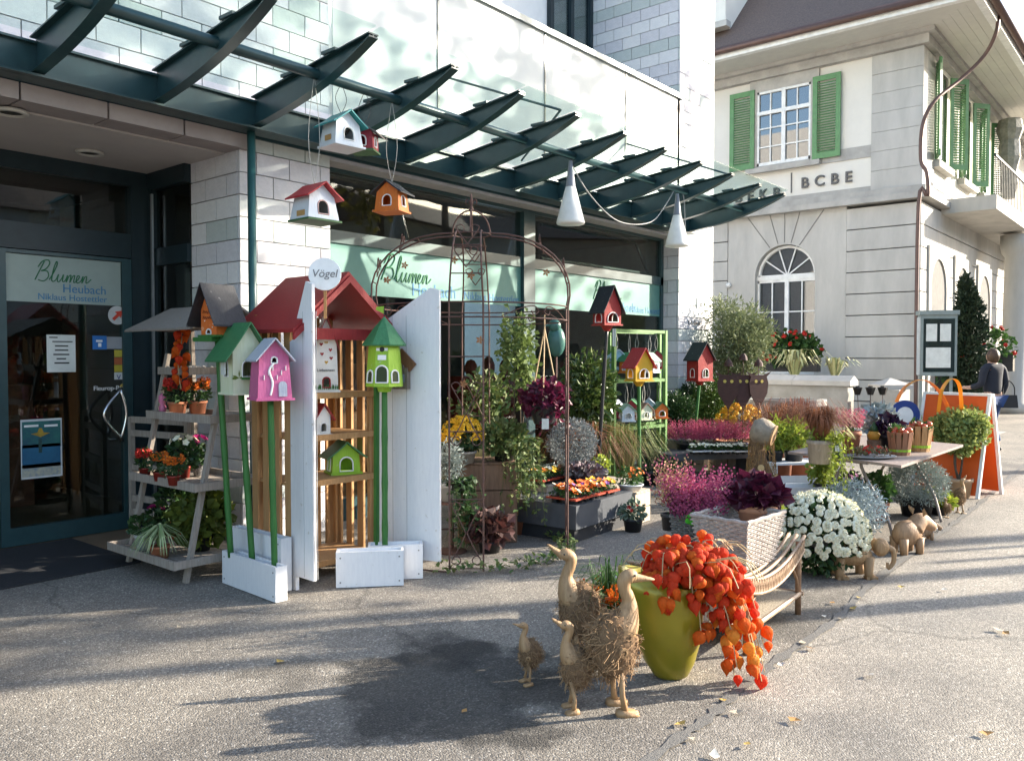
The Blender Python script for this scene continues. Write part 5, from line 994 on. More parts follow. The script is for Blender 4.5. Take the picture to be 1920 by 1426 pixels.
MB().box(.02, bl - .02, .02, bd_ - .02, .125, .138).build('lower_shelf', WV, bt); er = MB()
for y in (.02, bd_ - .02): er.tube([(0, y, .13), (bl, y, .13)], .014, 6)
for x in (.02, bl - .02): er.tube([(x, 0, .131), (x, bd_, .131)], .014, 6)
er.build('shelf_edge', MATS['cane_top'], bt)
bang = math.atan2(dv.y, dv.x); bu = dv.normalized(); bn = Vector((-bu.y, bu.x, 0))
def onb(a, b, z=None): q = bA + bu * a + bn * b; return Vector((q.x, q.y, (wav(a) + .012) if z is None else z))
basket('white_basket', 'whitewashed square wicker basket standing on the rattan bench', onb(.50, .26), bang - .12, .175, .14, .235, .18, .28, WICK, 22)
GB = G(1290, 1022, .41)
basket('grey_basket', 'grey wicker basket of heather standing behind the white basket', GB, bang + .3, .085, .075, .105, .095, .19, WICKG, 12)
cl = thing('clover_ornament', 'bright green felt clover hung on the grey basket', 'ornament', D(1296, 972, 5.05), FACE); cm = MB()
for k in range(5): a = k * 1.2566; cm.ell((.022 * math.cos(a), 0, .022 * math.sin(a)), (.02, .006, .02), 10, 6)
cm.build('petals', M('felt_green', (.07, .5, .03), rough=.9), cl, True); MB().ell((0, -.006, 0), (.009, .004, .009), 8, 5).build('centre', M('felt_dark', (.04, .3, .02)), cl)
h0 = GB + Vector((0, 0, .18)); heather('heather_plant', 'magenta heather with yellow tips in the grey basket', h0, .11, .1, 100, .25, PINK, None, bang); t = heather('heather_plant', 'pale green and rose heather at the basket end by gravel', GB + RT * -.1 + Vector((0, 0, .1)), .08, .08, 60, .36, M('bloom_pale_rose', (.4, .32, .12), (.42, .06, .15), island=True), (DPOT, .07, .06, .1))
heather('heather_plant', 'broad magenta heather behind the white basket rim', onb(.62, .56), .24, .14, 190, .34, M('bloom_plum', (.34, .07, .15), (.2, .03, .09), island=True, trans=.2), (DPOT, .12, .1, .16), bang)
t, c = bush('purple_coral_bells', 'dark purple ruffled coral bells in terracotta pot on the bench', 'plant', onb(.80, .26), (.15, .15, .09), 240, (.085, .08), PURP, (M('peach_pot', (.55, .27, .16), (.48, .23, .13)), .12, .09, .24), .3)
leafcloud(MB(), (.16, -.02, .15), (.06, .08, .09), 90, .05, .03, .1, .5).build('lime_tuft', LIME, t)
# ------------------------------------------------------------ white chrysanthemum ball carried by a wooden elephant
g = G(1578, 1092); mc = Vector((g.x, g.y, 0)) + FW * .28; el = thing('wooden_elephant', 'pale carved wooden elephant planter under the white flowers', 'planter figure', mc + RT * .13 - FW * .1, YAW - HALF + .0); el.scale = (.8, .8, .8)
MB().ell((0, 0, .2), (.2, .15, .1), 14, 9).build('body', DW, el, True)
for x in (-.13, .13):
    for y in (-.1, .1): MB().tube([(x, y, .2), (x, y, .06), (x + .01, y, 0)], [.05, .038, .045], 10).build('leg', DW, el, True)
    MB().box(x - .03, x + .07, -.14, -.06, 0, .025).build('foot', DW, el)
MB().ell((.27, -.02, .27), (.075, .065, .085), 12, 8).build('head', DW, el, True); MB().tube(cr([(.32, -.02, .27), (.38, -.03, .24), (.385, -.03, .14), (.34, -.03, .08), (.33, -.03, .13)], 5), [.03 - .0009 * i for i in range(21)], 8).build('trunk', DW, el, True)
for s in (-1, 1): MB().ell((.24, -.02 + s * .07, .28), (.045, .012, .06), 10, 6).build('ear', DW, el, True)
mu = thing('white_chrysanthemum', 'huge dome of white chrysanthemums beside the rattan bench', 'flowers', Vector((mc.x, mc.y, .1)) - RT * .05, 0); leafcloud(MB(), (0, 0, .19), (.31, .31, .28), 1500, .06, .035, .55).build('foliage', DGREEN, mu); MB().lathe([(.12, 0), (.16, .12)], 14).build('pot', DPOT, mu)
me = flower_mesh('flower', WBL, .031, 'pom')
for k in range(290):
    z = 1 - 1.3 * (k + .5) / 290; a = k * 2.39996; s_ = math.sqrt(max(0, 1 - z * z)); d = Vector((math.cos(a) * s_, math.sin(a) * s_, z)); d = (d + rvec() * .08).normalized(); inst('flower', me, mu, Vector((d.x * .325, d.y * .325, .19 + d.z * .295)), d.to_track_quat('Z', 'Y').to_euler(), rnd(.75, 1.2))
g = G(1630, 1052); t, c = bush('silver_bush', 'feathery silver bush beside the white chrysanthemum dome', 'plant', Vector((g.x, g.y, 0)) + FW * .35 , (.27, .27, .24), 4500, (.045, .008), M('leaf_ice', (.42, .48, .5), (.3, .36, .38), island=True), (DPOT, .16, .13, .16), .3)
g = G(1560, 1085); bush('ground_ivy_pot', 'low dark ivy pot at the foot of the silver bush', 'plant', Vector((g.x, g.y, 0)) + FW * 1.0 + RT * .25, (.14, .14, .09), 220, (.05, .045), DGREEN, (DPOT, .09, .07, .08))
# driftwood pigs
def pig(label, loc, rz, k):
    t = thing('driftwood_pig', label, 'pig figure', loc, rz); PM = wood('pig_wood', (.36, .22, .12), (.22, .13, .07), .6); b = MB().ell((0, 0, .2 * k), (.17 * k, .10 * k, .13 * k), 14, 9, .06); b.build('body', PM, t, True)
    MB().tube(cr([(.08 * k, 0, .24 * k), (.17 * k, 0, .31 * k), (.25 * k, 0, .28 * k), (.34 * k, 0, .23 * k)], 4), [.10 * k - .0045 * k * i for i in range(13)], 10).build('head', PM, t, True)
    for s in (-1, 1): MB().leaf((.14 * k, s * .06 * k, .36 * k), (-.3, s * .4, 1), (1, 0, 0), .11 * k, .07 * k).build('ear', PM, t)
    for x in (-.1, .1):
        for s in (-1, 1): MB().tube([(x * k, s * .06 * k, .16 * k), (x * k, s * .065 * k, 0)], [.045 * k, .035 * k], 8).build('leg', PM, t, True)
    MB().tube([(.355 * k + .0, .035 * k * math.cos(a * .6), .215 * k + .035 * k * math.sin(a * .6)) for a in range(11)], .006 * k, 5).build('nose_ring', MATS['alu'], t); return t
g = G(1700, 1036); pig('driftwood pig with a metal nose ring at the pavement edge', Vector((g.x, g.y, 0)), YAW - HALF + .35, .82)
g = G(1735, 1012); pig('piglet of driftwood standing behind the larger ringed pig', Vector((g.x, g.y, 0)), YAW - HALF + .1, .42)
# fallen leaves and pebbles
FL = [M('fallen_%d' % i, c, rough=.7) for i, c in enumerate(((.45, .30, .08), (.5, .42, .3), (.38, .2, .06), (.6, .56, .48)))]; fm = []
for m in FL: fm.append(MB().add([(-.5, 0, .1), (-.1, -.35, .0), (.5, 0, .12), (-.1, .35, .06), (0, 0, .0)], [(0, 1, 4), (1, 2, 4), (2, 3, 4), (3, 0, 4)]).mesh('fallen_leaf', m))
pts_ = [(1275, 1357), (1380, 1335), (1490, 1350), (1465, 1245), (1355, 1312), (1430, 1237), (1560, 1130), (1545, 1155), (1610, 1120), (1870, 1180), (1885, 1187), (1770, 1105), (1400, 1395), (1300, 1385), (1850, 1375), (1630, 1265), (1690, 1100), (1505, 1205), (870, 1333), (1340, 1415), (1600, 1140), (1575, 1160), (1520, 1215), (1660, 1062), (525, 1240), (335, 1175)]
for i, (u, v) in enumerate(pts_):
    g = G(u, v, .008); o = inst('fallen_leaf', fm[i % 4], None, (g.x, g.y, .01), (rnd(-.2, .2), rnd(-.2, .2), rnd(0, 6)), rnd(.04, .07)); tag(o, ['small yellow fallen leaf lying on the asphalt', 'pale curled fallen leaf lying on the asphalt', 'brown fallen leaf lying on the asphalt', 'whitish dry fallen leaf lying on the asphalt'][i % 4], 'leaf', 'fallen leaves on the asphalt')
# ------------------------------------------------------------ plant displays before the window
def gd(u, d, z=0.0): p = D(u, 668, d); return Vector((p.x, p.y, z))
def zt(v, d): return CZ - (v - 668) * d / F
CRATE = wood('crate_wood', (.22, .13, .08), (.13, .075, .045), .85); PALEW = wood('pale_crate', (.5, .42, .32), (.38, .3, .22), .8)
def crate(label, c, rz, w, d, h, mat, n=3, name='wooden_crate', legs=False):
    t = thing(name, label, 'crate', c, rz)
    for i in range(n):
        z0, z1 = h * i / n + .006, h * (i + 1) / n - .004
        MB().box(-w / 2, w / 2, -d / 2, -d / 2 + .015, z0, z1).build('slat', mat, t); MB().box(-w / 2, w / 2, d / 2 - .015, d / 2, z0, z1).build('slat', mat, t)
        MB().box(-w / 2, -w / 2 + .015, -d / 2 + .016, d / 2 - .016, z0, z1).build('slat', mat, t); MB().box(w / 2 - .015, w / 2, -d / 2 + .016, d / 2 - .016, z0, z1).build('slat', mat, t)
    for i in range(4): MB().box(-w / 2 + w * i / 4 + .003, -w / 2 + w * (i + 1) / 4 - .003, -d / 2 - .012, d / 2 + .012, h, h + .014).build('top_board', mat, t)
    for sx in (-1, 1):
        for sy in (-1, 1): MB().box(sx * (w / 2 - .03) - .014, sx * (w / 2 - .03) + .014, sy * (d / 2 - .03) - .014, sy * (d / 2 - .03) + .014, 0, h - .004).build('corner_post', mat, t)
    return t
c1 = gd(912, 7.25); H1 = .68; crate('tall dark wooden crate carrying yellow chrysanthemums under the ivy', c1, FACE + .1, .5, .4, H1, CRATE, 3)
t, c = bush('yellow_chrysanthemum', 'yellow chrysanthemums in low box on the tall dark crate', 'flowers', gd(866, 7.05, H1 + .015), (.18, .15, .15), 420, (.05, .03), DGREEN, (GW, .12, .1, .1)); blooms(t, c, (.185, .16, .16), YEL, 130, .026, 'pom', -.1)
IVY = MATS['ivy_leaf']
t = thing('trailing_ivy', 'variegated ivy cascading over the side of the tall crate', 'ivy', gd(945, 7.2, H1 + .015)); pot(t, DPOT, .1, .08, .13); b = leafcloud(MB(), (0, 0, .2), (.26, .2, .15), 650, .055, .05, .3); trailing(b, (0, -.05, .15), (.03, -.14, 0), .66, 34, .05, .2); trailing(b, (.12, 0, .15), (.16, -.08, 0), .62, 28, .05, .14); b.build('foliage', IVY, t)
t, c = bush('silver_bush', 'wispy silver bush beside the open white cabinet door', 'plant', gd(843, 6.75, .42), (.12, .12, .2), 900, (.05, .007), SILVER, (GPOT, .09, .07, .14), .1)
st = thing('plant_pedestal', 'dark iron pedestal under the wispy silver bush', 'pedestal', gd(846, 6.75)); MB().lathe([(.12, 0), (.12, .015), (.02, .03), (.02, .39), (.11, .4), (.11, .418)], 14).build('column', RUST_I, st); MB().lathe([(.125, .001), (.128, .012)], 14).build('base_rim', RUST_I, st)
t = thing('trailing_ivy', 'long dark ivy hanging to the ground by the pavilion leg', 'ivy', gd(858, 6.7, .52)); b = trailing(MB(), (0, 0, .05), (.02, -.06, 0), .56, 26, .055, .08); trailing(b, (0, 0, .0), (.1, -.04, 0), .5, 12, .05, .06); b.build('foliage', DGREEN, t); pot(t, DPOT, .07, .06, .08)
t, c = bush('coral_bells', 'dark red coral bells on the ground before the tall crate', 'plant', gd(918, 6.75), (.2, .16, .12), 260, (.085, .08), M('leaf_wine', (.10, .035, .03), (.05, .03, .025), island=True, trans=.2), (DPOT, .1, .08, .1), .2)
t, c = bush('coral_bells', 'grey leaved coral bells beside the slate block', 'plant', gd(925, 7.0), (.14, .12, .1), 120, (.08, .075), M('leaf_greyred', (.2, .16, .15), (.08, .05, .05), island=True), (DPOT, .08, .07, .1), .2)
# slate block
SLATE = M('slate', (.055, .06, .068), (.085, .09, .1), scale=5, rough=.45, bump=.1); sA = G(1080, 1021); sR = G(1186, 985); sL = G(966, 1000); sx_ = (sR - sA); sang = math.atan2(sx_.y, sx_.x); sl_ = .95
sb = thing('slate_block', 'polished dark slate block on a recessed plinth by the pavilion', 'stone block', sA, sang); wd = sx_.length; MB().box(.05, wd - .05, .05, sl_ - .05, 0, .125).build('plinth', M('slate_plinth', (.035, .036, .04)), sb); MB().box(0, wd, 0, sl_, .125, .33).build('slab', SLATE, sb)
def onS(a, b): q = sA + Vector((math.cos(sang), math.sin(sang), 0)) * a + Vector((-math.sin(sang), math.cos(sang), 0)) * b; return Vector((q.x, q.y, .331))
def tray_of(label, loc, rz, nx, ny, cell, traym, cols, fs, leafm=GREEN, hh=.07):
    t = thing('flower_tray', label, 'flower tray', loc, rz); w, d = nx * cell, ny * cell; MB().box(-w / 2 - .012, w / 2 + .012, -d / 2 - .012, d / 2 + .012, .035, .05).build('tray_rim', traym, t)
    for i in range(nx):
        for j in range(ny): MB().lathe([(cell * .33, 0), (cell * .43, .06)], 8, (-w / 2 + (i + .5) * cell, -d / 2 + (j + .5) * cell, 0)).build('cell_pot', DPOT, t)
    lc = MB()
    for i in range(nx):
        for j in range(ny): leafcloud(lc, (-w / 2 + (i + .5) * cell, -d / 2 + (j + .5) * cell, .05 + hh * .5), (cell * .5, cell * .5, hh * .55), 40, .03, .02, .1)
    lc.build('foliage', leafm, t); ms_ = [flower_mesh('flower', m, fs, 'pet') for m in cols]
    for k in range(nx * ny * 5):
        d_ = Vector((rnd(-.4, .4), rnd(-.9, .1), 1)).normalized(); inst('flower', R.choice(ms_), t, (rnd(-w / 2, w / 2), rnd(-d / 2, d / 2), .05 + hh * rnd(.75, 1.25)), d_.to_track_quat('Z', 'Y').to_euler(), rnd(.8, 1.15))
    return t
REDT = M('red_tray', (.42, .06, .03), rough=.45); WHT = M('white_tray', (.78, .78, .77), rough=.4)
tray_of('orange and violet pansies in a red tray on the slate', onS(.27, .17), sang, 5, 3, .095, REDT, [ORA, ORA, ORA, ORA, WBL, VIO], .038); tray_of('small red tray of orange pansies beside the larger one', onS(.66, .16), sang, 2, 3, .095, REDT, [ORA, VIO, YEL], .03)
t, c = bush('cabbage_bowl', 'dark bowl of purple ornamental cabbages on the slate block', 'plant', onS(.83, .42), (.2, .17, .07), 300, (.06, .05), M('leaf_dusk', (.13, .07, .09), (.2, .18, .17), island=True), (DPOT, .18, .1, .11), .2)
crate('low pale crate holding yellow pansies behind the slate block', gd(1030, 8.05), sang, .6, .35, .38, PALEW, 3); p = gd(1030, 7.95, .395); tray_of('yellow and orange pansies on the low pale crate', p, sang, 5, 2, .1, REDT, [YEL, YEL, ORA, WBL], .03)
crate('long weathered crate under the zinc bucket', gd(1110, 8.3), sang - .2, .75, .4, .34, GW, 2); tp = gd(1073, 8.15, .355)
t = thing('silver_ball_plant', 'round silver cushion plant in a zinc bucket on the crate', 'plant', tp); pot(t, GPOT, .115, .08, .2); leafcloud(MB(), (0, 0, .40), (.25, .25, .235), 5200, .032, .006, .7).build('foliage', M('leaf_steel', (.27, .29, .29), (.18, .2, .2), island=True), t)
t, c = bush('yellow_flower_pot', 'pale yellow primulas in a dark pot beside the bucket', 'flowers', gd(1127, 8.2, .355), (.09, .09, .09), 130, (.05, .035), LIME, (DPOT, .07, .055, .09)); blooms(t, c, (.09, .09, .09), M('bloom_cream', (.7, .66, .25), island=True), 16, .025, 'pet')
crate('short white washed crate at the end of the slate block', gd(1185, 8.0), sang, .3, .25, .3, PALEW, 2); t, c = bush('chilli_bowl', 'small bedding plants with red fruit on the short white crate', 'plant', gd(1183, 7.95, .315), (.15, .13, .09), 220, (.04, .025), GREEN, (WHT, .12, .1, .06)); blooms(t, c, (.15, .13, .1), ORA, 22, .018, 'pet', .1)
t, c = bush('cyclamen', 'red cyclamen in black pot on the ground by the short crate', 'plant', gd(1188, 7.55), (.11, .11, .08), 130, (.06, .04), M('leaf_greygreen', (.13, .17, .12), (.06, .09, .05), island=True), (DPOT, .09, .07, .12)); blooms(t, c, (.1, .1, .07), REDB, 6, .025, 'pet', .1)
# taller plants before the glass
def tree_in_pot(name, label, loc, potd, trunk_h, r, n, LW, mat, tr=.012, lean=(0, 0), cat='shrub', extra=0):
    t = thing(name, label, cat, loc); z = pot(t, *potd); b = MB()
    for k in range(3 + extra): b.tube(cr([(rnd(-.02, .02), rnd(-.02, .02), z * .9), (lean[0] * .4 + rnd(-.04, .04), lean[1] * .4 + rnd(-.04, .04), z + trunk_h * .5), (lean[0] + rnd(-.5, .5) * r[0], lean[1] + rnd(-.5, .5) * r[1], z + trunk_h + r[2] * rnd(.2, 1))], 4), [tr * (1 - .06 * i) for i in range(9)], 6)
    b.build('trunk', BARK, t, True); lc = MB(); c = Vector((lean[0], lean[1], z + trunk_h + r[2] * .7))
    for k in range(20): d = rvec(); leafcloud(lc, c + Vector((d.x * r[0] * .58, d.y * r[1] * .58, d.z * r[2] * .6)), (r[0] * .46, r[1] * .46, r[2] * .42), n // 20, LW[0], LW[1], .1)
    lc.build('foliage', mat, t); return t
tree_in_pot('laurel_bush', 'glossy laurel bush in basket pot before the far window', gd(1098, 9.6), (PALEW, .17, .13, .3), .55, (.42, .36, .5), 1700, (.10, .045), M('leaf_gloss', (.04, .085, .02), (.10, .13, .035), island=True, rough=.3, trans=.15))
tree_in_pot('climbing_plant', 'climbing plant with small pale leaves inside the iron pavilion', gd(972, 7.5), (TERRA, .13, .1, .22), .95, (.24, .2, .55), 800, (.06, .045), M('leaf_fresh', (.16, .22, .06), (.08, .12, .03), island=True, trans=.3), .01)
tree_in_pot('window_shrub', 'dark leafy shrub behind yellow chrysanthemums in the pavilion', gd(900, 8.6), (TERRA, .15, .12, .26), .5, (.4, .3, .42), 900, (.08, .05), MATS['ivy_leaf']); 
o = MB().lathe([(.1, 0), (.19, .06), (.21, .16), (.17, .27), (.08, .31), (.03, .36)], 14).build('pumpkin', M('pumpkin_cream', (.42, .36, .16), (.34, .3, .12)), None, True, gd(905, 8.2, .52)); tag(o, 'pale ribbed pumpkin on a crate inside the pavilion', 'pumpkin'); crate('brown crate under the pale pumpkin', gd(905, 8.2), FACE, .45, .4, .5, CRATE, 3)
hp = D(1021, 590, 7.25); hb = thing('hanging_basket', 'hanging purple shamrock plant on three ropes under the pavilion ring', 'hanging plant', (hp.x, hp.y, 0), FACE); zb = zt(790, 7.25)
for k in range(3): a = k * 2.094 + .4; MB().tube([(0, 0, hp.z), (.0, 0, hp.z - .12), (.15 * math.cos(a), .15 * math.sin(a), zb + .14)], .006, 5).build('rope', M('rope', (.5, .36, .2)), hb)
MB().lathe([(.09, zb - .02), (.15, zb + .14), (.14, zb + .14)], 14).build('bowl', DPOT, hb); b = leafcloud(MB(), (0, 0, zb + .2), (.21, .2, .16), 420, .07, .065, .4, .3); trailing(b, (0, 0, zb + .12), (.1, -.05, 0), .25, 10, .05, .12); b.build('foliage', M('leaf_shamrock', (.13, .012, .04), (.06, .01, .03), island=True, trans=.35, rough=.4), hb)
MB().box(-.03, .03, -.2, -.198, zb - .05, zb + .04).build('price_tag', MATS['paper'], hb)
bd = thing('bird_sculpture', 'teal ceramic bird sculpture on a rod before the window', 'sculpture', gd(1043, 9.0), FACE); zc = zt(640, 9.0); MB().ell((0, 0, zc), (.1, .08, .17), 14, 9).build('body', M('teal_glaze', (.05, .14, .12), rough=.3), bd, True); MB().ell((-.02, -.03, zc + .17), (.07, .06, .07), 12, 8).build('head', MATS['teal_glaze'], bd, True); MB().tube([(-.07, -.05, zc + .18), (-.14, -.07, zc + .16)], [.02, .004], 7).build('beak', MATS['teal_glaze'], bd); MB().tube([(0, 0, 0), (0, 0, zc - .1)], .012, 6).build('rod', RUST_I, bd)
grass('brown_sedge', 'fine brown sedge spilling around the laurel pot', gd(1092, 9.1, .0), 260, .75, .22, RUST, (TERRA, .14, .11, .3), .75, .004)
grass('green_grass', 'tall green grass clump standing behind the green rack legs', gd(1172, 9.3), 240, .85, .2, M('grass_green', (.12, .17, .04), (.2, .17, .06), island=True, trans=.3), (DPOT, .13, .1, .16), .55, .005)
bush('rosemary_bush', 'upright dark rosemary bush inside the green rack', 'shrub', gd(1215, 10.3), (.25, .22, .4), 900, (.05, .008), DGREEN, (DPOT, .14, .11, .18), .1)
# birdhouses on poles, green rack
def pole_bird(label, u, vb, vt, d, base_u, w, rz, wall, roofm, pm, h=.9, gh=.55, **k):
    tp = D(u, vt, d); bp = gd(base_u, d, .0); t = birdhouse(label, tp, rz, w, w * .9, w * h, w * gh, wall, roofm, name='birdhouse_on_pole', over=.035, **k); mm = Matrix.Rotation(-rz, 3, 'Z'); bamboo(t, mm @ (bp - tp), Vector((0, 0, -.016)), .02, pm); MB().lathe([(.03, -.07), (.07, -.016)], 8).build('collar', wall, t); return t
REDW = M('barn_red', (.33, .025, .02), (.27, .02, .018), rough=.5, wear=(.5, .25, .15)); BPOLE = M('black_pole', (.02, .02, .022), rough=.4)
pole_bird('red birdhouse with big black roof on a black pole', 1138, 0, 608, 8.8, 1118, .22, FACE + .55, REDW, BLKR, BPOLE, .75, 1.05, hole=(.62, .62, .12), drop=1.6)
pole_bird('red birdhouse with black roof on green bamboo pole by the column', 1312, 0, 712, 11.4, 1297, .26, FACE + .5, REDW, BLKR, GRP, 1.15, .8, hole=(.4, .4, .12), drop=1.3)
pole_bird('yellow birdhouse with red roof on green pole before the rack', 1198, 0, 712, 9.1, 1200, .22, FACE + .45, M('sun_yellow', (.6, .36, .02), (.5, .28, .02), rough=.5), REDR, GRP, .75, .8, hole=(.55, .62, .12), drop=1.3)
RGRN = M('rack_green', (.10, .22, .05), (.07, .16, .035), scale=14, rough=.5); rk = thing('green_rack', 'green painted metal rack hung with small birdhouses', 'rack', (0, 0, 0)); rA, rB = gd(1151, 9.9), gd(1247, 10.6); bk = Vector((FW.x, FW.y, 0)) * .42
top = 1.93
for p in (rA, rB, rA + bk, rB + bk): MB().beam(p, p + Vector((0, 0, top)), .045).build('post', RGRN, rk)
for z in (top - .02, 1.30, .72):
    for o_ in (Vector((0, 0, 0)), bk): MB().beam(rA + o_ + Vector((0, 0, z)), rB + o_ + Vector((0, 0, z)), .038).build('rail', RGRN, rk)
    for p in (rA, rB): MB().beam(p + Vector((0, 0, z)), p + bk + Vector((0, 0, z)), .03).build('side_rail', RGRN, rk)
MB().box(-.02, .02, -.03, -.024, 1.72, 1.93).build('price_card', MATS['paper'], rk, loc=(rA.x, rA.y, 0), rz=FACE)
SM = [(M('sky_paint', (.3, .5, .62), rough=.5), M('sky_roof', (.5, .6, .7))), (ORNG, GRR), (M('rose_paint', (.5, .06, .14)), LILR), (WPALE, M('mint_roof', (.3, .5, .35))), (DRED, GRR), (CREAM, M('brown_roof', (.25, .14, .1)))]
labs = ['sky blue', 'orange', 'rose', 'pale', 'dark red', 'cream']
for row, (zr, n, sc) in enumerate(((1.91, 5, .19), (1.28, 6, .16))):
    for k in range(n):
        f = (k + .5) / n; p = rA.lerp(rB, f) + bk * (.15 if k % 2 else .7); wl_, rf_ = SM[(k + row * 2) % 6]; z = zr - (.46 if row == 0 else .42) - .04 * (k % 2)
        t = birdhouse('small %s birdhouse hanging on the %s rail of the green rack' % (labs[(k + row * 2) % 6], 'top' if row == 0 else 'middle'), (p.x, p.y, z), FACE + rnd(-.9, .9), sc, sc * .9, sc * .75, sc * .45, wl_, rf_, name='hanging_birdhouse', hole=(.5, .6, .15), over=.02); hang(t, zr - z, sc * 1.15, WIRE, loop=.02)
# evergreen shrubs, slate bench with heather and pansies
for u, d, r, h, lab, m in ((1268, 11.6, .3, .36, 'rounded dark boxwood in a slatted planter beside the column', DGREEN), (1335, 12.2, .33, .5, 'feathery bright green conifer behind the red birdhouse', M('leaf_conifer', (.12, .2, .03), (.06, .12, .02), island=True)), (1298, 12.6, .3, .42, 'dark conifer between boxwood and olive tree', DGREEN)):
    bush('evergreen_shrub', lab, 'shrub', gd(u, d, .25), (r, r, h), 4200, (.06, .02), m, (GPOT, .2, .16, .22), .2)
crate('slatted pale planter under the rounded boxwood', gd(1268, 11.6), FACE, .7, .4, .23, PALEW, 2); crate('low grey crate under the conifers', gd(1325, 12.35), FACE, 1.0, .7, .23, GW, 2)
hbn = thing('slate_bench', 'long dark slate bench carrying heather and white pansies', 'bench', gd(1335, 10.75), FACE + .25); MB().box(-.75, .75, -.3, .3, .3, .38).build('top', SLATE, hbn); MB().box(-.7, -.5, -.25, .25, 0, .3).build('support', SLATE, hbn); MB().box(.5, .7, -.25, .25, 0, .3).build('support', SLATE, hbn)
for k in range(3): q = gd(1290 + k * 45, 10.9 + .05 * k, .38); heather('heather_plant', ['deep rose heather at the pot end of the slate bench', 'deep rose heather in the middle of the slate bench', 'deep rose heather on the slate bench by the carved figure'][k], q, .24, .17, 170, .32, PINKL, (DPOT, .16, .13, .08), FACE)
for k in range(3): q = gd(1313 + k * 40, 10.35, .38); tray_of(['white pansies in white tray, first on the slate bench', 'white pansies in white tray between two others', 'violet white pansies in white tray by the carved figure'][k], q, FACE + .25, 3, 2, .085, WHT, [WBL, WBL, WBL if k < 2 else VIO], .026, GREEN, .06)
bush('potted_herb', 'little herb in terracotta pot at the bench end', 'plant', gd(1258, 10.2, .0), (.1, .1, .1), 140, (.05, .03), GREEN, (TERRA, .1, .08, .16))
# carved mushroom headed figure
cf = thing('carved_figure', 'root wood goose figure with a bark cup for a head', 'figure', gd(1425, 7.6), FACE); zh = zt(815, 7.6)
b = MB().tube(cr([(0, 0, 0), (.02, 0, .2), (.03, 0, .45), (.0, 0, .62), (-.03, 0, zh - .02)], 4), [.1, .11, .125, .13, .135, .135, .13, .125, .12, .11, .1, .085, .075, .065, .06, .06, .06], 14).build('body', FIBB, cf, True); f = MB()
for _ in range(650):
    z = rnd(.05, zh - .05); a = rnd(0, 6.283); r_ = .13 * (1 - .45 * max(0, z - .4) / .6); p = Vector((.02 + r_ * math.cos(a), r_ * math.sin(a), z)); f.tube([p, p + Vector((math.cos(a) * .025, math.sin(a) * .025, rnd(-.05, .02))), p + Vector((math.cos(a) * .02, math.sin(a) * .02, rnd(-.1, -.03)))], .002, 3)
f.build('root_fibres', M('fibre_gold', (.36, .2, .07), (.2, .11, .04), island=True), cf, kind='stuff')
for k in range(9): a = -HALF + rnd(-1.1, 1.1); z = rnd(.3, .7); MB().lathe([(.03, -.012), (.03, .012), (.002, .013)], 10).build('wood_disc', M('disc_wood', (.5, .34, .16), (.42, .28, .13), scale=9), cf, loc=(.02 + .135 * math.cos(a), .135 * math.sin(a), z)).rotation_euler = Vector((math.cos(a), math.sin(a), 0)).to_track_quat('Z', 'Y').to_euler()
hd = MB().lathe([(.002, -.07), (.09, -.05), (.125, .0), (.12, .07), (.095, .13), (.09, .15), (.075, .15), (.07, .1)], 18).build('bark_cup', M('bark_cup', (.3, .24, .17), (.18, .14, .1), scale=14, bump=.6), cf, True, (-.01, 0, zh + .04)); hd.rotation_euler = (.5, 1.9, 0); MB().lathe([(.092, .12), (.098, .15), (.09, .152), (.07, .15)], 18).build('cut_rim', DW, hd)
o = MB().tube([(-.13, -.02, 0), (-.1, 0, .55)], .022, 7).build('stick_leg', DW, cf, True)
# owls on rods
OWL = M('owl_rust', (.075, .032, .025), (.05, .022, .018), scale=18, rough=.7); 
for k, (u, v) in enumerate(((1366, 735), (1394, 735), (1423, 735))):
    d = 11.0; z = zt(v + 22, d); t = thing('owl_stake', ['rusty sheet metal owl on a rod beside the olive tree', 'rusty sheet metal owl on a rod between two others', 'rusty sheet metal owl on a rod nearest the stone trough'][k], 'garden stake', gd(u, d, 0), FACE + (k - 1) * .3)
    pl = [(0, -.08), (.06, .02), (.13, .14), (.145, .28), (.12, .36), (.19, .43), (.07, .385), (-.07, .385), (-.19, .43), (-.12, .36), (-.145, .28), (-.13, .14), (-.06, .02)]; MB().prism(pl, -.006, .006, lambda a, q, e: (a, e, z + q)).build('owl_plate', OWL, t); MB().tube([(0, .008, 0), (0, .008, z + .62)], .006, 5).build('rod', OWL, t)
    for s in (-1, 1): MB().lathe([(.022, 0), (.022, .003)], 10, fn=lambda x, y, e, s=s: (x + s * .045, -.007 - e, y + z + .3)).build('owl_eye', M('eye_gold', (.6, .45, .1)), t)
    MB().lathe([(.06, 0), (.05, .05), (.02, .09)], 10, (0, .008, z + (.5 if k != 1 else .58))).build('bell', OWL, t)
t, c = bush('yarrow', 'yellow yarrow in wide terracotta bowl under the owl stakes', 'flowers', gd(1388, 11.4, .25), (.42, .28, .24), 500, (.06, .02), GREEN, (TERRA, .34, .26, .2), .2); blooms(t, c + Vector((0, 0, .04)), (.42, .28, .25), YEL, 90, .04, 'pom', .1); crate('grey crate under the terracotta yarrow bowl', gd(1388, 11.4), FACE, .75, .5, .235, GW, 2)
tree_in_pot('olive_tree', 'young olive tree with silvery leaves at the shop corner', gd(1378, 12.9), (TERRA, .25, .2, .4), .75, (.78, .62, .88), 8200, (.085, .02), OLIVE, .022, (0, 0), 'tree', 4)
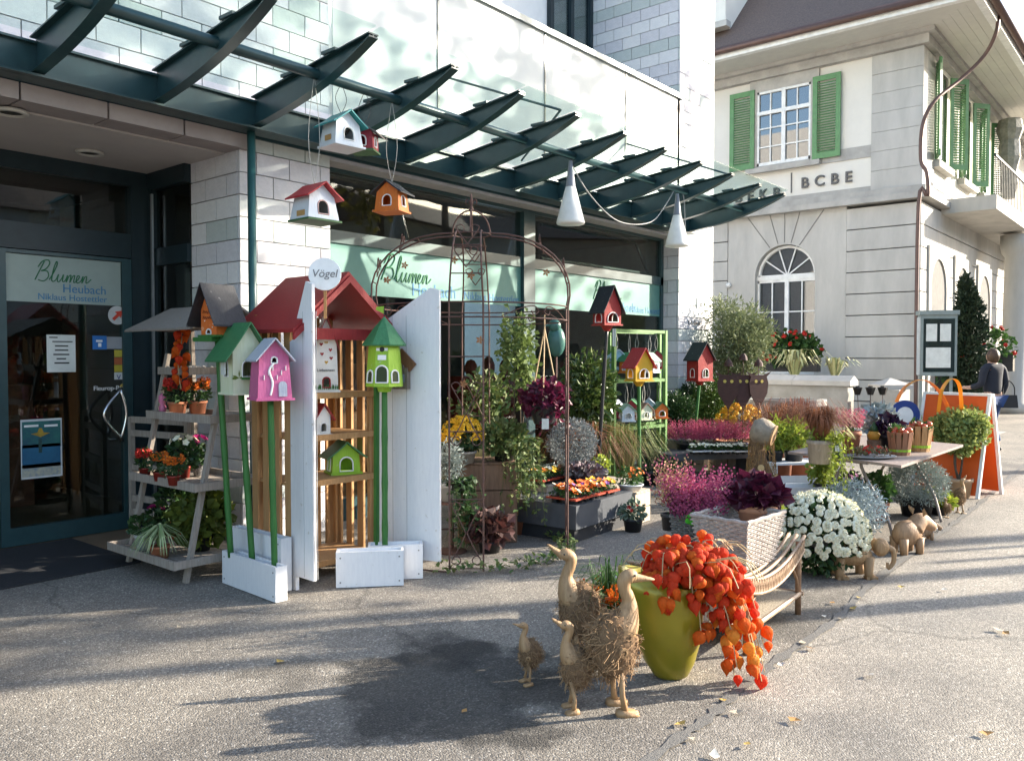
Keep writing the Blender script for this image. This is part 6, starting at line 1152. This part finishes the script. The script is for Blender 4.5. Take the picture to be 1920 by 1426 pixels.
tr = thing('stone_trough', 'grey stone trough standing before the low garden wall', 'trough', gd(1475, 13.6), FACE); MB().lathe([(.5, 0), (.55, .75), (.6, .8), (.6, .9), (.52, .9), (.5, .8)], 20, fn=lambda x, y, z: (x * 1.1, y * .6, z)).build('basin', MATS['garden_stone'], tr); MB().lathe([(.5, .84), (.01, .845)], 20, fn=lambda x, y, z: (x * 1.1, y * .6, z)).build('water', M('water', (.03, .05, .06), rough=.05), tr)
# ------------------------------------------------------------ right hand table group
wb = thing('white_bench', 'white painted bench of lime plants beside the carved figure', 'bench', gd(1500, 9.2), FACE + .15)
for k in range(3): MB().box(-.42, .42, -.2 + k * .135, -.075 + k * .135, .42, .445).build('seat_slat', WPAINT, wb)
for x in (-.36, .36): MB().box(x - .025, x + .025, -.17, .17, .0, .418).build('leg_panel', WPAINT, wb)
MB().box(-.4, .4, -.19, -.16, .2, .3).build('stretcher', WPAINT, wb)
wx = thing('white_box', 'low white box before the white bench', 'box', gd(1520, 8.6), FACE + .1); MB().box(-.3, .3, -.15, -.13, 0, .26).build('front_board', WPAINT, wx); MB().box(-.3, .3, .13, .15, 0, .26).build('back_board', WPAINT, wx); MB().box(-.3, -.28, -.129, .129, 0, .26).build('end_board', WPAINT, wx); MB().box(.28, .3, -.129, .129, 0, .26).build('end_board', WPAINT, wx); MB().box(-.28, .28, -.129, .129, .2, .21).build('inner_board', WPAINT, wx)
for k, (u, lab) in enumerate(((1452, 'lime green sedge on the white bench beside the carved figure'), (1490, 'lime trailing plant at the middle of the white bench'))):
    t, c = bush('lime_plant', lab, 'plant', gd(u, 9.15, .447), (.2, .17, .2), 500, (.08, .02), LIME, (DPOT, .11, .09, .12), .1, .4)
bush('lime_plant', 'lime trailing plant in the low white box', 'plant', gd(1545, 8.6, .211), (.17, .14, .17), 420, (.06, .04), LIME, (DPOT, .09, .07, .07), .1, .6)
grass('red_sedge', 'fine rust red sedge in pot behind the white bench', gd(1462, 9.9, .0), 420, .75, .3, RUST, (TERRA, .16, .13, .45), .6, .004); grass('red_sedge', 'second rust red sedge clump nearer the low wall', gd(1500, 10.6), 360, .8, .3, M('grass_rosy', (.30, .13, .09), (.2, .08, .05), island=True, trans=.3), (TERRA, .16, .13, .45), .6, .004)
# folding metal table
tz = .74; q0, q1, q2 = G(1477, 846, tz), G(1690, 872, tz), G(1806, 833, tz); q3 = q0 + (q2 - q1); TBL = wood('table_top', (.27, .21, .18), (.2, .155, .135), .6)
tb = thing('garden_table', 'weathered garden table with curved metal legs on the pavement', 'table', (0, 0, 0)); MB().add([(*q.xy, z) for z in (tz - .022, tz) for q in (q0, q1, q2, q3)], [(3, 2, 1, 0), (4, 5, 6, 7), (0, 1, 5, 4), (1, 2, 6, 5), (2, 3, 7, 6), (3, 0, 4, 7)]).build('table_top', TBL, tb)
LEGM = M('leg_metal', (.32, .28, .25), (.22, .18, .16), scale=20, metal=.4, rough=.5)
def tl(f, g, z=0): a = q0.lerp(q1, f); b = q3.lerp(q2, f); p = a.lerp(b, g); return Vector((p.x, p.y, z))
for g_ in (.14, .86):
    for f0, f1 in ((.12, .40), (.88, .60)): MB().tube(cr([tl(f1, g_, tz - .025), tl(f1 + (f0 - f1) * -.05, g_, tz - .1), tl((f0 + f1) / 2 + (f1 - f0) * .12, g_, .42), tl(f0 + (f0 - f1) * -.25, g_, .25), tl(f0, g_, 0)], 5), .014, 7).build('leg', LEGM, tb, True)
    MB().tube([tl(.36, g_, tz - .06), tl(.64, g_, tz - .06)], .01, 6).build('cross_bar', LEGM, tb)
def ont(u, v): return G(u, v, tz + .001)
t = grass('grass_pot', 'bronze grass pot with trailing lime creeper on the table edge', ont(1537, 868), 520, .34, .16, RUST, (GW, .1, .085, .19), .55, .0035); b = trailing(MB(), (.0, -.08, .19), (.02, -.07, 0), .42, 22, .03, .08); leafcloud(b, (0, 0, .2), (.13, .12, .04), 120, .035, .03, .1); trailing(b, (.06, -.04, .19), (.08, -.02, 0), .2, 8, .03, .05); b.build('trailing_creeper', LIME, t); blades(MB(), (.06, 0, .17), 24, .22, .1, .012, .8).build('broad_blades', M('leaf_hosta', (.25, .26, .03), (.15, .18, .03), island=True), t)
tn = thing('green_tin', 'dark green tin with paper label standing on the table', 'tin', ont(1565, 858), FACE); MB().lathe([(.05, 0), (.055, .14), (.05, .14)], 14).build('can', M('tin_green', (.03, .06, .03)), tn, True); MB().box(-.02, .02, -.058, -.055, .06, .11).build('label_card', MATS['paper'], tn); leafcloud(MB(), (0, 0, .17), (.07, .07, .05), 80, .04, .03, .1).build('foliage', LIME, tn)
heather('heather_plant', 'pink heather in tall terracotta pot on the garden table', ont(1595, 850), .08, .08, 45, .2, PINKL, (TERRA, .085, .06, .2))
pl_ = thing('wreath_plate', 'pale oval plate with a dried flower wreath on the table', 'plate', ont(1632, 858), FACE); MB().lathe([(.1, 0), (.2, .012), (.215, .022), (.2, .02), (.01, .01)], 28, fn=lambda x, y, z: (x, y * .7, z)).build('plate', M('plate_grey', (.4, .41, .42), rough=.3), pl_, True); wm = MB()
for k in range(330): a = rnd(0, 6.283); rr = .115 + rnd(-.04, .04); wm.leaf((rr * math.cos(a), rr * .7 * math.sin(a), .03 + rnd(0, .05)), rvec() + Vector((0, 0, .4)), rvec(), .032, .02)
wm.build('wreath', M('wreath_mix', (.22, .13, .07), (.1, .13, .06), island=True), pl_); specks(pl_, (0, 0, .055), (.12, .09, .03), REDB, 36, .02, .1)
t, c = bush('grey_cabbage', 'grey white ornamental cabbage pot at the back of the table', 'plant', ont(1645, 838), (.17, .15, .13), 380, (.075, .065), M('leaf_cabbage', (.4, .42, .42), (.2, .24, .22), island=True), (DPOT, .1, .08, .16), .3)
t, c = bush('purple_cabbage', 'glossy purple leaved plant behind the wreath plate', 'plant', ont(1665, 846), (.09, .09, .09), 90, (.08, .07), M('leaf_gloss_purple', (.04, .015, .045), (.02, .01, .025), island=True, rough=.25), (DPOT, .07, .055, .15), .2)
gd_ = thing('gourd', 'green and orange gourd lying behind the wreath plate', 'gourd', ont(1638, 846), FACE); MB().lathe([(.01, 0), (.04, .01), (.055, .05), (.04, .085)], 14).build('lower_half', M('gourd_orange', (.5, .25, .03)), gd_, True, (0, 0, .1)); MB().lathe([(.041, .085), (.03, .12), (.012, .15), (.008, .17)], 14).build('upper_half', M('gourd_green', (.03, .07, .02)), gd_, True, (0, 0, .1)); MB().lathe([(.05, 0), (.06, .1), (.03, .11)], 12).build('cup', CRATE, gd_)
def bucket(label, loc, k, rz):
    t = thing('apple_bucket', label, 'bucket', loc, rz); n = 12
    for i in range(n): a = i * 2 * math.pi / n; MB().beam((.075 * k * math.cos(a), .075 * k * math.sin(a), 0), (.1 * k * math.cos(a), .1 * k * math.sin(a), .2 * k), .04 * k, .01, (math.cos(a), math.sin(a), 0)).build('stave', PINE if k > 1 else M('bark_stave', (.3, .12, .06), (.2, .1, .05)), t)
    MB().lathe([(.087 * k, .03 * k), (.09 * k, .05 * k)], 16).build('band', LGW, t); MB().lathe([(.09 * k, .17 * k), (.01, .175 * k)], 14).build('filling', SOIL, t)
    am = MB().ell((0, 0, 0), (.033, .033, .03), 12, 8).mesh('apple', M('apple_red', (.5, .035, .02), (.42, .12, .03), scale=12, rough=.25), True)
    for i in range(8): a = i * 2.4; r_ = .02 + .05 * (i % 3) / 2; inst('apple', am, t, (r_ * k * math.cos(a), r_ * k * math.sin(a), .195 * k + .02 * (i % 2)), (0, 0, 0), 1)
    leafcloud(MB(), (0, 0, .2 * k), (.1 * k, .1 * k, .05), 60, .05, .03, .2).build('foliage', GREEN, t); return t
bucket('small bark bucket of red apples beside the wreath plate', ont(1687, 852), 1.0, FACE); bucket('taller plank bucket of red apples at the table corner', ont(1722, 845), 1.15, FACE)
for k, (u, lab) in enumerate(((1608, 'dark metal tealight lantern on a stick, beside the heather pot'), (1632, 'dark metal tealight lantern on a stick, middle of the three'), (1655, 'dark metal tealight lantern on a stick, nearest the apple buckets'))):
    p = ont(1632, 838); d = p.x * cY + p.y * sY; q = D(u, 740, d); t = thing('lantern_stick', lab, 'lantern', q, FACE + k * .4); MB().lathe([(.025, 0), (.045, .06), (.047, .07), (.02, .075), (.02, .085)], 6).build('lantern_body', M('lantern_metal', (.03, .028, .026), metal=.5, rough=.4), t); MB().lathe([(.012, .01), (.012, .055)], 8).build('tealight', M('candle_amber', (.4, .15, .05)), t)
    MB().tube([(0, 0, .01), (( -.02 + .02 * k) * -1, 0, -(q.z - tz - .18))], .0035, 5).build('stick', OWL, t)
rs = thing('ring_sign', 'round blue and white sign disc behind the apple buckets', 'sign', D(1697, 778, 9.9), FACE); MB().ring([(.18 * math.cos(a * .2618), .18 * math.sin(a * .2618)) for a in range(24)], [(.1 * math.cos(a * .2618), .1 * math.sin(a * .2618)) for a in range(24)], 0, .012, lambda a, q, e: (a, e, q), (0, 0)).build('blue_ring', M('sign_blue', (.02, .05, .22)), rs); MB().lathe([(.1, .001), (.1, .01)], 24, fn=lambda x, y, z: (x, z, y)).build('white_centre', SASH, rs); MB().tube([(0, .015, .1), (0, .015, -(rs.location.z))], .012, 6).build('post', LEGM, rs)
# under and beside the table
t = thing('silver_ball_plant', 'big silver cushion plant in black pot under the table', 'plant', gd(1722, 8.3), 0); pot(t, DPOT, .17, .13, .2); leafcloud(MB(), (0, 0, .33), (.31, .3, .25), 6500, .04, .007, .6).build('foliage', SILVER, t)
t, c = bush('pink_daisies', 'pink and mauve asters in pot under the table', 'flowers', gd(1590, 8.35), (.17, .16, .16), 300, (.05, .03), DGREEN, (DPOT, .11, .09, .16)); blooms(t, c, (.17, .16, .17), M('bloom_mauve', (.35, .08, .22), (.4, .2, .35), island=True), 45, .024, 'pet'); 
bush('green_pot_plant', 'leafy green plant in terracotta pot under the table', 'plant', gd(1645, 8.0), (.17, .15, .15), 300, (.07, .05), GREEN, (TERRA, .12, .09, .2)); t, c = bush('yellow_green_plant', 'low lime plant beside the black pot under the table', 'plant', gd(1765, 8.35), (.14, .13, .09), 200, (.06, .045), LIME, (DPOT, .09, .07, .08))
tree_in_pot('variegated_standard', 'variegated ball shaped standard shrub in pot before the sandwich board', gd(1800, 9.4), (M('tan_pot', (.45, .3, .18)), .15, .12, .22), .33, (.36, .34, .3), 5200, (.05, .038), VARI, .014)
g = G(1800, 962); duck('driftwood duck standing by the variegated standard', g, YAW - HALF + .3, .36, 1.0); g = G(1775, 970); duck('little driftwood duck before the black pot', g, LF + .2, .2, 1.0)
# sandwich board with bent yellow ribbon
aB = gd(1797, 9.75); ab = thing('sandwich_board', 'orange sandwich board with white edges standing on the pavement', 'sign board', aB, FACE - .95); OB = M('orange_board', (.68, .11, .015), (.6, .085, .012), scale=2, rough=.4); WE = SASH
for s in (-1, 1):
    pn = MB().add([(-.36, s * .02, 1.15), (.36, s * .02, 1.15), (.36, s * .28, .03), (-.36, s * .28, .03), (-.36, s * .035, 1.15), (.36, s * .035, 1.15), (.36, s * .295, .03), (-.36, s * .295, .03)], [(0, 1, 2, 3), (7, 6, 5, 4), (0, 4, 5, 1), (2, 6, 7, 3), (1, 5, 6, 2), (0, 3, 7, 4)]).build('panel', OB, ab)
    for x in (-.375, .375): MB().beam((x, s * .028, 1.17), (x, s * .288, .0), .03, .035, (1, 0, 0)).build('edge_rail', WE, ab)
    MB().beam((-.36, s * .03, 1.16), (.36, s * .03, 1.16), .03, .03).build('top_rail', WE, ab)
rb = MB(); YR = M('ribbon_yellow', (.75, .42, .02), (.7, .3, .01), rough=.3, trans=.3)
def ribbon(pts, w): 
    b = MB(); p = cr(pts, 6)
    for i in range(len(p) - 1): a, c = p[i], p[i + 1]; n = Vector((0, w, 0)); b.add([a - n, c - n, c + n, a + n, a - n + Vector((.002, 0, .002)), c - n + Vector((.002, 0, .002)), c + n + Vector((.002, 0, .002)), a + n + Vector((.002, 0, .002))], [(0, 1, 2, 3), (7, 6, 5, 4)])
    return b
o = ribbon([(-.14, 0, -.25), (-.1, 0, .0), (.0, 0, .12), (.09, 0, .05), (.12, 0, -.2), (.13, 0, -.5)], .04).build('yellow_ribbon', YR, None, False, D(1783, 730, 9.3), FACE); tag(o, 'yellow ribbon bent into a narrow loop on the sandwich board', 'ribbon')
o = ribbon([(-.3, 0, -.05), (-.2, 0, .12), (.0, 0, .2), (.2, 0, .05), (.36, 0, -.3)], .045).build('orange_ribbon', M('ribbon_orange', (.75, .28, .015), rough=.3, trans=.3), None, False, D(1730, 745, 9.4), FACE); tag(o, 'orange ribbon arching over the apple buckets', 'ribbon')
# ------------------------------------------------------------ bank planting
def geranium(label, u, v, d, r, n, nf):
    p = D(u, v, d); t = thing('geranium_box', label, 'flowers', p); leafcloud(MB(), (0, 0, 0), r, n, .13, .11, .3, .2).build('foliage', GREEN, t); blooms(t, (0, 0, 0), r, REDB, nf, .055, 'pom', -.6); MB().box(-r[1] * .9, r[1] * .9, -.12, .12, -r[2] - .1, -r[2] * .4).build('window_box', DPOT, t).rotation_euler.z = HALF; return t
geranium('red geraniums filling the box under the arched bank window', 1482, 655, 19.6, (.4, .75, .42), 1100, 46); geranium('red geraniums growing beside the notice cabinet', 1785, 670, 18.5, (.35, .35, .8), 420, 18); geranium('red geraniums on the far side of the column cypress', 1862, 650, 20.5, (.35, .5, .5), 360, 16)
cy = thing('column_cypress', 'tall narrow dark cypress before the bank arches', 'tree', gd(1812, 18.2)); MB().tube([(0, 0, 0), (0, 0, 2.6)], .07, 7).build('trunk', BARK, cy); lc = MB()
for k in range(26): z = .3 + k * .115; r_ = .42 * math.sin(min(1, (k + 3) / 12) * HALF) * (1 - max(0, k - 16) / 11); leafcloud(lc, (rnd(-.06, .06), rnd(-.06, .06), z), (r_, r_, .2), 260, .13, .05, .4, -.5)
lc.build('crown', M('leaf_cypress', (.015, .03, .014), (.028, .045, .018), island=True), cy)
grass('spiky_plant', 'pale spiky leaves sprouting behind the low wall', D(1490, 705, 17.3), 60, .7, .3, M('leaf_straw', (.45, .42, .22), (.2, .24, .1), island=True), None, .6, .03); grass('spiky_plant', 'shorter spiky leaves behind the wall end', D(1565, 705, 17.0), 40, .5, .25, MATS['leaf_straw'], None, .5, .025)
# ------------------------------------------------------------ woman walking away
pw = gd(1862, 14.2); pe = thing('person', 'person in dark jacket and jeans walking away with black handbag', 'person', pw, FACE + math.pi + .3)   # local -Y is the way they face... turned from the camera
JK = M('jacket_navy', (.017, .02, .03), (.012, .014, .022), rough=.8); JN = M('jeans', (.03, .06, .16), (.02, .045, .12), rough=.85); SKIN = M('skin', (.5, .3, .21)); HAIR = M('hair_brown', (.05, .026, .014), (.09, .045, .022), scale=40, rough=.5); SHOE = M('shoe_black', (.02, .02, .02))
def skin(name, verts, edges, rads, mat, parent, root=0):
    me = bpy.data.meshes.new(name); me.from_pydata(verts, edges, []); o = bpy.data.objects.new(name, me); COL.objects.link(o); o.parent = parent
    md = o.modifiers.new('skin', 'SKIN'); md.use_smooth_shade = True; sv = me.skin_vertices[0].data if me.skin_vertices else None
    if sv is None: bpy.context.view_layer.update(); sv = me.skin_vertices[0].data
    for i, r in enumerate(rads): sv[i].radius = r if isinstance(r, tuple) else (r, r)
    sv[root].use_root = True; o.modifiers.new('sub', 'SUBSURF').render_levels = 2; me.materials.append(mat); return o
bv = [(0, 0, .92), (0, 0, 1.1), (0, 0, 1.32), (0, .01, 1.44), (0, -.02, 1.5), (0, -.03, 1.57), (-.09, 0, .86), (-.1, -.1, .48), (-.1, .02, .08), (-.1, -.1, .04), (.09, 0, .86), (.1, .05, .48), (.1, .22, .14), (.1, .14, .04),
      (-.19, .01, 1.38), (-.25, .03, 1.12), (-.25, -.08, .9), (.19, .01, 1.38), (.26, .02, 1.12), (.30, -.2, 1.06), (.31, -.28, 1.06), (-.25, -.11, .83)]
be = [(0, 1), (1, 2), (2, 3), (3, 4), (4, 5), (0, 6), (6, 7), (7, 8), (8, 9), (0, 10), (10, 11), (11, 12), (12, 13), (3, 14), (14, 15), (15, 16), (16, 21), (3, 17), (17, 18), (18, 19), (19, 20)]
br = [(.15, .11), (.13, .1), (.15, .11), (.1, .07), .05, .085, .1, .065, .045, .035, .1, .065, .045, .035, .06, .045, .035, .06, .045, .035, .03, .03]
skin('body', bv, be, br, SKIN, pe)
skin('jeans', [bv[0], bv[6], bv[7], bv[8], bv[10], bv[11], bv[12]], [(0, 1), (1, 2), (2, 3), (0, 4), (4, 5), (5, 6)], [(.165, .125), .115, .08, .065, .115, .08, .065], JN, pe)
jv = [(0, 0, .9), (0, 0, 1.1), (0, 0, 1.34), (0, .01, 1.46), (-.2, .01, 1.39), (-.26, .03, 1.12), (-.255, -.06, .93), (.2, .01, 1.39), (.27, .02, 1.12), (.30, -.17, 1.065)]
skin('jacket', jv, [(0, 1), (1, 2), (2, 3), (3, 4), (4, 5), (5, 6), (3, 7), (7, 8), (8, 9)], [(.185, .14), (.165, .13), (.19, .135), (.09, .075), .075, .06, .05, .075, .06, .05], JK, pe)
MB().ell((0, -.03, 1.6), (.075, .09, .105), 14, 10).build('head', SKIN, pe, True); MB().ell((0, .005, 1.605), (.1, .105, .13), 16, 11, .05).build('hair', HAIR, pe, True)
for s, q in ((1, (.31, -.3, 1.06)), (-1, (-.25, -.12, .8))): 
    hb_ = MB().ell(q, (.025, .045, .03), 8, 6)
    for k in range(4): hb_.tube([Vector(q) + Vector((-.018 + .012 * k, -.03, 0)), Vector(q) + Vector((-.018 + .012 * k, -.075, -.012)), Vector(q) + Vector((-.018 + .012 * k, -.085, -.035))], .007, 5)
    hb_.tube([Vector(q) + Vector((-.02, 0, .01)), Vector(q) + Vector((-.035, -.04, .0))], .008, 5); hb_.build('hand', SKIN, pe, True)
for x, y in ((-.1, -.06), (.1, .17)): MB().ell((x, y, .045), (.045, .12, .045), 10, 7).build('shoe', SHOE, pe, True)
hbg = thing('handbag', 'black leather handbag carried by the walking person', 'bag', pw + RT * .28 + Vector((0, 0, .72)), FACE); MB().prism([(-.14, 0), (.14, 0), (.12, .22), (-.12, .22)], -.05, .05, lambda a, q, e: (a, e * (1 - q), q)).build('pouch', SHOE, hbg); MB().tube(cr([(-.1, 0, .21), (-.09, 0, .36), (0, 0, .46), (.09, 0, .36), (.1, 0, .21)], 5), .01, 6).build('strap', SHOE, hbg)
